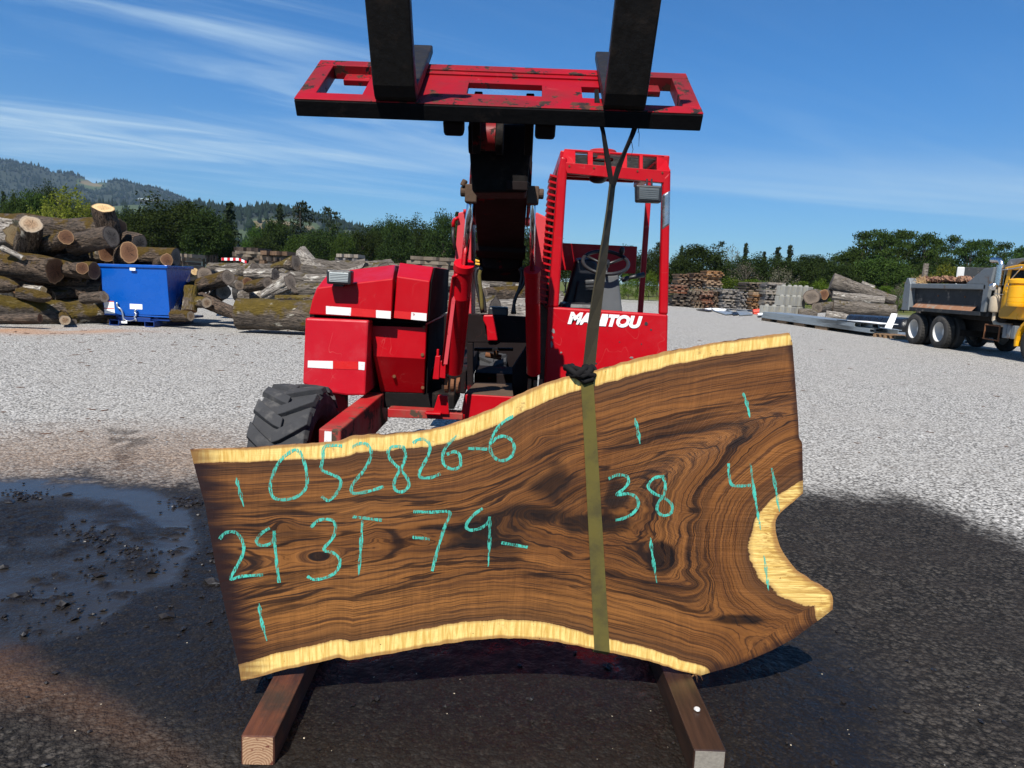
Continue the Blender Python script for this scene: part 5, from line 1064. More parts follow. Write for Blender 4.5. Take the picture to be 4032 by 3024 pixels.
for x0 in (1378, 1815):
    a = P(*ZL(x0, 1570), HY - .1); b = P(*ZL(x0 + 112, 1570), HY - .1); w_ = b.x - a.x; h_ = .13
    mb = MB(); mb.box(((a.x + b.x) / 2, HY + .9, .012), (w_, 2.1, .018)); mb.box(((a.x + b.x) / 2, HY + .9, h_), (w_, 2.1, .018))
    for s_ in (a.x, b.x): mb.box((s_, HY + .9, h_ / 2 + .005), (.018, 2.1, h_ - .02))
    mb.build("fork_pocket", M['blue_dark'], hp, bevel=.003)
mb = MB(); cx_ = (P(*ZL(1490, 1550), HY).x + P(*ZL(1880, 1550), HY).x) / 2; mb.box((cx_, HY - .02, .16), (.75, .05, .10)); mb.box((cx_ + .15, HY + 1.0, .17), (1.25, 1.9, .05)); mb.box((cx_ + .45, HY + .7, .30), (.10, 1.3, .26)); mb.box((cx_ - .45, HY + .7, .30), (.06, 1.3, .26)); mb.build("base_frame", M['blue_dark'], hp, bevel=.006)
mb = MB(); pp(ZL, [(1930, 1478), (2100, 1482), (2060, 1560), (1960, 1560)], HY + .25, .05, mb); mb.build("rocker_plate", M['grey_plastic'], hp, bevel=.006)
def decal(name, pts_, mat, Y=HY): mb = MB(); pp(ZL, pts_, Y - .004, .003, mb); return mb.build(name, M[mat], hp)
dc = decal("warning_decal", [(1292, 1278), (1416, 1283), (1430, 1440), (1302, 1434)], 'decal')
for y in (1278, 1366): decal("decal_stripe", [(1292, y), (1418, y + 4), (1419, y + 12), (1293, y + 8)], 'decal_red', HY - .004)
decal("maker_plate", [(1613, 1314), (1770, 1322), (1772, 1386), (1616, 1380)], 'decal'); decal("top_decal", [(1612, 866), (1685, 870), (1683, 904), (1614, 900)], 'decal', HY - .05); decal("base_decal", [(1485, 1528), (1582, 1532), (1582, 1560), (1485, 1556)], 'decal', HY - .06)
mb = MB(); mb.tube([P(*ZL(*q), HY - .05) for q in catmull([(1455, 1300), (1462, 1350), (1510, 1390), (1530, 1460), (1540, 1530)], 4)], .022, 8); mb.build("release_lever", M['zinc'], hp, True)
mb = MB(); mb.tube([P(*ZL(*q), HY - .06) for q in catmull([(1690, 1385), (1680, 1420), (1695, 1450), (1678, 1480), (1700, 1530)], 5)], [.02 + .012 * (k % 3 == 0) for k in range(21)], 8); mb.build("latch", M['zinc'], hp, True)
mb = MB(); mb.tube([P(*ZL(*q), HY - .06) for q in catmull([(1540, 1500), (1575, 1525), (1640, 1525), (1700, 1500)], 5)], .009, 6); mb.build("chain", M['zinc'], hp, True)

# ================================================================== LUMBER STACKS
def slabmat(name, hi, lo):
    t = NT(name); n1 = t.noise(1, 5, .6, t.map((1.5, 12, 30))); c = t.mix(t.ramp(n1, .3, .7), lo, hi); rv = t.rand(); c = t.mix(t.math('MULTIPLY', rv, .55), c, t.mix(t.ramp(rv, .3, .7), (.06, .045, .035), (.33, .27, .20))); return t.done(c, .9, 0, t.bump(n1, .5, .01), Specular_IOR_Level=.2)
M['slab_brown'] = slabmat('weathered_brown_slab', (.20, .125, .075), (.075, .045, .030)); M['slab_orange'] = slabmat('orange_brown_slab', (.36, .19, .075), (.13, .06, .03))
M['slab_grey'] = slabmat('weathered_grey_slab', (.26, .24, .225), (.10, .09, .085)); M['slab_dark'] = slabmat('dark_weathered_slab', (.10, .075, .058), (.035, .026, .021)); M['slab_red'] = slabmat('reddish_slab', (.25, .10, .055), (.09, .035, .022))
M['slab_pale'] = slabmat('yellowish_fresh_slab', (.50, .36, .18), (.28, .18, .08))
slab_meshes = []
for i in range(6):
    mb = MB(); n = 14; top, bot_ = [], []
    up_ = [(u / n - .5, .5 + .07 * math.sin(u * 1.3 + i) + RND.uniform(-.04, .04)) for u in range(n + 1)]; dn = [(u / n - .5, -.5 + .07 * math.cos(u * 1.1 + i * 2) + RND.uniform(-.04, .04)) for u in range(n, -1, -1)]
    mb.prism([(x, y, -.5) for x, y in up_ + dn], (0, 0, 1)); me = bpy.data.meshes.new("wood_slab"); me.from_pydata(mb.v, [], mb.f)
    bm = bmesh.new(); bm.from_mesh(me); bmesh.ops.recalc_face_normals(bm, faces=bm.faces); bm.to_mesh(me); bm.free(); slab_meshes.append(me)
mat_mesh = {}
def stack(zf, x0, x1, yt, yb, Y, mat, where, layers=10, zbase=None, depth=2.2, yaw=0.0):
    a, b = P(*zf(x0, yb), Y), P(*zf(x1, yb), Y); zt_, z0 = P(*zf((x0 + x1) / 2, yt), Y).z, (max(.02, P(*zf((x0 + x1) / 2, yb), Y).z) if zbase is None else zbase)
    h_ = (zt_ - z0) / layers; w_ = b.x - a.x
    for i in range(layers):
        k = RND.randrange(6); key_ = (k, mat)
        if key_ not in mat_mesh: m_ = slab_meshes[k].copy(); m_.materials.append(M[mat]); mat_mesh[key_] = m_
        o = bpy.data.objects.new("wood_slab", mat_mesh[key_]); COL.objects.link(o)
        o.location = ((a.x + b.x) / 2 + RND.uniform(-.06, .06) * w_, Y + depth / 2 + RND.uniform(-.15, .1), z0 + h_ * (i + .5)); o.scale = (w_ * RND.uniform(.84, 1.06), depth * RND.uniform(.9, 1.05), h_ * RND.uniform(.78, .96)); o.rotation_euler = (0, RND.uniform(-.015, .015), yaw + RND.uniform(-.05, .05))
        tag(o, "flat wood slab in the " + where, "wood slab", "slabs in the " + where, "thing")
    return zt_
ST = [(145, 400, 1000, 1125, 57, 'slab_red', "reddish stack right behind the cab pillar"), (165, 440, 1130, 1310, 57, 'slab_dark', "dark stack under the reddish stack"),
      (250, 440, 842, 1085, 59, 'slab_brown', "tall brown stack at the far left of the yard"), (440, 640, 828, 1080, 58, 'slab_brown', "tall brown stack with a grey top in the middle"), (645, 895, 795, 1000, 57, 'slab_orange', "tallest stack with a pale topmost board"), (645, 895, 1000, 1085, 57, 'slab_brown', "middle tier beneath the tallest stack"),
      (400, 600, 1085, 1330, 56, 'slab_dark', "dark lower stack beneath the tall ones"), (590, 770, 1085, 1235, 55.5, 'slab_red', "red brown stack with white painted ends, upper"), (600, 800, 1240, 1360, 55, 'slab_red', "red brown stack with white painted ends, lower"), (480, 620, 1230, 1350, 55, 'slab_brown', "small brown stack in front of the dark one"),
      (770, 895, 1085, 1335, 55, 'slab_brown', "narrow brown stack beside the white ended stack"), (880, 1155, 1062, 1345, 54, 'slab_grey', "grey stack with dark gaps"), (1130, 1315, 1100, 1355, 53, 'slab_grey', "silver grey stack left of the orange one"), (1310, 1500, 1105, 1370, 52, 'slab_orange', "orange stack before the bushes"),
      (1225, 1520, 965, 1100, 53, 'slab_dark', "dark brown upper stack over the orange one"), (1490, 1725, 1070, 1320, 51, 'slab_grey', "grey stack beside the concrete blocks"), (1525, 1830, 968, 1068, 51.5, 'slab_grey', "loose grey top tier beside the concrete blocks")]
for s_ in ST: stack(ZR, *s_, layers=max(5, int((s_[3] - s_[2]) / 21)))
for x0, x1, yt, yb, Y, m_ in ((800, 1150, 265, 330, 42, 'slab_dark'), (830, 1330, 330, 500, 41, 'slab_dark'), (1150, 1600, 320, 420, 40, 'slab_brown'), (1300, 1560, 420, 500, 39, 'slab_dark'), (-60, 150, 360, 450, 44, 'slab_dark')):
    stack(ZM, x0, x1, yt, yb, Y, m_, "low dark stacks beyond the log heap", layers=max(9, int((yb - yt) / 12)), zbase=.05)
for x0, x1, yt, yb, Y, m_ in ((770, 950, 920, 960, 44, 'slab_grey'), (1280, 1640, 940, 1010, 40, 'slab_dark')):
    stack(zoom(900, 500, 1.843), x0, x1, yt, yb, Y, m_, "low grey stacks above the hood", layers=11, zbase=.05)

# ================================================================== CONCRETE BLOCKS
t = NT("stained_concrete"); v_ = t.map((6, 6, .8)); c = t.mix(t.noise(1, 5, .6, v_), (.26, .255, .235), (.44, .425, .375)); c = t.mix(t.ramp(t.noise(3, 5), .5, .7, 0, .55), c, (.46, .40, .24)); c = t.mix(t.ramp(t.noise(1, 4, .6, t.map((9, 9, 1))), .6, .75, 0, .7), c, (.09, .08, .07)); c = t.mix(.5, c, (.12, .115, .10)); M['concrete'] = t.done(c, .9, 0, t.bump(t.noise(30, 4), .3, .01))
mb = MB(); mb.box((0, 0, .31), (.60, .60, .615)); 
bo = mb.build("concrete_block", M['concrete'], None, bevel=.03, seg=2); mb = MB(); mb.lathe([(.14, .6), (.13, .66), (.09, .70), (.001, .71)], (0, 0, 0), (0, 0, 1), 14); kn_ = mb.build("lifting_knob", M['concrete'], bo, True)
first = True
for row, (xs, yb_, Y) in enumerate((((60, 165, 285, 390), 882, 45.0), ((275, 365, 450, 530), 790, 46.2), ((300, 395, 470, 550, 630), 642, 46.8))):
    for i, x in enumerate(xs):
        c = P(*ZS(x, yb_), Y); o = bo if first else copy_tree(bo); first = False
        o.location = (c.x, Y + (.10 * (i % 2) if row else 0), (0, .625, 1.25)[row] if row == 0 else (.625 * row)); o.rotation_euler = (0, 0, .62 + RND.uniform(-.08, .08))
        tag(o, ("stained concrete block on the ground in the bottom row of the block wall", "grey concrete block in the middle row of the block wall", "pale concrete block with a knob in the top row of the block wall")[row], "concrete block", "concrete blocks in the %s row" % ("bottom", "middle", "top")[row])
for x in (275, 365, 450, 530):                          # hidden lower blocks that carry the wall
    c = P(*ZS(x, 790), 46.2); o = copy_tree(bo); o.location = (c.x, 46.25, 0); o.rotation_euler = (0, 0, .62); tag(o, "concrete block at the foot of the block wall behind the front row", "concrete block", "concrete blocks at the foot of the wall")

# ================================================================== RIGHT LOG PILE
LR = "logs in the pile beside the concrete blocks"
zlog(ZS, (1010, 400, 46), (1930, 680, 45), (110, 68), 'bark_grey', 'cut_grey', "longest trunk slanting across the top of the pile beside the concrete blocks", LR, rough=.12)
zlog(ZS, (1015, 605, 45.2), (1760, 690, 44.6), (55, 72), 'bark_pale', 'cut_grey', "pale split trunk under the slanting top trunk", LR, rough=.2)
zlog(ZS, (1030, 760, 45.0), (1930, 830, 44.2), (85, 88), 'bark_grey', 'cut_tan', "thick tan trunk near the bottom of the pile", LR)
zlog(ZS, (1060, 690, 45.6), (1500, 745, 45.2), (62, 66), 'bark_pale', 'cut_grey', "short peeling trunk above the thick tan trunk", LR, rough=.2)
zlog(ZS, (925, 895, 43.8), (1250, 930, 43.4), (70, 50), 'bark_pale', 'cut_tan', "broken pale trunk on the ground at the front of the pile", LR, rough=.25)
zlog(ZS, (850, 650, 47.5), (722, 622, 45.4), (108, 112), 'bark_grey', 'cut_grey', "big log with a cracked round end facing the yard beside the blocks", LR)
zlog(ZS, (985, 570, 47), (905, 590, 45.5), (62, 64), 'bark', 'cut_brown', "small log with a brown end between the cracked end and the top trunk", LR)
zlog(ZS, (1010, 765, 45.3), (812, 785, 44.4), (66, 72), 'bark_grey', 'cut_grey', "short log with its end facing left, under the cracked big log", LR)
zlog(ZS, (800, 740, 46), (770, 765, 45), (44, 46), 'bark_grey', 'cut_grey', "small round log end beside the dark gap under the cracked big log", LR)
zlog(ZS, (530, 865, 44.4), (795, 870, 44.2), (62, 60), 'bark_grey', 'cut_tan', "squared weathered log on the ground before the blocks", LR, rough=.2)
zlog(ZS, (1440, 440, 46.5), (1630, 500, 46.3), (45, 30), 'bark_pale', 'cut_grey', "bleached root sticking up behind the top trunk", LR, rough=.3)
zlog(ZS, (1200, 900, 46), (1950, 930, 45), (75, 75), 'bark_grey', 'cut_tan', "low log at the foot of the pile behind the tarpaulin", LR)

# ================================================================== STEEL BEAMS, PALLETS, TARP
M['galv'] = plain('galvanised_steel', (.36, .40, .42), .42, .6, .25, 3, dirt=(.12, .13, .135), dth=(.55, .7), dscale=2); M['pallet_wood'] = plain('pallet_wood', (.24, .15, .085), .85, 0, .35, 6); M['tarp'] = plain('black_tarpaulin', (.010, .010, .011), .32, 0, .3, 4, .8, 5, .05)
M['white_sheet'] = plain('white_sheet', (.80, .80, .79), .6, 0, .05, 5, .6, 5, .05)
bA, bB = Vector((12.45, 38.0, 0)), Vector((13.05, 27.3, 0)); bd = (bB - bA).normalized(); bs = Vector((-bd.y, bd.x, 0)); LB = (bB - bA).length
if bs.x < 0: bs = -bs
brot = Matrix((bd, -bs if bd.cross(bs).z < 0 else bs, Vector((0, 0, 1)))).transposed()
def pallet(c, rz, label):
    o = empty("pallet", c, label, "pallet", "wooden pallets under the steel beams", rz)
    mb = MB()
    for k_ in range(5): mb.box((-.45 + k_ * .225, 0, .125), (.12, 1.1, .025))
    a = mb.build("deck_boards", M['pallet_wood'], None); a.parent = o
    for k_ in (-.5, 0, .5): mb = MB(); mb.box((0, k_, .056), (1.1, .09, .11)); a = mb.build("stringer", M['pallet_wood'], None); a.parent = o
    return o
for u in (.04, .22, .40, .60): pallet(bA + bd * (LB * u + .3) + bs * .65, atan2(bd.y, bd.x), "wooden pallet under the long bundle of galvanised beams")
pallet(Vector((14.0, 27.1, 0)), .3, "tan wooden pallet poking out at the near end of the galvanised beams")
me_c = None
for i in range(15):
    lay, col_ = divmod(i, 8); l_ = LB * (1 - .03 * lay - RND.uniform(.04, .16)); 
    if me_c is None:
        mb = MB(); h_, w_ = .15, .075
        prof = [(-w_, 0), (w_, 0), (w_, .02), (-w_ + .02, .02), (-w_ + .02, h_ - .02), (w_, h_ - .02), (w_, h_), (-w_, h_)]
        mb.prism([(0, y, z) for y, z in prof], (1, 0, 0)); o = mb.build("steel_beam", M['galv'], None); me_c = o.data
    else: o = bpy.data.objects.new("steel_beam", me_c); COL.objects.link(o)
    o.location = bA + bs * (.12 + col_ * .19 + .03 * lay) + bd * RND.uniform(0, .4) + Vector((0, 0, .142 + lay * .156)); o.rotation_euler = (0, 0, atan2(bd.y, bd.x) + RND.uniform(-.006, .006)); o.scale = (l_, 1, 1)
    tag(o, "long galvanised channel beam in the bundle on pallets before the block wall", "steel beam", "galvanised beams bundled on pallets")
for i in range(7):
    o = bpy.data.objects.new("steel_beam", me_c); COL.objects.link(o); o.location = Vector((13.9 + i * .24, 30.6 - .2 * i, .03)); o.rotation_euler = (0, 0, atan2(bd.y, bd.x) + .05); o.scale = (4.2, 1, .7)
    tag(o, "galvanised channel beam lying low beside the truck wheels", "steel beam", "beams lying low beside the truck")
def ground_poly(name, pts_, z0, h_, mat, label, cat, group=None, bevel=0):
    mb = MB(); mb.prism([G(*p, z0) for p in pts_], (0, 0, h_)); o = mb.build(name, M[mat], None, bevel=bevel); return tag(o, label, cat, group)
zs = lambda *q: [ZS(*p) for p in q]
zt_b = .142 + 2 * .156
def lying(name, u0, u1, a0, a1, z, h_, mat, label, skew=0.0):
    q = [bA + bd * (LB * u0) + bs * a0, bA + bd * (LB * u1) + bs * (a0 + skew), bA + bd * (LB * u1) + bs * (a1 + skew), bA + bd * (LB * u0) + bs * a1]; mb = MB(); mb.prism([p + Vector((0, 0, z)) for p in q], (0, 0, h_)); return tag(mb.build(name, M[mat], None), label, "sheet")
lying("steel_plate", .76, .93, .05, 1.0, zt_b + .004, .03, 'tarp', "dark plate lying under the white sheet on the galvanised beams", .1)
lying("steel_sheet", .82, 1.0, .15, .95, zt_b + .038, .02, 'white_sheet', "white steel sheet lying on the near end of the galvanised beams", .15)
tp = [P(*ZS(x, y), Y) for x, y, Y in ((1240, 880, 36), (2080, 935, 31.5), (2080, 1110, 31.0), (1260, 1010, 35.6))]
mb = MB(); tops = [Vector((p.x, p.y, 0)) for p in (tp[0], tp[1])]; n = 16
fr_, tb = [], []
for i in range(n + 1):
    u = i / n; a = tp[0].lerp(tp[1], u); fr_.append([Vector((a.x - .25 + .08 * sin(i * 2.1), a.y - .35 + .1 * cos(i * 1.7), .02)), Vector((a.x + .02 * sin(i * 3), a.y, a.z - .05 + .02 * sin(i * 1.9))), Vector((a.x + .3, a.y + .3, a.z + .02 * cos(i * 2))), Vector((a.x + 1.3, a.y + 1.0, a.z)), Vector((a.x + 1.7, a.y + 1.4, .02))])
mb.loft(fr_, True, True); tarp = mb.build("tarpaulin", M['tarp'], None, True); tag(tarp, "black tarpaulin over a low load of timber behind the beams", "tarpaulin")
mb = MB(); rows_ = []
for i in range(9):
    u = i / 8; xl, yl = 1880 - 130 * u, 862 + 275 * u; xr, yr = 1972 - 110 * u, 866 + 280 * u; Y = 30.6 - .25 * u
    rows_.append([P(*ZS(xl + (xr - xl) * k_ / 5 , yl + (yr - yl) * k_ / 5), Y - .05 * sin(k_ * 2.2 + i * .8)) for k_ in range(6)])
v_ = [p for r_ in rows_ for p in r_]; nb = len(v_); v_ += [p + Vector((.01, .02, 0)) for p in v_]; f_ = []
for i in range(8):
    for j in range(5): a = i * 6 + j; f_ += [(a, a + 1, a + 7, a + 6), (nb + a, nb + a + 6, nb + a + 7, nb + a + 1)]
mb.add(v_, f_); tag(mb.build("white_cloth", M['white_sheet'], None, True), "white cloth hanging down over the tarpaulin left of the truck wheels", "cloth")
zr = lambda *q: [ZR(*p) for p in q]
for pts_, mat_, lab in ((((740, 1350), (900, 1340), (1020, 1400), (800, 1390)), 'white_sheet', "crumpled pale sheet on the gravel by the white ended stack"), (((640, 1355), (740, 1345), (740, 1370), (650, 1375)), 'white_sheet', "white scrap of plastic on the gravel at the foot of the red brown stack"),
                        (((760, 1380), (1000, 1370), (1110, 1430), (950, 1440)), 'galv', "grey steel sheet lying flat on the gravel before the stacks"), (((1100, 1390), (1250, 1380), (1340, 1440), (1150, 1450)), 'galv', "smaller grey sheet beside the red scrap piece"), (((520, 1366), (640, 1360), (760, 1385), (700, 1392)), 'tarp', "thin dark sheet on the gravel at the left end of the scrap"), (((1020, 1410), (1090, 1400), (1130, 1440), (1060, 1445)), 'tarp', "dark curled scrap on the gravel between the grey sheets")):
    ground_poly("scrap_sheet", zr(*pts_), .03, .05, mat_, lab, "scrap")
mb = MB()
for a, b, r_ in (((1345, 1395), (1490, 1378), .16), ((1350, 1420), (1480, 1415), .14), ((1400, 1390), (1400, 1450), .12)): mb.tube([P(*ZR(*a), 47), P(*ZR(*b), 47)], r_, 8)
tag(mb.build("red_frame", plain('red_orange_steel', (.62, .06, .03), .5), None), "bright red steel frame piece lying by the grey sheets", "scrap")
ground_poly("white_board", zr((1410, 1425), (1560, 1410), (1570, 1440), (1420, 1450)), .12, .05, 'white_sheet', "long white board beside the bright red frame piece", "scrap")

# ================================================================== DUMP TRUCK (stands parallel to the view, its near side at x = 13.05)
M['bed_grey'] = plain('grey_bed_paint', (.036, .038, .040), .6, .1, .35, 2.5, .2, 8, .01, dirt=(.20, .17, .14), dth=(.56, .72), dscale=3)
M['bed_light'] = plain('light_grey_steel', (.15, .165, .175), .5, .1, .25, 4, dirt=(.13, .09, .065), dth=(.55, .7))
M['bed_rust'] = plain('rust_streaked_ledge', (.30, .15, .085), .8, 0, .4, 6, dirt=(.25, .23, .19), dth=(.52, .66), dscale=6)
M['yellow'] = plain('yellow_truck_paint', (.72, .34, .006), .32, 0, .12, 3, dirt=(.42, .22, .03), dth=(.6, .72), dscale=6); M['ochre'] = plain('darker_yellow_stripe', (.40, .20, .012), .4, 0, .15, 4)
M['cab_glass'] = plain('dark_cab_glass', (.015, .018, .02), .06, 0, .2); M['muffler'] = plain('beige_muffler', (.42, .35, .26), .6, .1, .2, 12, dirt=(.3, .15, .07), dth=(.6, .75)); M['chrome_rough'] = plain('dull_chrome', (.62, .63, .65), .22, 1.0, .2, 14)
M['truck_tyre'] = plain('truck_tyre_rubber', (.040, .038, .036), .85, 0, .3, 6, .5, 60, .006, dirt=(.085, .075, .065), dth=(.5, .7)); M['white_rim'] = plain('white_wheel_paint', (.55, .54, .52), .45, 0, .1, 8, dirt=(.35, .31, .26), dth=(.62, .75), dscale=9); M['under'] = plain('greasy_chassis', (.014, .012, .011), .7, .2, .4, 8)
TXN = 13.05; truck = empty("dump_truck", (14.2, 22, 0), "yellow cab dump truck with a grey steel bed full of bark waste", "truck")
def xbox(mb, x0, x1, y0, y1, z0, z1): return mb.box(((x0 + x1) / 2, (y0 + y1) / 2, (z0 + z1) / 2), (abs(x1 - x0), abs(y1 - y0), abs(z1 - z0)))
def tpart(name, mat, boxes, bevel=.01, parent=truck):
    mb = MB()
    for b in boxes: xbox(mb, *b)
    return mb.build(name, M[mat], parent, bevel=bevel)
def xpoly(name, mat, X, yz, dx, bevel=.01, parent=truck, seg=2): mb = MB(); mb.prism([(X, y, z) for y, z in yz], (dx, 0, 0)); return mb.build(name, M[mat], parent, bevel=bevel, seg=seg)
bed = tpart("dump_bed", 'bed_grey', [(13.20, 13.26, 20.85, 24.95, 1.15, 1.86), (15.2, 15.26, 20.85, 24.95, 1.15, 1.86), (13.2, 15.26, 20.85, 24.95, 1.08, 1.15), (13.2, 15.26, 20.75, 20.85, 1.08, 2.40)])
tpart("top_rail", 'bed_light', [(13.05, 13.22, 20.80, 24.92, 1.82, 1.97)], .02, bed); tpart("top_rail", 'bed_light', [(15.22, 15.40, 20.80, 24.92, 1.82, 1.97)], .02, bed)
tpart("bottom_rail", 'bed_grey', [(13.05, 13.20, 20.9, 24.90, 1.085, 1.20)], .01, bed)
mb = MB(); mb.prism([(13.052, 21.3, 1.203), (13.198, 21.3, 1.36), (13.198, 24.5, 1.36), (13.052, 24.5, 1.203)], (.0, 0, -.004)); mb.build("rusty_ledge", M['bed_rust'], bed)
xpoly("rear_post", 'bed_light', 13.02, [(24.66, 1.08), (25.12, 1.08), (25.10, 1.95), (24.98, 2.15), (24.86, 2.15), (24.72, 1.95)], .25, .02, bed)
tpart("tailgate", 'bed_grey', [(13.3, 15.2, 25.0, 25.08, 1.1, 2.0)], .01, bed)
xpoly("front_wing", 'bed_light', 13.05, [(21.75, 1.97), (21.0, 2.40), (20.55, 2.44), (20.62, 1.95), (20.74, 1.20), (20.90, 1.20), (20.90, 1.97)], .10, .015, bed)
xpoly("cab_shield", 'bed_light', 13.35, [(20.6, 2.40), (20.42, 2.66), (18.6, 2.74), (18.6, 2.66), (19.9, 2.58), (20.30, 2.40)], 1.9, .015, bed)
for y in (21.9, 23.3): tpart("bolt", 'rust', [(13.185, 13.2, y, y + .05, 1.58, 1.63)], 0, bed)
tpart("chassis", 'under', [(13.75, 14.0, 16.6, 24.8, .62, .95), (14.6, 14.85, 16.6, 24.8, .62, .95), (13.45, 15.1, 22.2, 24.9, .42, .62), (13.5, 15.1, 18.6, 19.1, .4, .6), (13.4, 15.2, 20.3, 24.6, .95, 1.08)])
def truck_wheel(c, R, W, dish, rimmat, tread=True):
    w_ = empty("wheel", c, None, None); w_.parent = truck; w_.matrix_parent_inverse = chain_matrix(truck).inverted()
    mb = MB(); h = W / 2; mb.lathe([(R * .60, -h * .8), (R * .64, -h * .95), (R * .82, -h), (R * .95, -h * .88), (R, -h * .68), (R, h * .68), (R * .95, h * .88), (R * .82, h), (R * .64, h * .95), (R * .60, h * .8)], c, (1, 0, 0), 40)
    if tread:
        for i in range(34):
            for s_ in (-1, 1):
                a = 2 * pi * (i + .25 * s_) / 34; d_ = Vector((0, -sin(a), cos(a))); mb.box(Vector(c) + Vector((s_ * h * .38, 0, 0)) + d_ * (R + .004), (h * .62, .055, .022), Matrix.Rotation(a, 3, 'X'))
    mb.build("tyre", M['truck_tyre'], w_, auto=True)
    mb = MB(); mb.lathe([(R * .62, -h * .86), (R * .595, -h * .80), (R * .575, -h * .4), (R * .56, h * .8), (R * .53, h * 1.3), (R * .34, h * 1.4), (R * .24, h * 1.0), (R * .22, h * .5), (.001, h * .45)] if dish else [(R * .62, -h * .86), (R * .58, -h * .78), (R * .55, -h * .5), (R * .48, -h * .35), (R * .36, -h * .55), (R * .24, -h * .62), (R * .22, -h * .95), (R * .16, -h * 1.08), (.001, -h * 1.1)], c, (1, 0, 0), 36); mb.build("rim", rimmat, w_, auto=True)
    mb = MB()
    for k_ in range(8):
        a = 2 * pi * k_ / 8; mb.tube([Vector(c) + Vector((h * 1.4 if dish else -h * .5, cos(a) * R * .36, sin(a) * R * .36)), Vector(c) + Vector((h * 1.2 if dish else -h * .66, cos(a) * R * .36, sin(a) * R * .36))], .028 if not dish else .018, 8)
    mb.build("lug_nut", M['chrome_rough'] if not dish else M['rust'], w_)
for y in (24.32, 22.86): truck_wheel((13.19, y, .50), .50, .27, True, M['white_rim']); truck_wheel((13.52, y, .50), .50, .27, True, M['under'], False); truck_wheel((15.2, y, .50), .50, .27, True, M['white_rim'], False)
truck_wheel((13.19, 18.62, .50), .50, .28, False, M['chrome_rough']); truck_wheel((15.2, 18.62, .50), .50, .28, False, M['chrome_rough'], False)
cab_ = tpart("cab", 'yellow', [(13.16, 15.2, 18.55, 20.25, 1.06, 1.82)], .05)
xpoly("cab_pillars", 'yellow', 13.18, [(20.25, 1.80), (20.15, 2.38), (20.02, 2.38), (20.08, 1.86), (19.1, 1.86), (18.95, 1.80)], .08, .01); xpoly("cab_pillars", 'yellow', 13.18, [(19.25, 1.82), (19.05, 2.36), (18.95, 2.36), (19.1, 1.82)], .08, .01)
tpart("cab_back", 'yellow', [(13.26, 15.2, 20.14, 20.24, 1.8, 2.4)], .02)
xpoly("roof", 'yellow', 13.14, [(20.28, 2.36), (20.22, 2.44), (19.7, 2.50), (18.9, 2.50), (18.7, 2.40), (18.7, 2.34)], 2.1, .04, seg=3)
tpart("window", 'cab_glass', [(13.205, 13.215, 19.05, 20.1, 1.84, 2.37), (13.3, 15.1, 20.10, 20.13, 1.85, 2.36)], 0)
mb = MB(); mb.prism([(13.155, y, z) for y, z in ((20.24, 1.10), (19.86, 1.12), (19.2, 1.66), (19.2, 1.80), (19.48, 1.80), (20.24, 1.28))], (-.003, 0, 0)); mb.build("door_stripe", M['ochre'], cab_)
mb = MB(); mb.lathe([(.001, 0), (.22, 0), (.235, .03), (.235, .10), (.225, .11), (.235, .12), (.235, .22), (.225, .23), (.235, .24), (.235, .52), (.19, .55), (.19, .58), (.25, .60), (.25, .68), (.18, .72), (.001, .73)], (12.98, 19.32, 1.40), (0, 0, 1), 28); mb.build("air_cleaner", M['yellow'], truck, auto=True)
mb = MB(); arc = [(18.62 + cos(a) * r_, .50 + sin(a) * r_) for r_, rng in ((.66, np.linspace(-.2, pi * .9, 14)), (.58, np.linspace(pi * .9, -.2, 14))) for a in rng]
mb.prism([(13.02, y, z) for y, z in arc], (.5, 0, 0)); mb.build("fender", M['yellow'], truck, bevel=.01)
tpart("hood", 'yellow', [(13.5, 14.9, 16.4, 18.6, 1.0, 1.75)], .08)
mb = MB(); mb.lathe([(.001, 0), (.05, 0), (.05, .22), (.15, .25), (.16, .30), (.16, .62), (.14, .66), (.07, .70), (.07, .98), (.06, .98), (.06, 1.0)], (13.22, 20.52, .98), (0, 0, 1), 20); mb.build("muffler", M['muffler'], truck, auto=True)
mb = MB(); mb.tube([(13.22, 20.52, 1.95), (13.22, 20.52, 2.50)], .115, 20); mb.build("heat_shield", M['chrome_rough'], truck, auto=True)
mb = MB(); mb.tube([(13.22, 20.52, 2.46), (13.22, 20.53, 2.56), (13.22, 20.62, 2.63), (13.2, 20.80, 2.645), (13.19, 20.9, 2.645)], [.06, .062, .065, .07, .072], 16, False); mb.build("exhaust_tip", M['chrome_rough'], truck, True)
mb = MB(); mb.tube([(13.22, 20.5, 1.0), (13.22, 20.45, .92), (13.25, 20.3, .88), (13.4, 20.0, .88)], .055, 12); mb.build("exhaust_pipe", M['muffler'], truck, True)
mb = MB()
for a, b in (((13.08, 20.62, .88), (13.08, 20.62, .50)), ((13.08, 20.0, .85), (13.08, 20.0, .46)), ((13.08, 20.66, .48), (13.08, 19.96, .46)), ((13.08, 20.62, .86), (13.08, 20.0, .86))): mb.tube([a, b], .022, 6)
mb.build("step", M['rust'], truck)
mb = MB()
for k_ in range(3): xbox(mb, 13.10, 13.5, 19.42 + k_ * .17, 19.57 + k_ * .17, .55, .90)
mb.build("battery_box", M['bed_light'], truck, bevel=.015)
for pts_ in ([(13.1, 20.25, 2.36), (12.95, 19.4, 2.40), (12.9, 19.2, 2.42)], [(12.9, 19.2, 2.40), (13.12, 20.0, 2.0), (13.15, 20.1, 1.9)], [(13.12, 20.5, 1.72), (13.12, 20.1, 1.70)], [(13.1, 20.0, 1.95), (13.0, 19.5, 1.84)]): mb = MB(); mb.tube(pts_, .014, 6); mb.build("mirror_bar", M['chrome_rough'], truck)
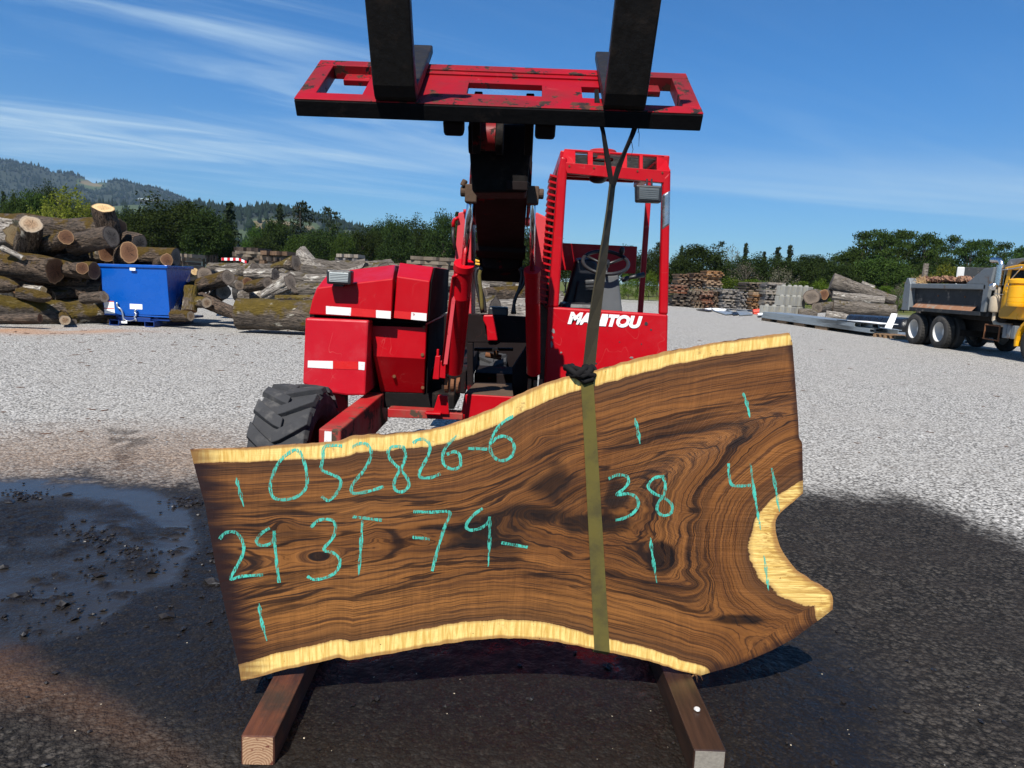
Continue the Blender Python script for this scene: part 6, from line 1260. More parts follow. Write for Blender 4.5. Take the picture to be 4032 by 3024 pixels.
mb = MB(); mb.lathe([(.001, .06), (.08, .05), (.11, .0), (.001, 0)], (13.02, 20.42, 1.90), (-.6, -.6, -.5), 16); mb.build("mirror", M['chrome_rough'], truck, auto=True)
# bark in the bed
lx_, ly_ = np.meshgrid(np.linspace(13.27, 15.19, 40), np.linspace(20.9, 24.98, 80)); lz_ = 1.90 + .14 * sstep(21.1, 22.4, ly_) + .10 * vnoise(lx_ * 3, ly_ * 3, 77, 4) + .05 * np.abs(vnoise(lx_ * 9, ly_ * 9, 78, 2))
M['bark_waste'] = plain('reddish_bark_waste', (.24, .135, .085), .95, 0, .5, 8, .8, 25, .03, dirt=(.10, .045, .035), dth=(.5, .6), dscale=5)
bl_ = link_mesh("bark_load", grid_mesh("bark_load", lx_, ly_, lz_), M['bark_waste'], None, False); tag(bl_, "load of reddish brown bark waste heaped in the grey truck bed", "bark load")
mb = MB()
for k_ in range(160):
    y = RND.uniform(21.2, 24.9); x = 13.28 + abs(RND.gauss(0, .35)); z = 1.92 + .14 * min(1, max(0, (y - 21.1) / 1.3)); s_ = RND.uniform(.05, .16); mb.box((x, y, z + RND.uniform(0, .10)), (s_, s_ * RND.uniform(.6, 1.6), s_ * .5), Matrix.Rotation(RND.uniform(-.8, .8), 3, 'X') @ Matrix.Rotation(RND.uniform(-.8, .8), 3, 'Y'))
mb.build("bark_chunk", M['bark_waste'], bl_)['kind'] = 'stuff'
mb = MB()
for k_ in range(120):
    b = Vector((13.2 + RND.uniform(0, .25), 24.5 + RND.uniform(-.3, .45), 1.98)); d = Vector((RND.uniform(-.25, .12), RND.uniform(-.3, .3), RND.uniform(-.12, .36))); mb.tube([b, b + d * .6, b + d + Vector((0, 0, -.05))], [.008, .006, .002], 3)
mb.build("straw_tuft", plain('dry_straw', (.42, .28, .14), .9, 0, .3, 20), bl_)['kind'] = 'stuff'
# white dump truck behind, pointing away from the camera
w0 = P(*ZT(1015, 575), 27.5); wt = empty("dump_truck", (w0.x, 27.5, 0), "white dump truck bed seen behind the grey bed of the yellow truck", "truck", None, -.53)
def wpart(name, mat, boxes, bevel=.02): o = tpart(name, mat, boxes, bevel, None); o.parent = wt; return o
wpart("white_bed", 'white_rim', [(0, .10, 0, 4, 1.2, 2.62), (2.2, 2.3, 0, 4, 1.2, 2.62), (0.1, 2.2, 0, .12, 1.2, 2.22), (0, 2.3, .12, 4, 1.15, 1.25)])
wpart("bed_post", 'white_rim', [(-.04, .20, -.08, .16, 1.2, 2.70)], .03); wpart("bed_post", 'white_rim', [(2.1, 2.34, -.08, .16, 1.2, 2.70)], .03); wpart("bed_rail", 'bed_light', [(.2, 2.1, -.09, -.005, 2.14, 2.24)], .01)
wpart("headboard", 'bed_grey', [(.1, 2.2, 3.7, 3.85, 1.3, 2.84)]); wpart("chassis", 'under', [(.5, 1.8, -.1, 6, .5, 1.14)]); wpart("cab", 'white_rim', [(.1, 2.2, 4.3, 6.2, 1.0, 2.6)], .06)
for y in (.9, 2.2, 5.5):
    for x in (.2, 2.1): mb = MB(); mb.lathe([(.3, -.14), (.48, -.14), (.5, -.1), (.5, .1), (.48, .14), (.3, .14), (.1, .05), (.1, -.05)], (x, y, .5), (1, 0, 0), 24); mb.build("tyre", M['truck_tyre']).parent = wt
pt_ = P(*ZT(655, 520), 40); mb = MB(); mb.tube([(pt_.x, 40, 0), (pt_.x + .03, 40, 2.4), (pt_.x + .06, 40, P(*ZT(660, 380), 40).z)], [.16, .15, .13], 10); tag(mb.build("wooden_post", M['bark_grey'], None, True), "weathered wooden post standing behind the truck bed before the trees", "post")

# ================================================================== SMALL THINGS IN THE BACKGROUND
tr = empty("flatbed_trailer", P(*ZM(800, 470), 31), "dark flatbed trailer edge with red and white reflective tape beyond the log heap", "trailer")
a, b, c = P(*ZM(650, 446), 31), P(*ZM(900, 448), 31), P(*ZM(1015, 492), 31)
mb = MB(); mb.tube([a, b, c], .11, 4); mb.tube([a, (a.x, a.y + 2.4, a.z)], .1, 4); mb.build("deck", M['black_steel'], tr)
t = NT("red_white_stripes"); s0 = t.sep()[0]; st_ = t.math('GREATER_THAN', t.math('FRACT', t.math('MULTIPLY', s0, 4.2)), .5); M['stripes'] = t.done(t.mix(st_, (.75, .75, .74), (.5, .01, .015)), .4)
mb = MB()
for p_, q_ in ((a, b), (b, c)): mb.prism([p_ + Vector((0, -.12, .06)), q_ + Vector((0, -.12, .06)), q_ + Vector((0, -.12, -.05)), p_ + Vector((0, -.12, -.05))], (0, -.01, 0))
mb.build("reflective_tape", M['stripes'], tr)
for x in ((a.x + .2), (b.x - .3)):
    mb = MB(); mb.lathe([(.2, -.12), (.42, -.12), (.42, .12), (.2, .12)], (x, 32.2, .42), (1, 0, 0), 20); mb.build("tyre", M['truck_tyre'], tr)
    mb = MB(); mb.box((x, 32.2, (a.z + .42) / 2), (.12, .12, a.z - .42)); mb.build("axle_mount", M['black_steel'], tr)
for i, (x, y0, y1) in enumerate(((430, 390, 560), (482, 390, 520), (513, 385, 520), (562, 392, 520))):
    p0, p1 = P(*ZM(x, y1), 33), P(*ZM(x, y0), 33); mb = MB(); mb.tube([(p0.x, 33, 0), (p1.x, 33, p1.z)], .06, 6); tag(mb.build("steel_stake", M['black_steel'], None), "upright dark stake in the row left of the striped trailer", "stake", "stakes left of the striped trailer")
ye = empty("loader_arm", P(*ZB(790, 360), 24), "yellow steel loader arm glimpsed beside the left lift cylinder", "loader arm")
for pts_ in (((600, 270), (680, 285), (885, 350), (880, 375), (600, 330)), ((600, 330), (675, 350), (900, 400), (890, 425), (670, 398), (600, 390))):
    mb = MB(); pp(ZB, pts_, 24, .25, mb); mb.build("arm_beam", M['yellow'], ye, bevel=.02)
mb = MB(); p_ = P(*ZB(640, 390), 24.1); mb.box((p_.x, 24.15, p_.z / 2), (.3, .3, p_.z)); mb.build("mast", M['yellow'], ye)

# ================================================================== TREES
def leafmat(name, a, b, trans=.35):
    t = NT(name); t.t.nodes.remove(t.b); g = t.node("ShaderNodeNewGeometry"); n = t.noise(1.0, 4, .6, t.map((7, 7, 9))); isl = g.outputs['Random Per Island']
    c = t.mix(t.ramp(n, .3, .7), a, b); c = t.mix(t.math('MULTIPLY', isl, .55), c, tuple(q * .45 for q in a)); hsv = t.node("ShaderNodeHueSaturation"); t.put(hsv.inputs['Color'], c); t.put(hsv.inputs['Value'], t.ramp(t.rand(), 0, 1, .8, 1.15)); t.put(hsv.inputs['Hue'], t.ramp(t.rand(), 0, 1, .485, .512)); c = hsv.outputs[0]
    d = t.node("ShaderNodeBsdfDiffuse"); tr_ = t.node("ShaderNodeBsdfTranslucent"); t.put(d.inputs[0], c); t.put(tr_.inputs[0], c); mx_ = t.node("ShaderNodeMixShader"); mx_.inputs[0].default_value = trans; t.t.links.new(d.outputs[0], mx_.inputs[1]); t.t.links.new(tr_.outputs[0], mx_.inputs[2])
    t.t.links.new(mx_.outputs[0], t.t.nodes["Material Output"].inputs[0]); return t.m
M['leaf_oak'] = leafmat('oak_leaves', (.030, .048, .014), (.055, .082, .022)); M['leaf_light'] = leafmat('light_green_leaves', (.045, .082, .018), (.085, .135, .030)); M['leaf_willow'] = leafmat('yellow_green_leaves', (.15, .17, .020), (.27, .27, .05), .5)
M['leaf_fir'] = leafmat('fir_needles', (.024, .036, .018), (.048, .062, .030), .15); M['leaf_locust'] = leafmat('locust_leaves', (.040, .070, .016), (.070, .115, .026)); M['leaf_bush'] = leafmat('bright_bush_leaves', (.075, .125, .014), (.13, .19, .03)); M['leaf_grey'] = leafmat('sparse_grey_twigs', (.11, .10, .07), (.17, .155, .11), .2)
M['trunk'] = bark('tree_trunk_bark', (.13, .105, .08), (.05, .04, .032))
rg_ = np.random.default_rng(5)
def leaves_mesh(name, cen, size, flat=.55):
    """one small bent leaf spray (two triangles... a kite) at each centre"""
    n = len(cen); nrm = rg_.normal(size=(n, 3)); nrm[:, 2] = np.abs(nrm[:, 2]) + flat; nrm /= np.linalg.norm(nrm, axis=1)[:, None]
    t1 = np.cross(nrm, rg_.normal(size=(n, 3))); t1 /= np.linalg.norm(t1, axis=1)[:, None]; t2 = np.cross(nrm, t1); s = size * rg_.uniform(.6, 1.4, (n, 1))
    v = np.stack([cen - t1 * s, cen - t2 * s * .55 - nrm * s * .12, cen + t1 * s, cen + t2 * s * .55 - nrm * s * .12], 1).reshape(-1, 3)
    me = bpy.data.meshes.new(name); me.vertices.add(4 * n); me.vertices.foreach_set("co", v.astype(np.float32).ravel()); me.loops.add(4 * n); me.loops.foreach_set("vertex_index", np.arange(4 * n, dtype=np.int32)); me.polygons.add(n); me.polygons.foreach_set("loop_start", np.arange(0, 4 * n, 4, dtype=np.int32)); me.update(calc_edges=True); return me
def crown_pts(kind, seed):
    r = np.random.default_rng(seed); C_ = []; br_ = []
    if kind in ('oak', 'light', 'dome'):
        ncl, per = (120, 105) if kind != 'dome' else (170, 95)
        for i in range(ncl):
            th_ = r.uniform(0, 2 * pi); u = r.uniform(-.55, 1); rad = (r.uniform(.35, 1) ** .4) * (1 if kind == 'dome' else (1 + .16 * sin(3 * th_ + seed) + .12 * sin(5 * th_ + u * 4)))
            c = np.array([cos(th_) * sqrt(max(0, 1 - u * u)) * .48 * rad, sin(th_) * sqrt(max(0, 1 - u * u)) * .48 * rad, .56 + u * .42 * rad * (1 if u > 0 else .9)])
            s = r.uniform(.055, .105) * (.8 if kind == 'dome' else 1); C_.append(c + r.normal(size=(per, 3)).clip(-1.6, 1.6) * s * np.array([1, 1, .62])); br_.append(c)
    elif kind == 'locust':
        for i in range(52):
            th_ = r.uniform(0, 2 * pi); u = r.uniform(0, 1); rr = r.uniform(.12, .50) * sin(pi * min(.97, .25 + u * .7)) ; c = np.array([cos(th_) * rr, sin(th_) * rr, .34 + .63 * u])
            C_.append(c + r.normal(size=(120, 3)).clip(-1.7, 1.7) * np.array([.080, .080, .020]) + np.array([0, 0, -.012])); br_.append(c)
    elif kind == 'willow':
        for i in range(90):
            th_ = r.uniform(0, 2 * pi); u = r.uniform(0, 1); rr = .5 * sqrt(u) * (1 + .2 * r.normal()); top = 1 - .38 * u + r.normal() * .05; c = np.array([cos(th_) * rr, sin(th_) * rr, 0])
            k = r.uniform(.25, 1, 130)[:, None]; C_.append(np.concatenate([np.array([[c[0], c[1]]]) * (k ** .8), k * top], 1) + r.normal(size=(130, 3)) * .02); br_.append(np.array([c[0], c[1], top * .9]))
    elif kind == 'fir':
        m = 26
        for i in range(m):
            z = .10 + .88 * (i / m) ** .95; R_ = .50 * (1 - z) ** .85 * (1 + .30 * r.normal()) + .012
            for j in range(int(7 - 3 * z)):
                th_ = r.uniform(0, 2 * pi); L_ = R_ * r.uniform(.6, 1.15); k = r.uniform(.05, 1, 24)[:, None]; d = np.array([cos(th_), sin(th_), -.14 * (1 - z)])
                C_.append(np.array([0, 0, z]) + d * L_ * k + r.normal(size=(24, 3)) * np.array([.026, .026, .010]) * (1.3 - k)); br_.append(np.array([0, 0, z]) + d * L_)
    elif kind == 'oldfir':
        m = 15
        for i in range(m):
            z = .22 + .76 * (i / m); R_ = (.16 + .36 * sin(pi * (.15 + .8 * (1 - z)))) * r.uniform(.5, 1.2)
            for j in range(4):
                th_ = r.uniform(0, 2 * pi); L_ = R_ * r.uniform(.5, 1.1); k = r.uniform(.2, 1, 26)[:, None]; d = np.array([cos(th_), sin(th_), .06])
                C_.append(np.array([0, 0, z]) + d * L_ * k + r.normal(size=(26, 3)) * np.array([.045, .045, .012])); br_.append(np.array([0, 0, z]) + d * L_)
    elif kind == 'sparse':
        for i in range(60):
            th_ = r.uniform(0, 2 * pi); u = r.uniform(.2, 1); rr = .5 * sin(pi * min(.95, u * .75 + .15)) * r.uniform(.5, 1); c = np.array([cos(th_) * rr, sin(th_) * rr, .2 + .78 * u]); C_.append(c + r.normal(size=(22, 3)) * .05); br_.append(c)
    elif kind == 'bush':
        for i in range(60):
            th_ = r.uniform(0, 2 * pi); u = r.uniform(0, 1); rr = .5 * sqrt(r.uniform(.1, 1)) * sqrt(1 - u * u * .85); c = np.array([cos(th_) * rr, sin(th_) * rr, .08 + .84 * u]); C_.append(c + r.normal(size=(90, 3)).clip(-1.7, 1.7) * np.array([.065, .065, .055])); br_.append(c)
    return np.concatenate(C_), br_
KIND = {'oak': ('leaf_oak', .019, "broadleaf_tree"), 'light': ('leaf_light', .019, "broadleaf_tree"), 'dome': ('leaf_oak', .017, "broadleaf_tree"), 'locust': ('leaf_locust', .017, "locust_tree"), 'willow': ('leaf_willow', .018, "willow_tree"), 'fir': ('leaf_fir', .026, "fir_tree"), 'oldfir': ('leaf_fir', .026, "fir_tree"), 'sparse': ('leaf_grey', .018, "bare_tree"), 'bush': ('leaf_bush', .020, "bush")}
tree_proto = {}
def tree_parts(kind, var):
    if (kind, var) in tree_proto: return tree_proto[(kind, var)]
    pts_, br_ = crown_pts(kind, 100 + 17 * var + len(kind)); mat, s, nm = KIND[kind]; me = leaves_mesh("crown", pts_, s); me.materials.append(M[mat])
    mb = MB(); R2 = random.Random(var); tr_ = .022 if kind != 'bush' else .012
    mb.tube([(0, 0, -.02), (.006, 0, .2), (-.006, .006, .5), (0, 0, .86 if kind in ('fir', 'oldfir') else .68)], [tr_ * 1.35, tr_, tr_ * .75, tr_ * .2], 7)
    for c in R2.sample(br_, min(len(br_), 22)):
        c = Vector(c); z0 = max(.12, c.z - .22 - .3 * math.hypot(c.x, c.y)) if kind not in ('fir', 'oldfir') else c.z; b = Vector((0, 0, min(z0, .62 if kind not in ('fir', 'oldfir') else .9))); mb.tube([b, b.lerp(c, .5) + Vector((0, 0, -.015)), c], [tr_ * .42, tr_ * .28, tr_ * .12], 4)
    tm = bpy.data.meshes.new("trunk"); tm.from_pydata(mb.v, [], mb.f); tm.materials.append(M['trunk']); tree_proto[(kind, var)] = (me, tm, nm); return tree_proto[(kind, var)]
_tv = {}
def tree(x, ytop, wpx, Y, kind, label, group=None, cat="tree"):
    _tv[kind] = _tv.get(kind, 0) + 1; me, tm, nm = tree_parts(kind, _tv[kind] % (3 if kind in ('oak', 'fir', 'locust') else 2)); top = P(x, ytop, Y)
    r = empty(nm, (top.x, Y, -.05), label, "bush" if kind == 'bush' else cat, group, RND.uniform(0, 6.28)); w_ = wpx * Y / F * (1.75 if kind == 'fir' else 1.35 if kind == 'oldfir' else 1.0); r.scale = (w_, w_, top.z)
    for nm_, m_ in (("crown", me), ("trunk", tm)): o = bpy.data.objects.new(nm_, m_); COL.objects.link(o); o.parent = r
T_L, T_M, T_R, T_F = "trees behind the tall log pile", "dark trees in the row behind the log heap", "trees behind the lumber stacks", "locust trees along the edge behind the dump truck"
for a in ((12, 742, 46, 120, 'fir', "dark fir at the left edge of the view behind the log pile"), (52, 752, 44, 118, 'fir', "smaller dark fir next to the fir at the left edge", T_L), (88, 772, 50, 122, 'fir', "low fir between the edge firs and the green oak", T_L),
          (60, 772, 125, 88, 'light', "green rounded tree left of the yellow green willow"), (128, 752, 120, 92, 'light', "fresh green tree half hidden by the yellow green willow"), (178, 736, 110, 112, 'oak', "dark crown peeping over the yellow green willow"), (262, 738, 235, 70, 'willow', "bright yellow green willow behind the top of the log pile"), (345, 800, 110, 74, 'willow', "lower yellow green shrub tree left of the upright stump"),
          (492, 828, 120, 86, 'oak', "small dark oak right of the upright stump"), (690, 786, 330, 78, 'oak', "largest dark oak behind the blue hopper"), (590, 838, 190, 74, 'oak', "dark oak in front of the largest oak, left half"), (800, 830, 190, 76, 'oak', "dark oak in front of the largest oak, right half"), (905, 786, 100, 88, 'fir', "tall narrow fir right of the largest dark oak"), (440, 880, 120, 84, 'oak', "low dark tree beneath the green field on the hill"),
          (870, 900, 110, 80, 'oak', "round dark tree at the foot of the tall narrow fir"), (1000, 893, 90, 98, 'light', "pale green rounded tree right of the tall narrow fir"), (1085, 868, 150, 100, 'oak', "dark tree below the two firs in the middle"), (1103, 792, 80, 112, 'fir', "pointed fir left of the ragged old fir"), (1182, 778, 115, 105, 'oldfir', "ragged old fir with open layered branches above the log heap"), (1300, 804, 92, 104, 'oldfir', "old fir with a forked ragged top right of the other old fir"),
          (1190, 920, 130, 96, 'light', "mid green tree at the foot of the ragged old fir"), (1280, 900, 150, 94, 'oak', "dark tree at the foot of the forked old fir"), (1356, 914, 95, 92, 'light', "lighter green tree above the work lamp"), (1040, 935, 110, 90, 'oak', "low dark tree over the far slab stacks")):
    tree(*a)
for i, (x, y, w_) in enumerate(((1420, 905, 110), (1468, 890, 110), (1522, 874, 110), (1574, 864, 105), (1640, 860, 120), (1692, 886, 100), (1752, 850, 125), (1830, 880, 120), (1905, 890, 120), (1985, 900, 130), (2070, 905, 130), (2150, 915, 120), (2235, 985, 110), (2330, 992, 130), (2430, 985, 130), (2520, 990, 110), (2585, 985, 100), (1450, 960, 120), (1560, 960, 130), (1680, 955, 130))):
    tree(x, y + (0, 14, -8, 6)[i % 4], w_ * (1.15, .95, 1.2)[i % 3], 96 + (i % 3) * 5, 'oak', "dark rounded tree in the unbroken row behind the log heap and the forklift", T_M)
tree(1800, 822, 66, 112, 'fir', "fir top rising over the dark row left of the lift cylinder")
for a in ((2602, 944, 80, 118, 'oldfir', "open fir half hidden by the right cab pillar"), (2688, 958, 42, 135, 'fir', "small thin fir between the cab pillar and the dome shaped tree"), (2757, 962, 215, 88, 'dome', "broad dome shaped dark tree behind the tall lumber stacks"), (2700, 1010, 150, 86, 'oak', "dark tree at the left foot of the dome shaped tree"), (2838, 940, 62, 112, 'oldfir', "fir with level open branches right of the dome shaped tree"), (2886, 968, 80, 108, 'sparse', "thin greyish half bare tree beside the open fir"), (2940, 950, 58, 112, 'fir', "pointed fir right of the greyish tree"),
          (3012, 982, 48, 118, 'fir', "lowest fir point over the dark trees", T_R), (3066, 965, 66, 112, 'fir', "left one of the two full firs behind the concrete blocks"), (3114, 958, 70, 112, 'fir', "right one of the two full firs behind the concrete blocks"),
          (2860, 1030, 120, 92, 'oak', "dark tree under the open fir", T_R), (2960, 1005, 150, 95, 'oak', "dark tree under the pointed fir", T_R), (3040, 1015, 150, 94, 'oak', "dark tree before the two full firs", T_R), (3110, 1018, 130, 92, 'oak', "dark tree behind the block wall", T_R), (3180, 1004, 165, 96, 'dome', "smooth dark dome tree behind the right log pile"), (3232, 1003, 150, 98, 'dome', "second smooth dome tree beside the first, nearer the gap in the sky"), (3275, 1030, 120, 92, 'oak', "mid green tree below the gap in the tree line", T_R),
          (2942, 1036, 150, 80, 'sparse', "brownish bare bush tree above the orange slab stack"), (3078, 1050, 140, 80, 'sparse', "brownish tangled bush above the grey slab stack"), (2905, 1086, 180, 72, 'bush', "bright green bushes between the tall stacks and the dark stack"), (2990, 1098, 120, 72, 'bush', "bright green bush behind the dark upper stack"), (2562, 1060, 70, 74, 'bush', "bright bush seen through the cab beside the pillar"), (2480, 1080, 90, 74, 'bush', "low green bush seen through the cab window"), (3230, 1092, 100, 64, 'bush', "yellow green bush behind the right log pile"), (3150, 1105, 130, 70, 'bush', "low green bush over the concrete blocks")):
    tree(*a)
for i, (x, y, w_) in enumerate(((3345, 985, 140), (3408, 905, 190), (3450, 894, 170), (3500, 905, 150), (3552, 900, 170), (3604, 901, 160), (3655, 906, 160), (3700, 935, 130), (3756, 917, 140), (3832, 933, 160), (3890, 938, 150), (3978, 946, 170), (4040, 958, 160))):
    tree(x, y, w_ * 1.1, 92 + (i % 3) * 5, 'locust', "airy locust tree with layered foliage in the tall row behind the dump truck", T_F)
for i, (x, y, w_, k) in enumerate(((3300, 1040, 140, 'oak'), (3385, 1040, 170, 'light'), (3440, 1020, 190, 'light'), (3505, 1015, 200, 'light'), (3580, 1050, 160, 'oak'), (3650, 1040, 170, 'oak'), (3800, 1050, 180, 'oak'), (3900, 1050, 180, 'oak'), (3990, 1060, 180, 'oak'), (3340, 1080, 130, 'oak'))):
    tree(x, y, w_, 82 + (i % 3) * 3, k, "leafy green tree low in front of the locust row", "leafy trees under the locust row")
tree(3730, 1040, 150, 70, 'willow', "dull olive willow bush behind the truck bed"); tree(3545, 1120, 70, 62, 'sparse', "small bare shrub left of the rear post of the truck bed")
for i, x in enumerate((3290, 3360, 3430, 3500, 3570)): tree(x, 1118 + RND.uniform(-8, 8), 110, 74, 'bush', "low green bush at the foot of the trees behind the right log pile", "bushes at the foot of the trees behind the right log pile")

# ================================================================== HILLS
def hill(name, prof, Yr, Y0, xs_pad, mat, seed, rough, fld=None):
    """prof: skyline (x, y) seen at distance Yr; falls to the plain at Y0"""
    px = np.linspace(prof[0][0] - xs_pad, prof[-1][0], 150); py = np.interp(px, [p[0] for p in prof], [p[1] for p in prof]); u = np.concatenate([np.linspace(0, 1, 40), [1.15, 1.5]])
    top = np.array([P(a, b, Yr)[:] for a, b in zip(px, py)]); X_ = np.zeros((len(u), len(px))); Y_ = X_.copy(); Z_ = X_.copy()
    for i, q in enumerate(u):
        Yq = Y0 + (Yr - Y0) * q; X_[i] = top[:, 0] * Yq / Yr; Y_[i] = Yq; Z_[i] = np.maximum(-6, top[:, 2]) * (sstep(0, 1, np.array(min(q, 1.0))) if q <= 1 else 1 - (q - 1) * 1.4)
    Z_ += vnoise(X_ / 130, Y_ / 130, seed, 4) * rough * np.clip(u, 0, .98)[:, None] * (1 - np.clip(u, 0, 1)[:, None]) * 4; Z_[0] = -8
    U_, V_ = to_px(X_, Y_, Z_); at = fld(U_, V_) if fld else np.zeros_like(X_)
    o = link_mesh(name, grid_mesh(name, X_, Y_, Z_, {"field": at}), mat, None, True); o['kind'] = 'structure'; return X_, Y_, Z_, at
t = NT("hill_ground"); f_ = t.attr("field"); c = t.mix(t.noise(.02, 6, .7), (.009, .016, .009), (.017, .026, .012)); c = t.mix(t.ramp(f_, .3, .6), c, t.mix(t.noise(.008, 4, .6), (.050, .072, .022), (.036, .056, .020))); c = t.mix(t.ramp(f_, 1.3, 1.7), c, t.mix(t.noise(.01, 4, .6), (.16, .115, .055), (.11, .092, .04))); M['hill'] = t.done(c, .95)
def fieldmask(polys):
    def fn(U_, V_):
        out = np.zeros(U_.shape)
        for val, pts_ in polys: out = np.maximum(out, val * polymask(pts_, 5, U_, V_))
        return out
    return fn
h1 = hill("hills", [(-60, 637), (0, 643), (100, 657), (170, 677), (215, 699), (280, 705), (345, 717), (372, 731), (430, 725), (475, 721), (520, 739), (600, 753), (690, 777), (740, 799), (800, 839), (900, 879), (1100, 929), (1500, 989), (1900, 1029)], 3600, 1900, 500, M['hill'], 1, 60,
          fieldmask([(2, [(285, 708), (350, 708), (395, 722), (425, 722), (410, 740), (350, 735)])]))
h2 = hill("hills", [(380, 822), (450, 817), (520, 822), (640, 828), (765, 822), (830, 824), (900, 840), (960, 844), (1050, 840), (1110, 844), (1190, 868), (1270, 890), (1340, 908), (1460, 934), (1560, 947), (1700, 972), (1900, 1012), (2200, 1082)], 1700, 500, 700, M['hill'], 2, 22,
          fieldmask([(1, [(420, 800), (520, 795), (610, 815), (560, 850), (480, 870), (430, 850)]), (1, [(930, 905), (1000, 900), (1060, 915), (1000, 960), (930, 960)]), (2, [(985, 866), (1120, 866), (1230, 880), (1275, 905), (1250, 930), (1150, 915), (1060, 905), (985, 892)]), (2, [(1340, 905), (1400, 915), (1390, 930), (1340, 925)])]))
def forest(H, n, hmin, hmax, name, label, seed, ulo, avoid=True):
    X_, Y_, Z_, at = H; r = np.random.default_rng(seed); ny, nx = X_.shape; V_, F_ = [], []; k = 0
    ii = np.concatenate([r.uniform(ulo * 39, 38.6, n), r.uniform(37.6, 39.2, n // 5)]); jj = r.uniform(0, nx - 1.01, len(ii))
    for a, b in zip(ii, jj):
        i, j = int(a), int(b); fa, fb = a - i, b - j; lerp = lambda A_: (A_[i, j] * (1 - fb) + A_[i, j + 1] * fb) * (1 - fa) + (A_[i + 1, j] * (1 - fb) + A_[i + 1, j + 1] * fb) * fa
        if avoid and lerp(at) > .35 and r.uniform() < .93: continue
        x, y, z = lerp(X_), lerp(Y_), lerp(Z_); h_ = r.uniform(hmin, hmax) * (.75 + .5 * r.uniform()); w_ = h_ * r.uniform(.16, .28); m = 6; a0 = r.uniform(0, 6)
        rings = [(w_ * .8, .05), (w_, .22), (w_ * .62, .55), (w_ * .30, .80)]
        if r.uniform() < .25: rings = [(w_ * .9, .1), (w_ * 1.5, .40), (w_ * 1.3, .62), (w_ * .7, .78)]; h_ *= .75
        for rr, zz_ in rings:
            for q in range(m): V_.append((x + cos(a0 + q * pi / 3) * rr * r.uniform(.7, 1.2), y + sin(a0 + q * pi / 3) * rr * r.uniform(.7, 1.2), z + h_ * (zz_ + r.uniform(-.03, .03))))
        V_.append((x, y, z + h_))
        for lv in range(3):
            for q in range(m): q2 = (q + 1) % m; F_.append((k + lv * m + q, k + lv * m + q2, k + (lv + 1) * m + q2, k + (lv + 1) * m + q))
        for q in range(m): F_.append((k + 3 * m + q, k + 3 * m + (q + 1) % m, k + 4 * m))
        k += 4 * m + 1
    me = bpy.data.meshes.new(name); me.from_pydata(V_, [], F_); o = link_mesh(name, me, M['forest']); tag(o, label, "forest", None, 'stuff')
t = NT("forest_green"); isl = t.node("ShaderNodeNewGeometry").outputs['Random Per Island']; c = t.mix(isl, (.009, .017, .009), (.018, .028, .013)); c = t.mix(t.noise(.006, 3), c, (.012, .021, .011)); M['forest'] = t.done(c, .95, Specular_IOR_Level=.1)
forest(h1, 10000, 11, 18, "hillside_forest", "dense conifer forest covering the long far hill at the left", 11, .30)
forest(h2, 4200, 10, 19, "hillside_forest", "conifer woods on the nearer low hill around its tan fields", 12, .25)
def house(c, w_, d_, h_, wall, roofc, label, rz=0):
    o = empty("house", c, label, "house", rz=rz); m1, m2 = plain("house_wall", wall, .8), plain("house_roof", roofc, .7)
    mb = MB(); mb.box((0, 0, h_ / 2), (w_, d_, h_)); a = mb.build("wall", m1); mb = MB(); mb.prism([(-w_ / 2 - .5, -d_ / 2 - .6, h_ - .1), (-w_ / 2 - .5, 0, h_ + d_ * .28), (-w_ / 2 - .5, d_ / 2 + .6, h_ - .1)], (w_ + 1, 0, 0)); b = mb.build("roof", m2)
    mb = MB()
    for k_ in (-.3, 0, .3): mb.box((k_ * w_, -d_ / 2 - .02, h_ * .5), (w_ * .14, .05, h_ * .4))
    e = mb.build("window", M['cab_glass'])
    for q in (a, b, e): q.parent = o
house(P(1038, 868, 1350), 26, 12, 5, (.62, .62, .60), (.25, .26, .27), "pale house on the tan field of the nearer hill"); house(P(1020, 866, 1352), 9, 8, 4, (.7, .7, .68), (.3, .3, .3), "small white outbuilding left of the pale house on the hill")
house(P(572, 795, 1500), 24, 12, 4, (.06, .06, .05), (.20, .24, .24), "dark farm building with a grey green roof on the hill above the green field"); house(P(615, 800, 1500), 18, 10, 4, (.05, .05, .05), (.10, .10, .10), "long dark barn right of the grey green roof on the hill")
for i, (x, y, w_) in enumerate(((1462, 978, 6), (1485, 982, 7), (1530, 985, 7), (1550, 990, 4))): house(Vector((P(x, y, 150).x, 150, 0)), w_, 3, P(x, y, 150).z - .8, (.78, .78, .77), (.8, .8, .8), "%s glimpsed through the dark trees above the engine hood" % ("leftmost white shed roof", "second white shed roof from the left", "third white shed roof from the left", "small rightmost white shed roof")[i], .1 * i)

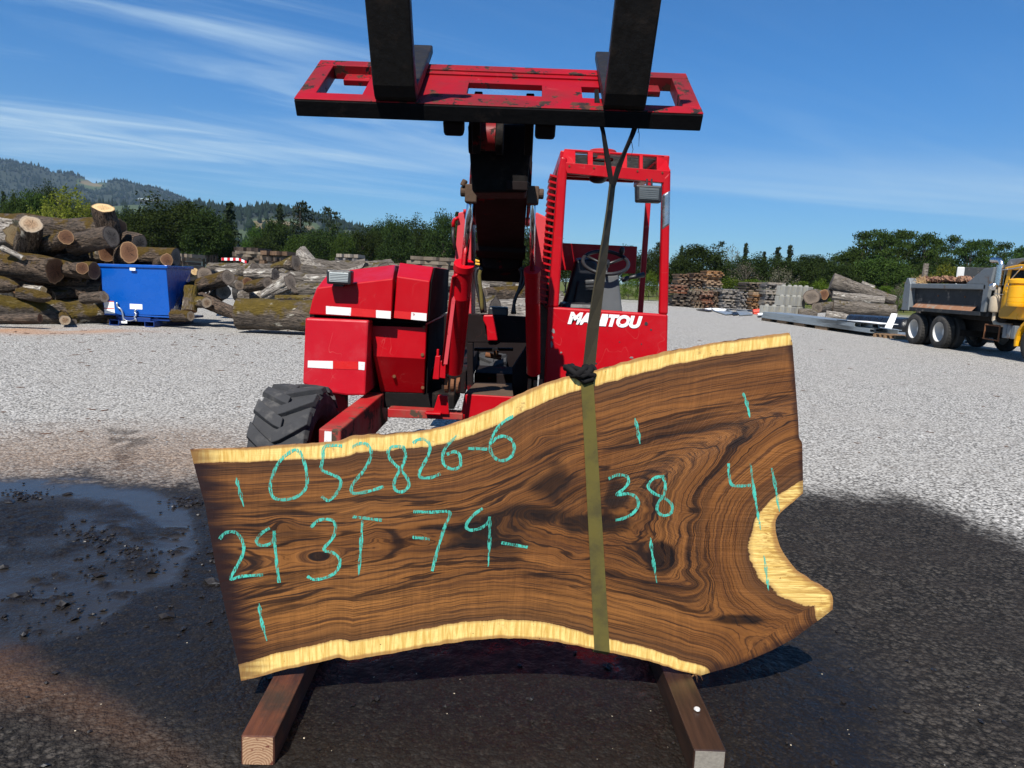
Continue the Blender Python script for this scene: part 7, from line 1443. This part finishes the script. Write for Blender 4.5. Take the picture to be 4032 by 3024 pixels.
# ================================================================== LITTER ON THE GROUND
def bits(name, n, fn, mat, label, seed, squash=.6):
    r = np.random.default_rng(seed); V_, F_ = [], []; k = 0; base = [(1, 0, 0), (-1, 0, 0), (0, 1, 0), (0, -1, 0), (0, 0, 1), (0, 0, -1), (.6, .6, .6), (-.6, .6, .6), (.6, -.6, .6), (-.6, -.6, .6)]
    fc = [(0, 2, 6), (2, 4, 6), (4, 0, 6), (2, 1, 7), (1, 4, 7), (4, 2, 7), (3, 0, 8), (0, 4, 8), (4, 3, 8), (1, 3, 9), (3, 4, 9), (4, 1, 9), (2, 0, 5), (1, 2, 5), (3, 1, 5), (0, 3, 5)]
    for _ in range(n):
        got = fn(r)
        if got is None: continue
        x, y, s, el = got; a = r.uniform(0, 6.28); ca, sa = cos(a), sin(a)
        for bx_, by_, bz_ in base:
            q = s * r.uniform(.65, 1.25); u, v = bx_ * q * el, by_ * q; V_.append((x + u * ca - v * sa, y + u * sa + v * ca, bz_ * q * squash + s * squash * .25))
        F_ += [tuple(k + i for i in f) for f in fc]; k += 10
    me = bpy.data.meshes.new(name); me.from_pydata(V_, [], F_); o = link_mesh(name, me, mat, None, False); tag(o, label, "litter", None, 'stuff')
def g_at(px, py): p = G(px, py); return p.x, p.y
def clods(r):
    if r.uniform() < .75:
        c = ((470, 2230, 170, 60), (350, 2110, 60, 30), (730, 1980, 30, 12), (120, 1950, 60, 20), (250, 2400, 180, 60), (830, 2200, 60, 120), (520, 2180, 60, 40))[r.integers(7)]; x, y = g_at(r.normal(c[0], c[2]), r.normal(c[1], c[3] * .8))
    else: x, y = g_at(r.uniform(-100, 4100), r.uniform(1950, 3050))
    return (x, y, r.uniform(.004, .013) * (1 + 1.6 * (r.uniform() < .07)), r.uniform(1, 1.7)) if y > 1.4 else None
bits("mud_clods", 600, clods, plain('black_mud_clod', (.013, .010, .008), .35, 0, .5, 20), "black wet mud clods scattered in the puddle and round the slab", 31)
def chips(r):
    if r.uniform() < .5: x, y = g_at(r.uniform(-100, 4100), r.uniform(1290, 1800))
    else: x, y = g_at(r.uniform(0, 1400), 1300 + abs(r.normal(0, 60)))
    return x, y, r.uniform(.008, .026) * (.5 + y / 20), r.uniform(1.2, 3.4)
bits("bark_chips", 260, chips, plain('dark_bark_chip', (.10, .055, .035), .9, 0, .6, 3), "dark bark chips strewn over the pale gravel", 32, .3)
def flecks(r):
    x, y = g_at(r.uniform(0, 4032), r.uniform(2350, 3020)); return x, y, r.uniform(.001, .0032), r.uniform(1, 2)
bits("pale_flecks", 55, flecks, plain('pale_wood_fleck', (.48, .40, .29), .8, 0, .4, 3), "tiny pale wood flecks on the black wet ground", 33)
def stones(r):
    y = r.uniform(5.0, 11); x = r.uniform(-.75, .75) * y;
    return (x, y, r.uniform(.005, .013), r.uniform(1, 1.5)) if y > 6.0 else None
bits("gravel_stones", 3500, stones, plain('pale_crushed_stone', (.27, .265, .26), .9, 0, .4, 3), "pale crushed stones lying loose on the gravel yard", 34)
mb = MB(); p_ = Vector((.672, 2.30, .100)); mb.loft([[p_ + Vector((cos(a) * .011 * (1 + .3 * sin(3 * a)), sin(a) * .013, 0)) for a in np.linspace(0, 6.28, 9)[:-1]], [p_ + Vector((cos(a) * .009, sin(a) * .010, .005)) for a in np.linspace(0, 6.28, 9)[:-1]]]); tag(mb.build("white_pebble", M['white_rim'], None), "small white pebble on top of the dark wet timber", "pebble")

# ================================================================== AIR
mb = MB(); mb.box((0, 1800, 330), (5200, 3880, 682)); hz_ = mb.build("haze", None)
hm = bpy.data.materials.new("haze"); hm.use_nodes = True; hn = hm.node_tree; hn.nodes.clear(); ho = hn.nodes.new("ShaderNodeOutputMaterial"); pv_ = hn.nodes.new("ShaderNodeVolumePrincipled")
pv_.inputs["Color"].default_value = (.55, .76, 1, 1); pv_.inputs["Density"].default_value = .00007; pv_.inputs["Anisotropy"].default_value = .2; hn.links.new(pv_.outputs[0], ho.inputs["Volume"]); hz_.data.materials.append(hm); hz_['kind'] = 'stuff'
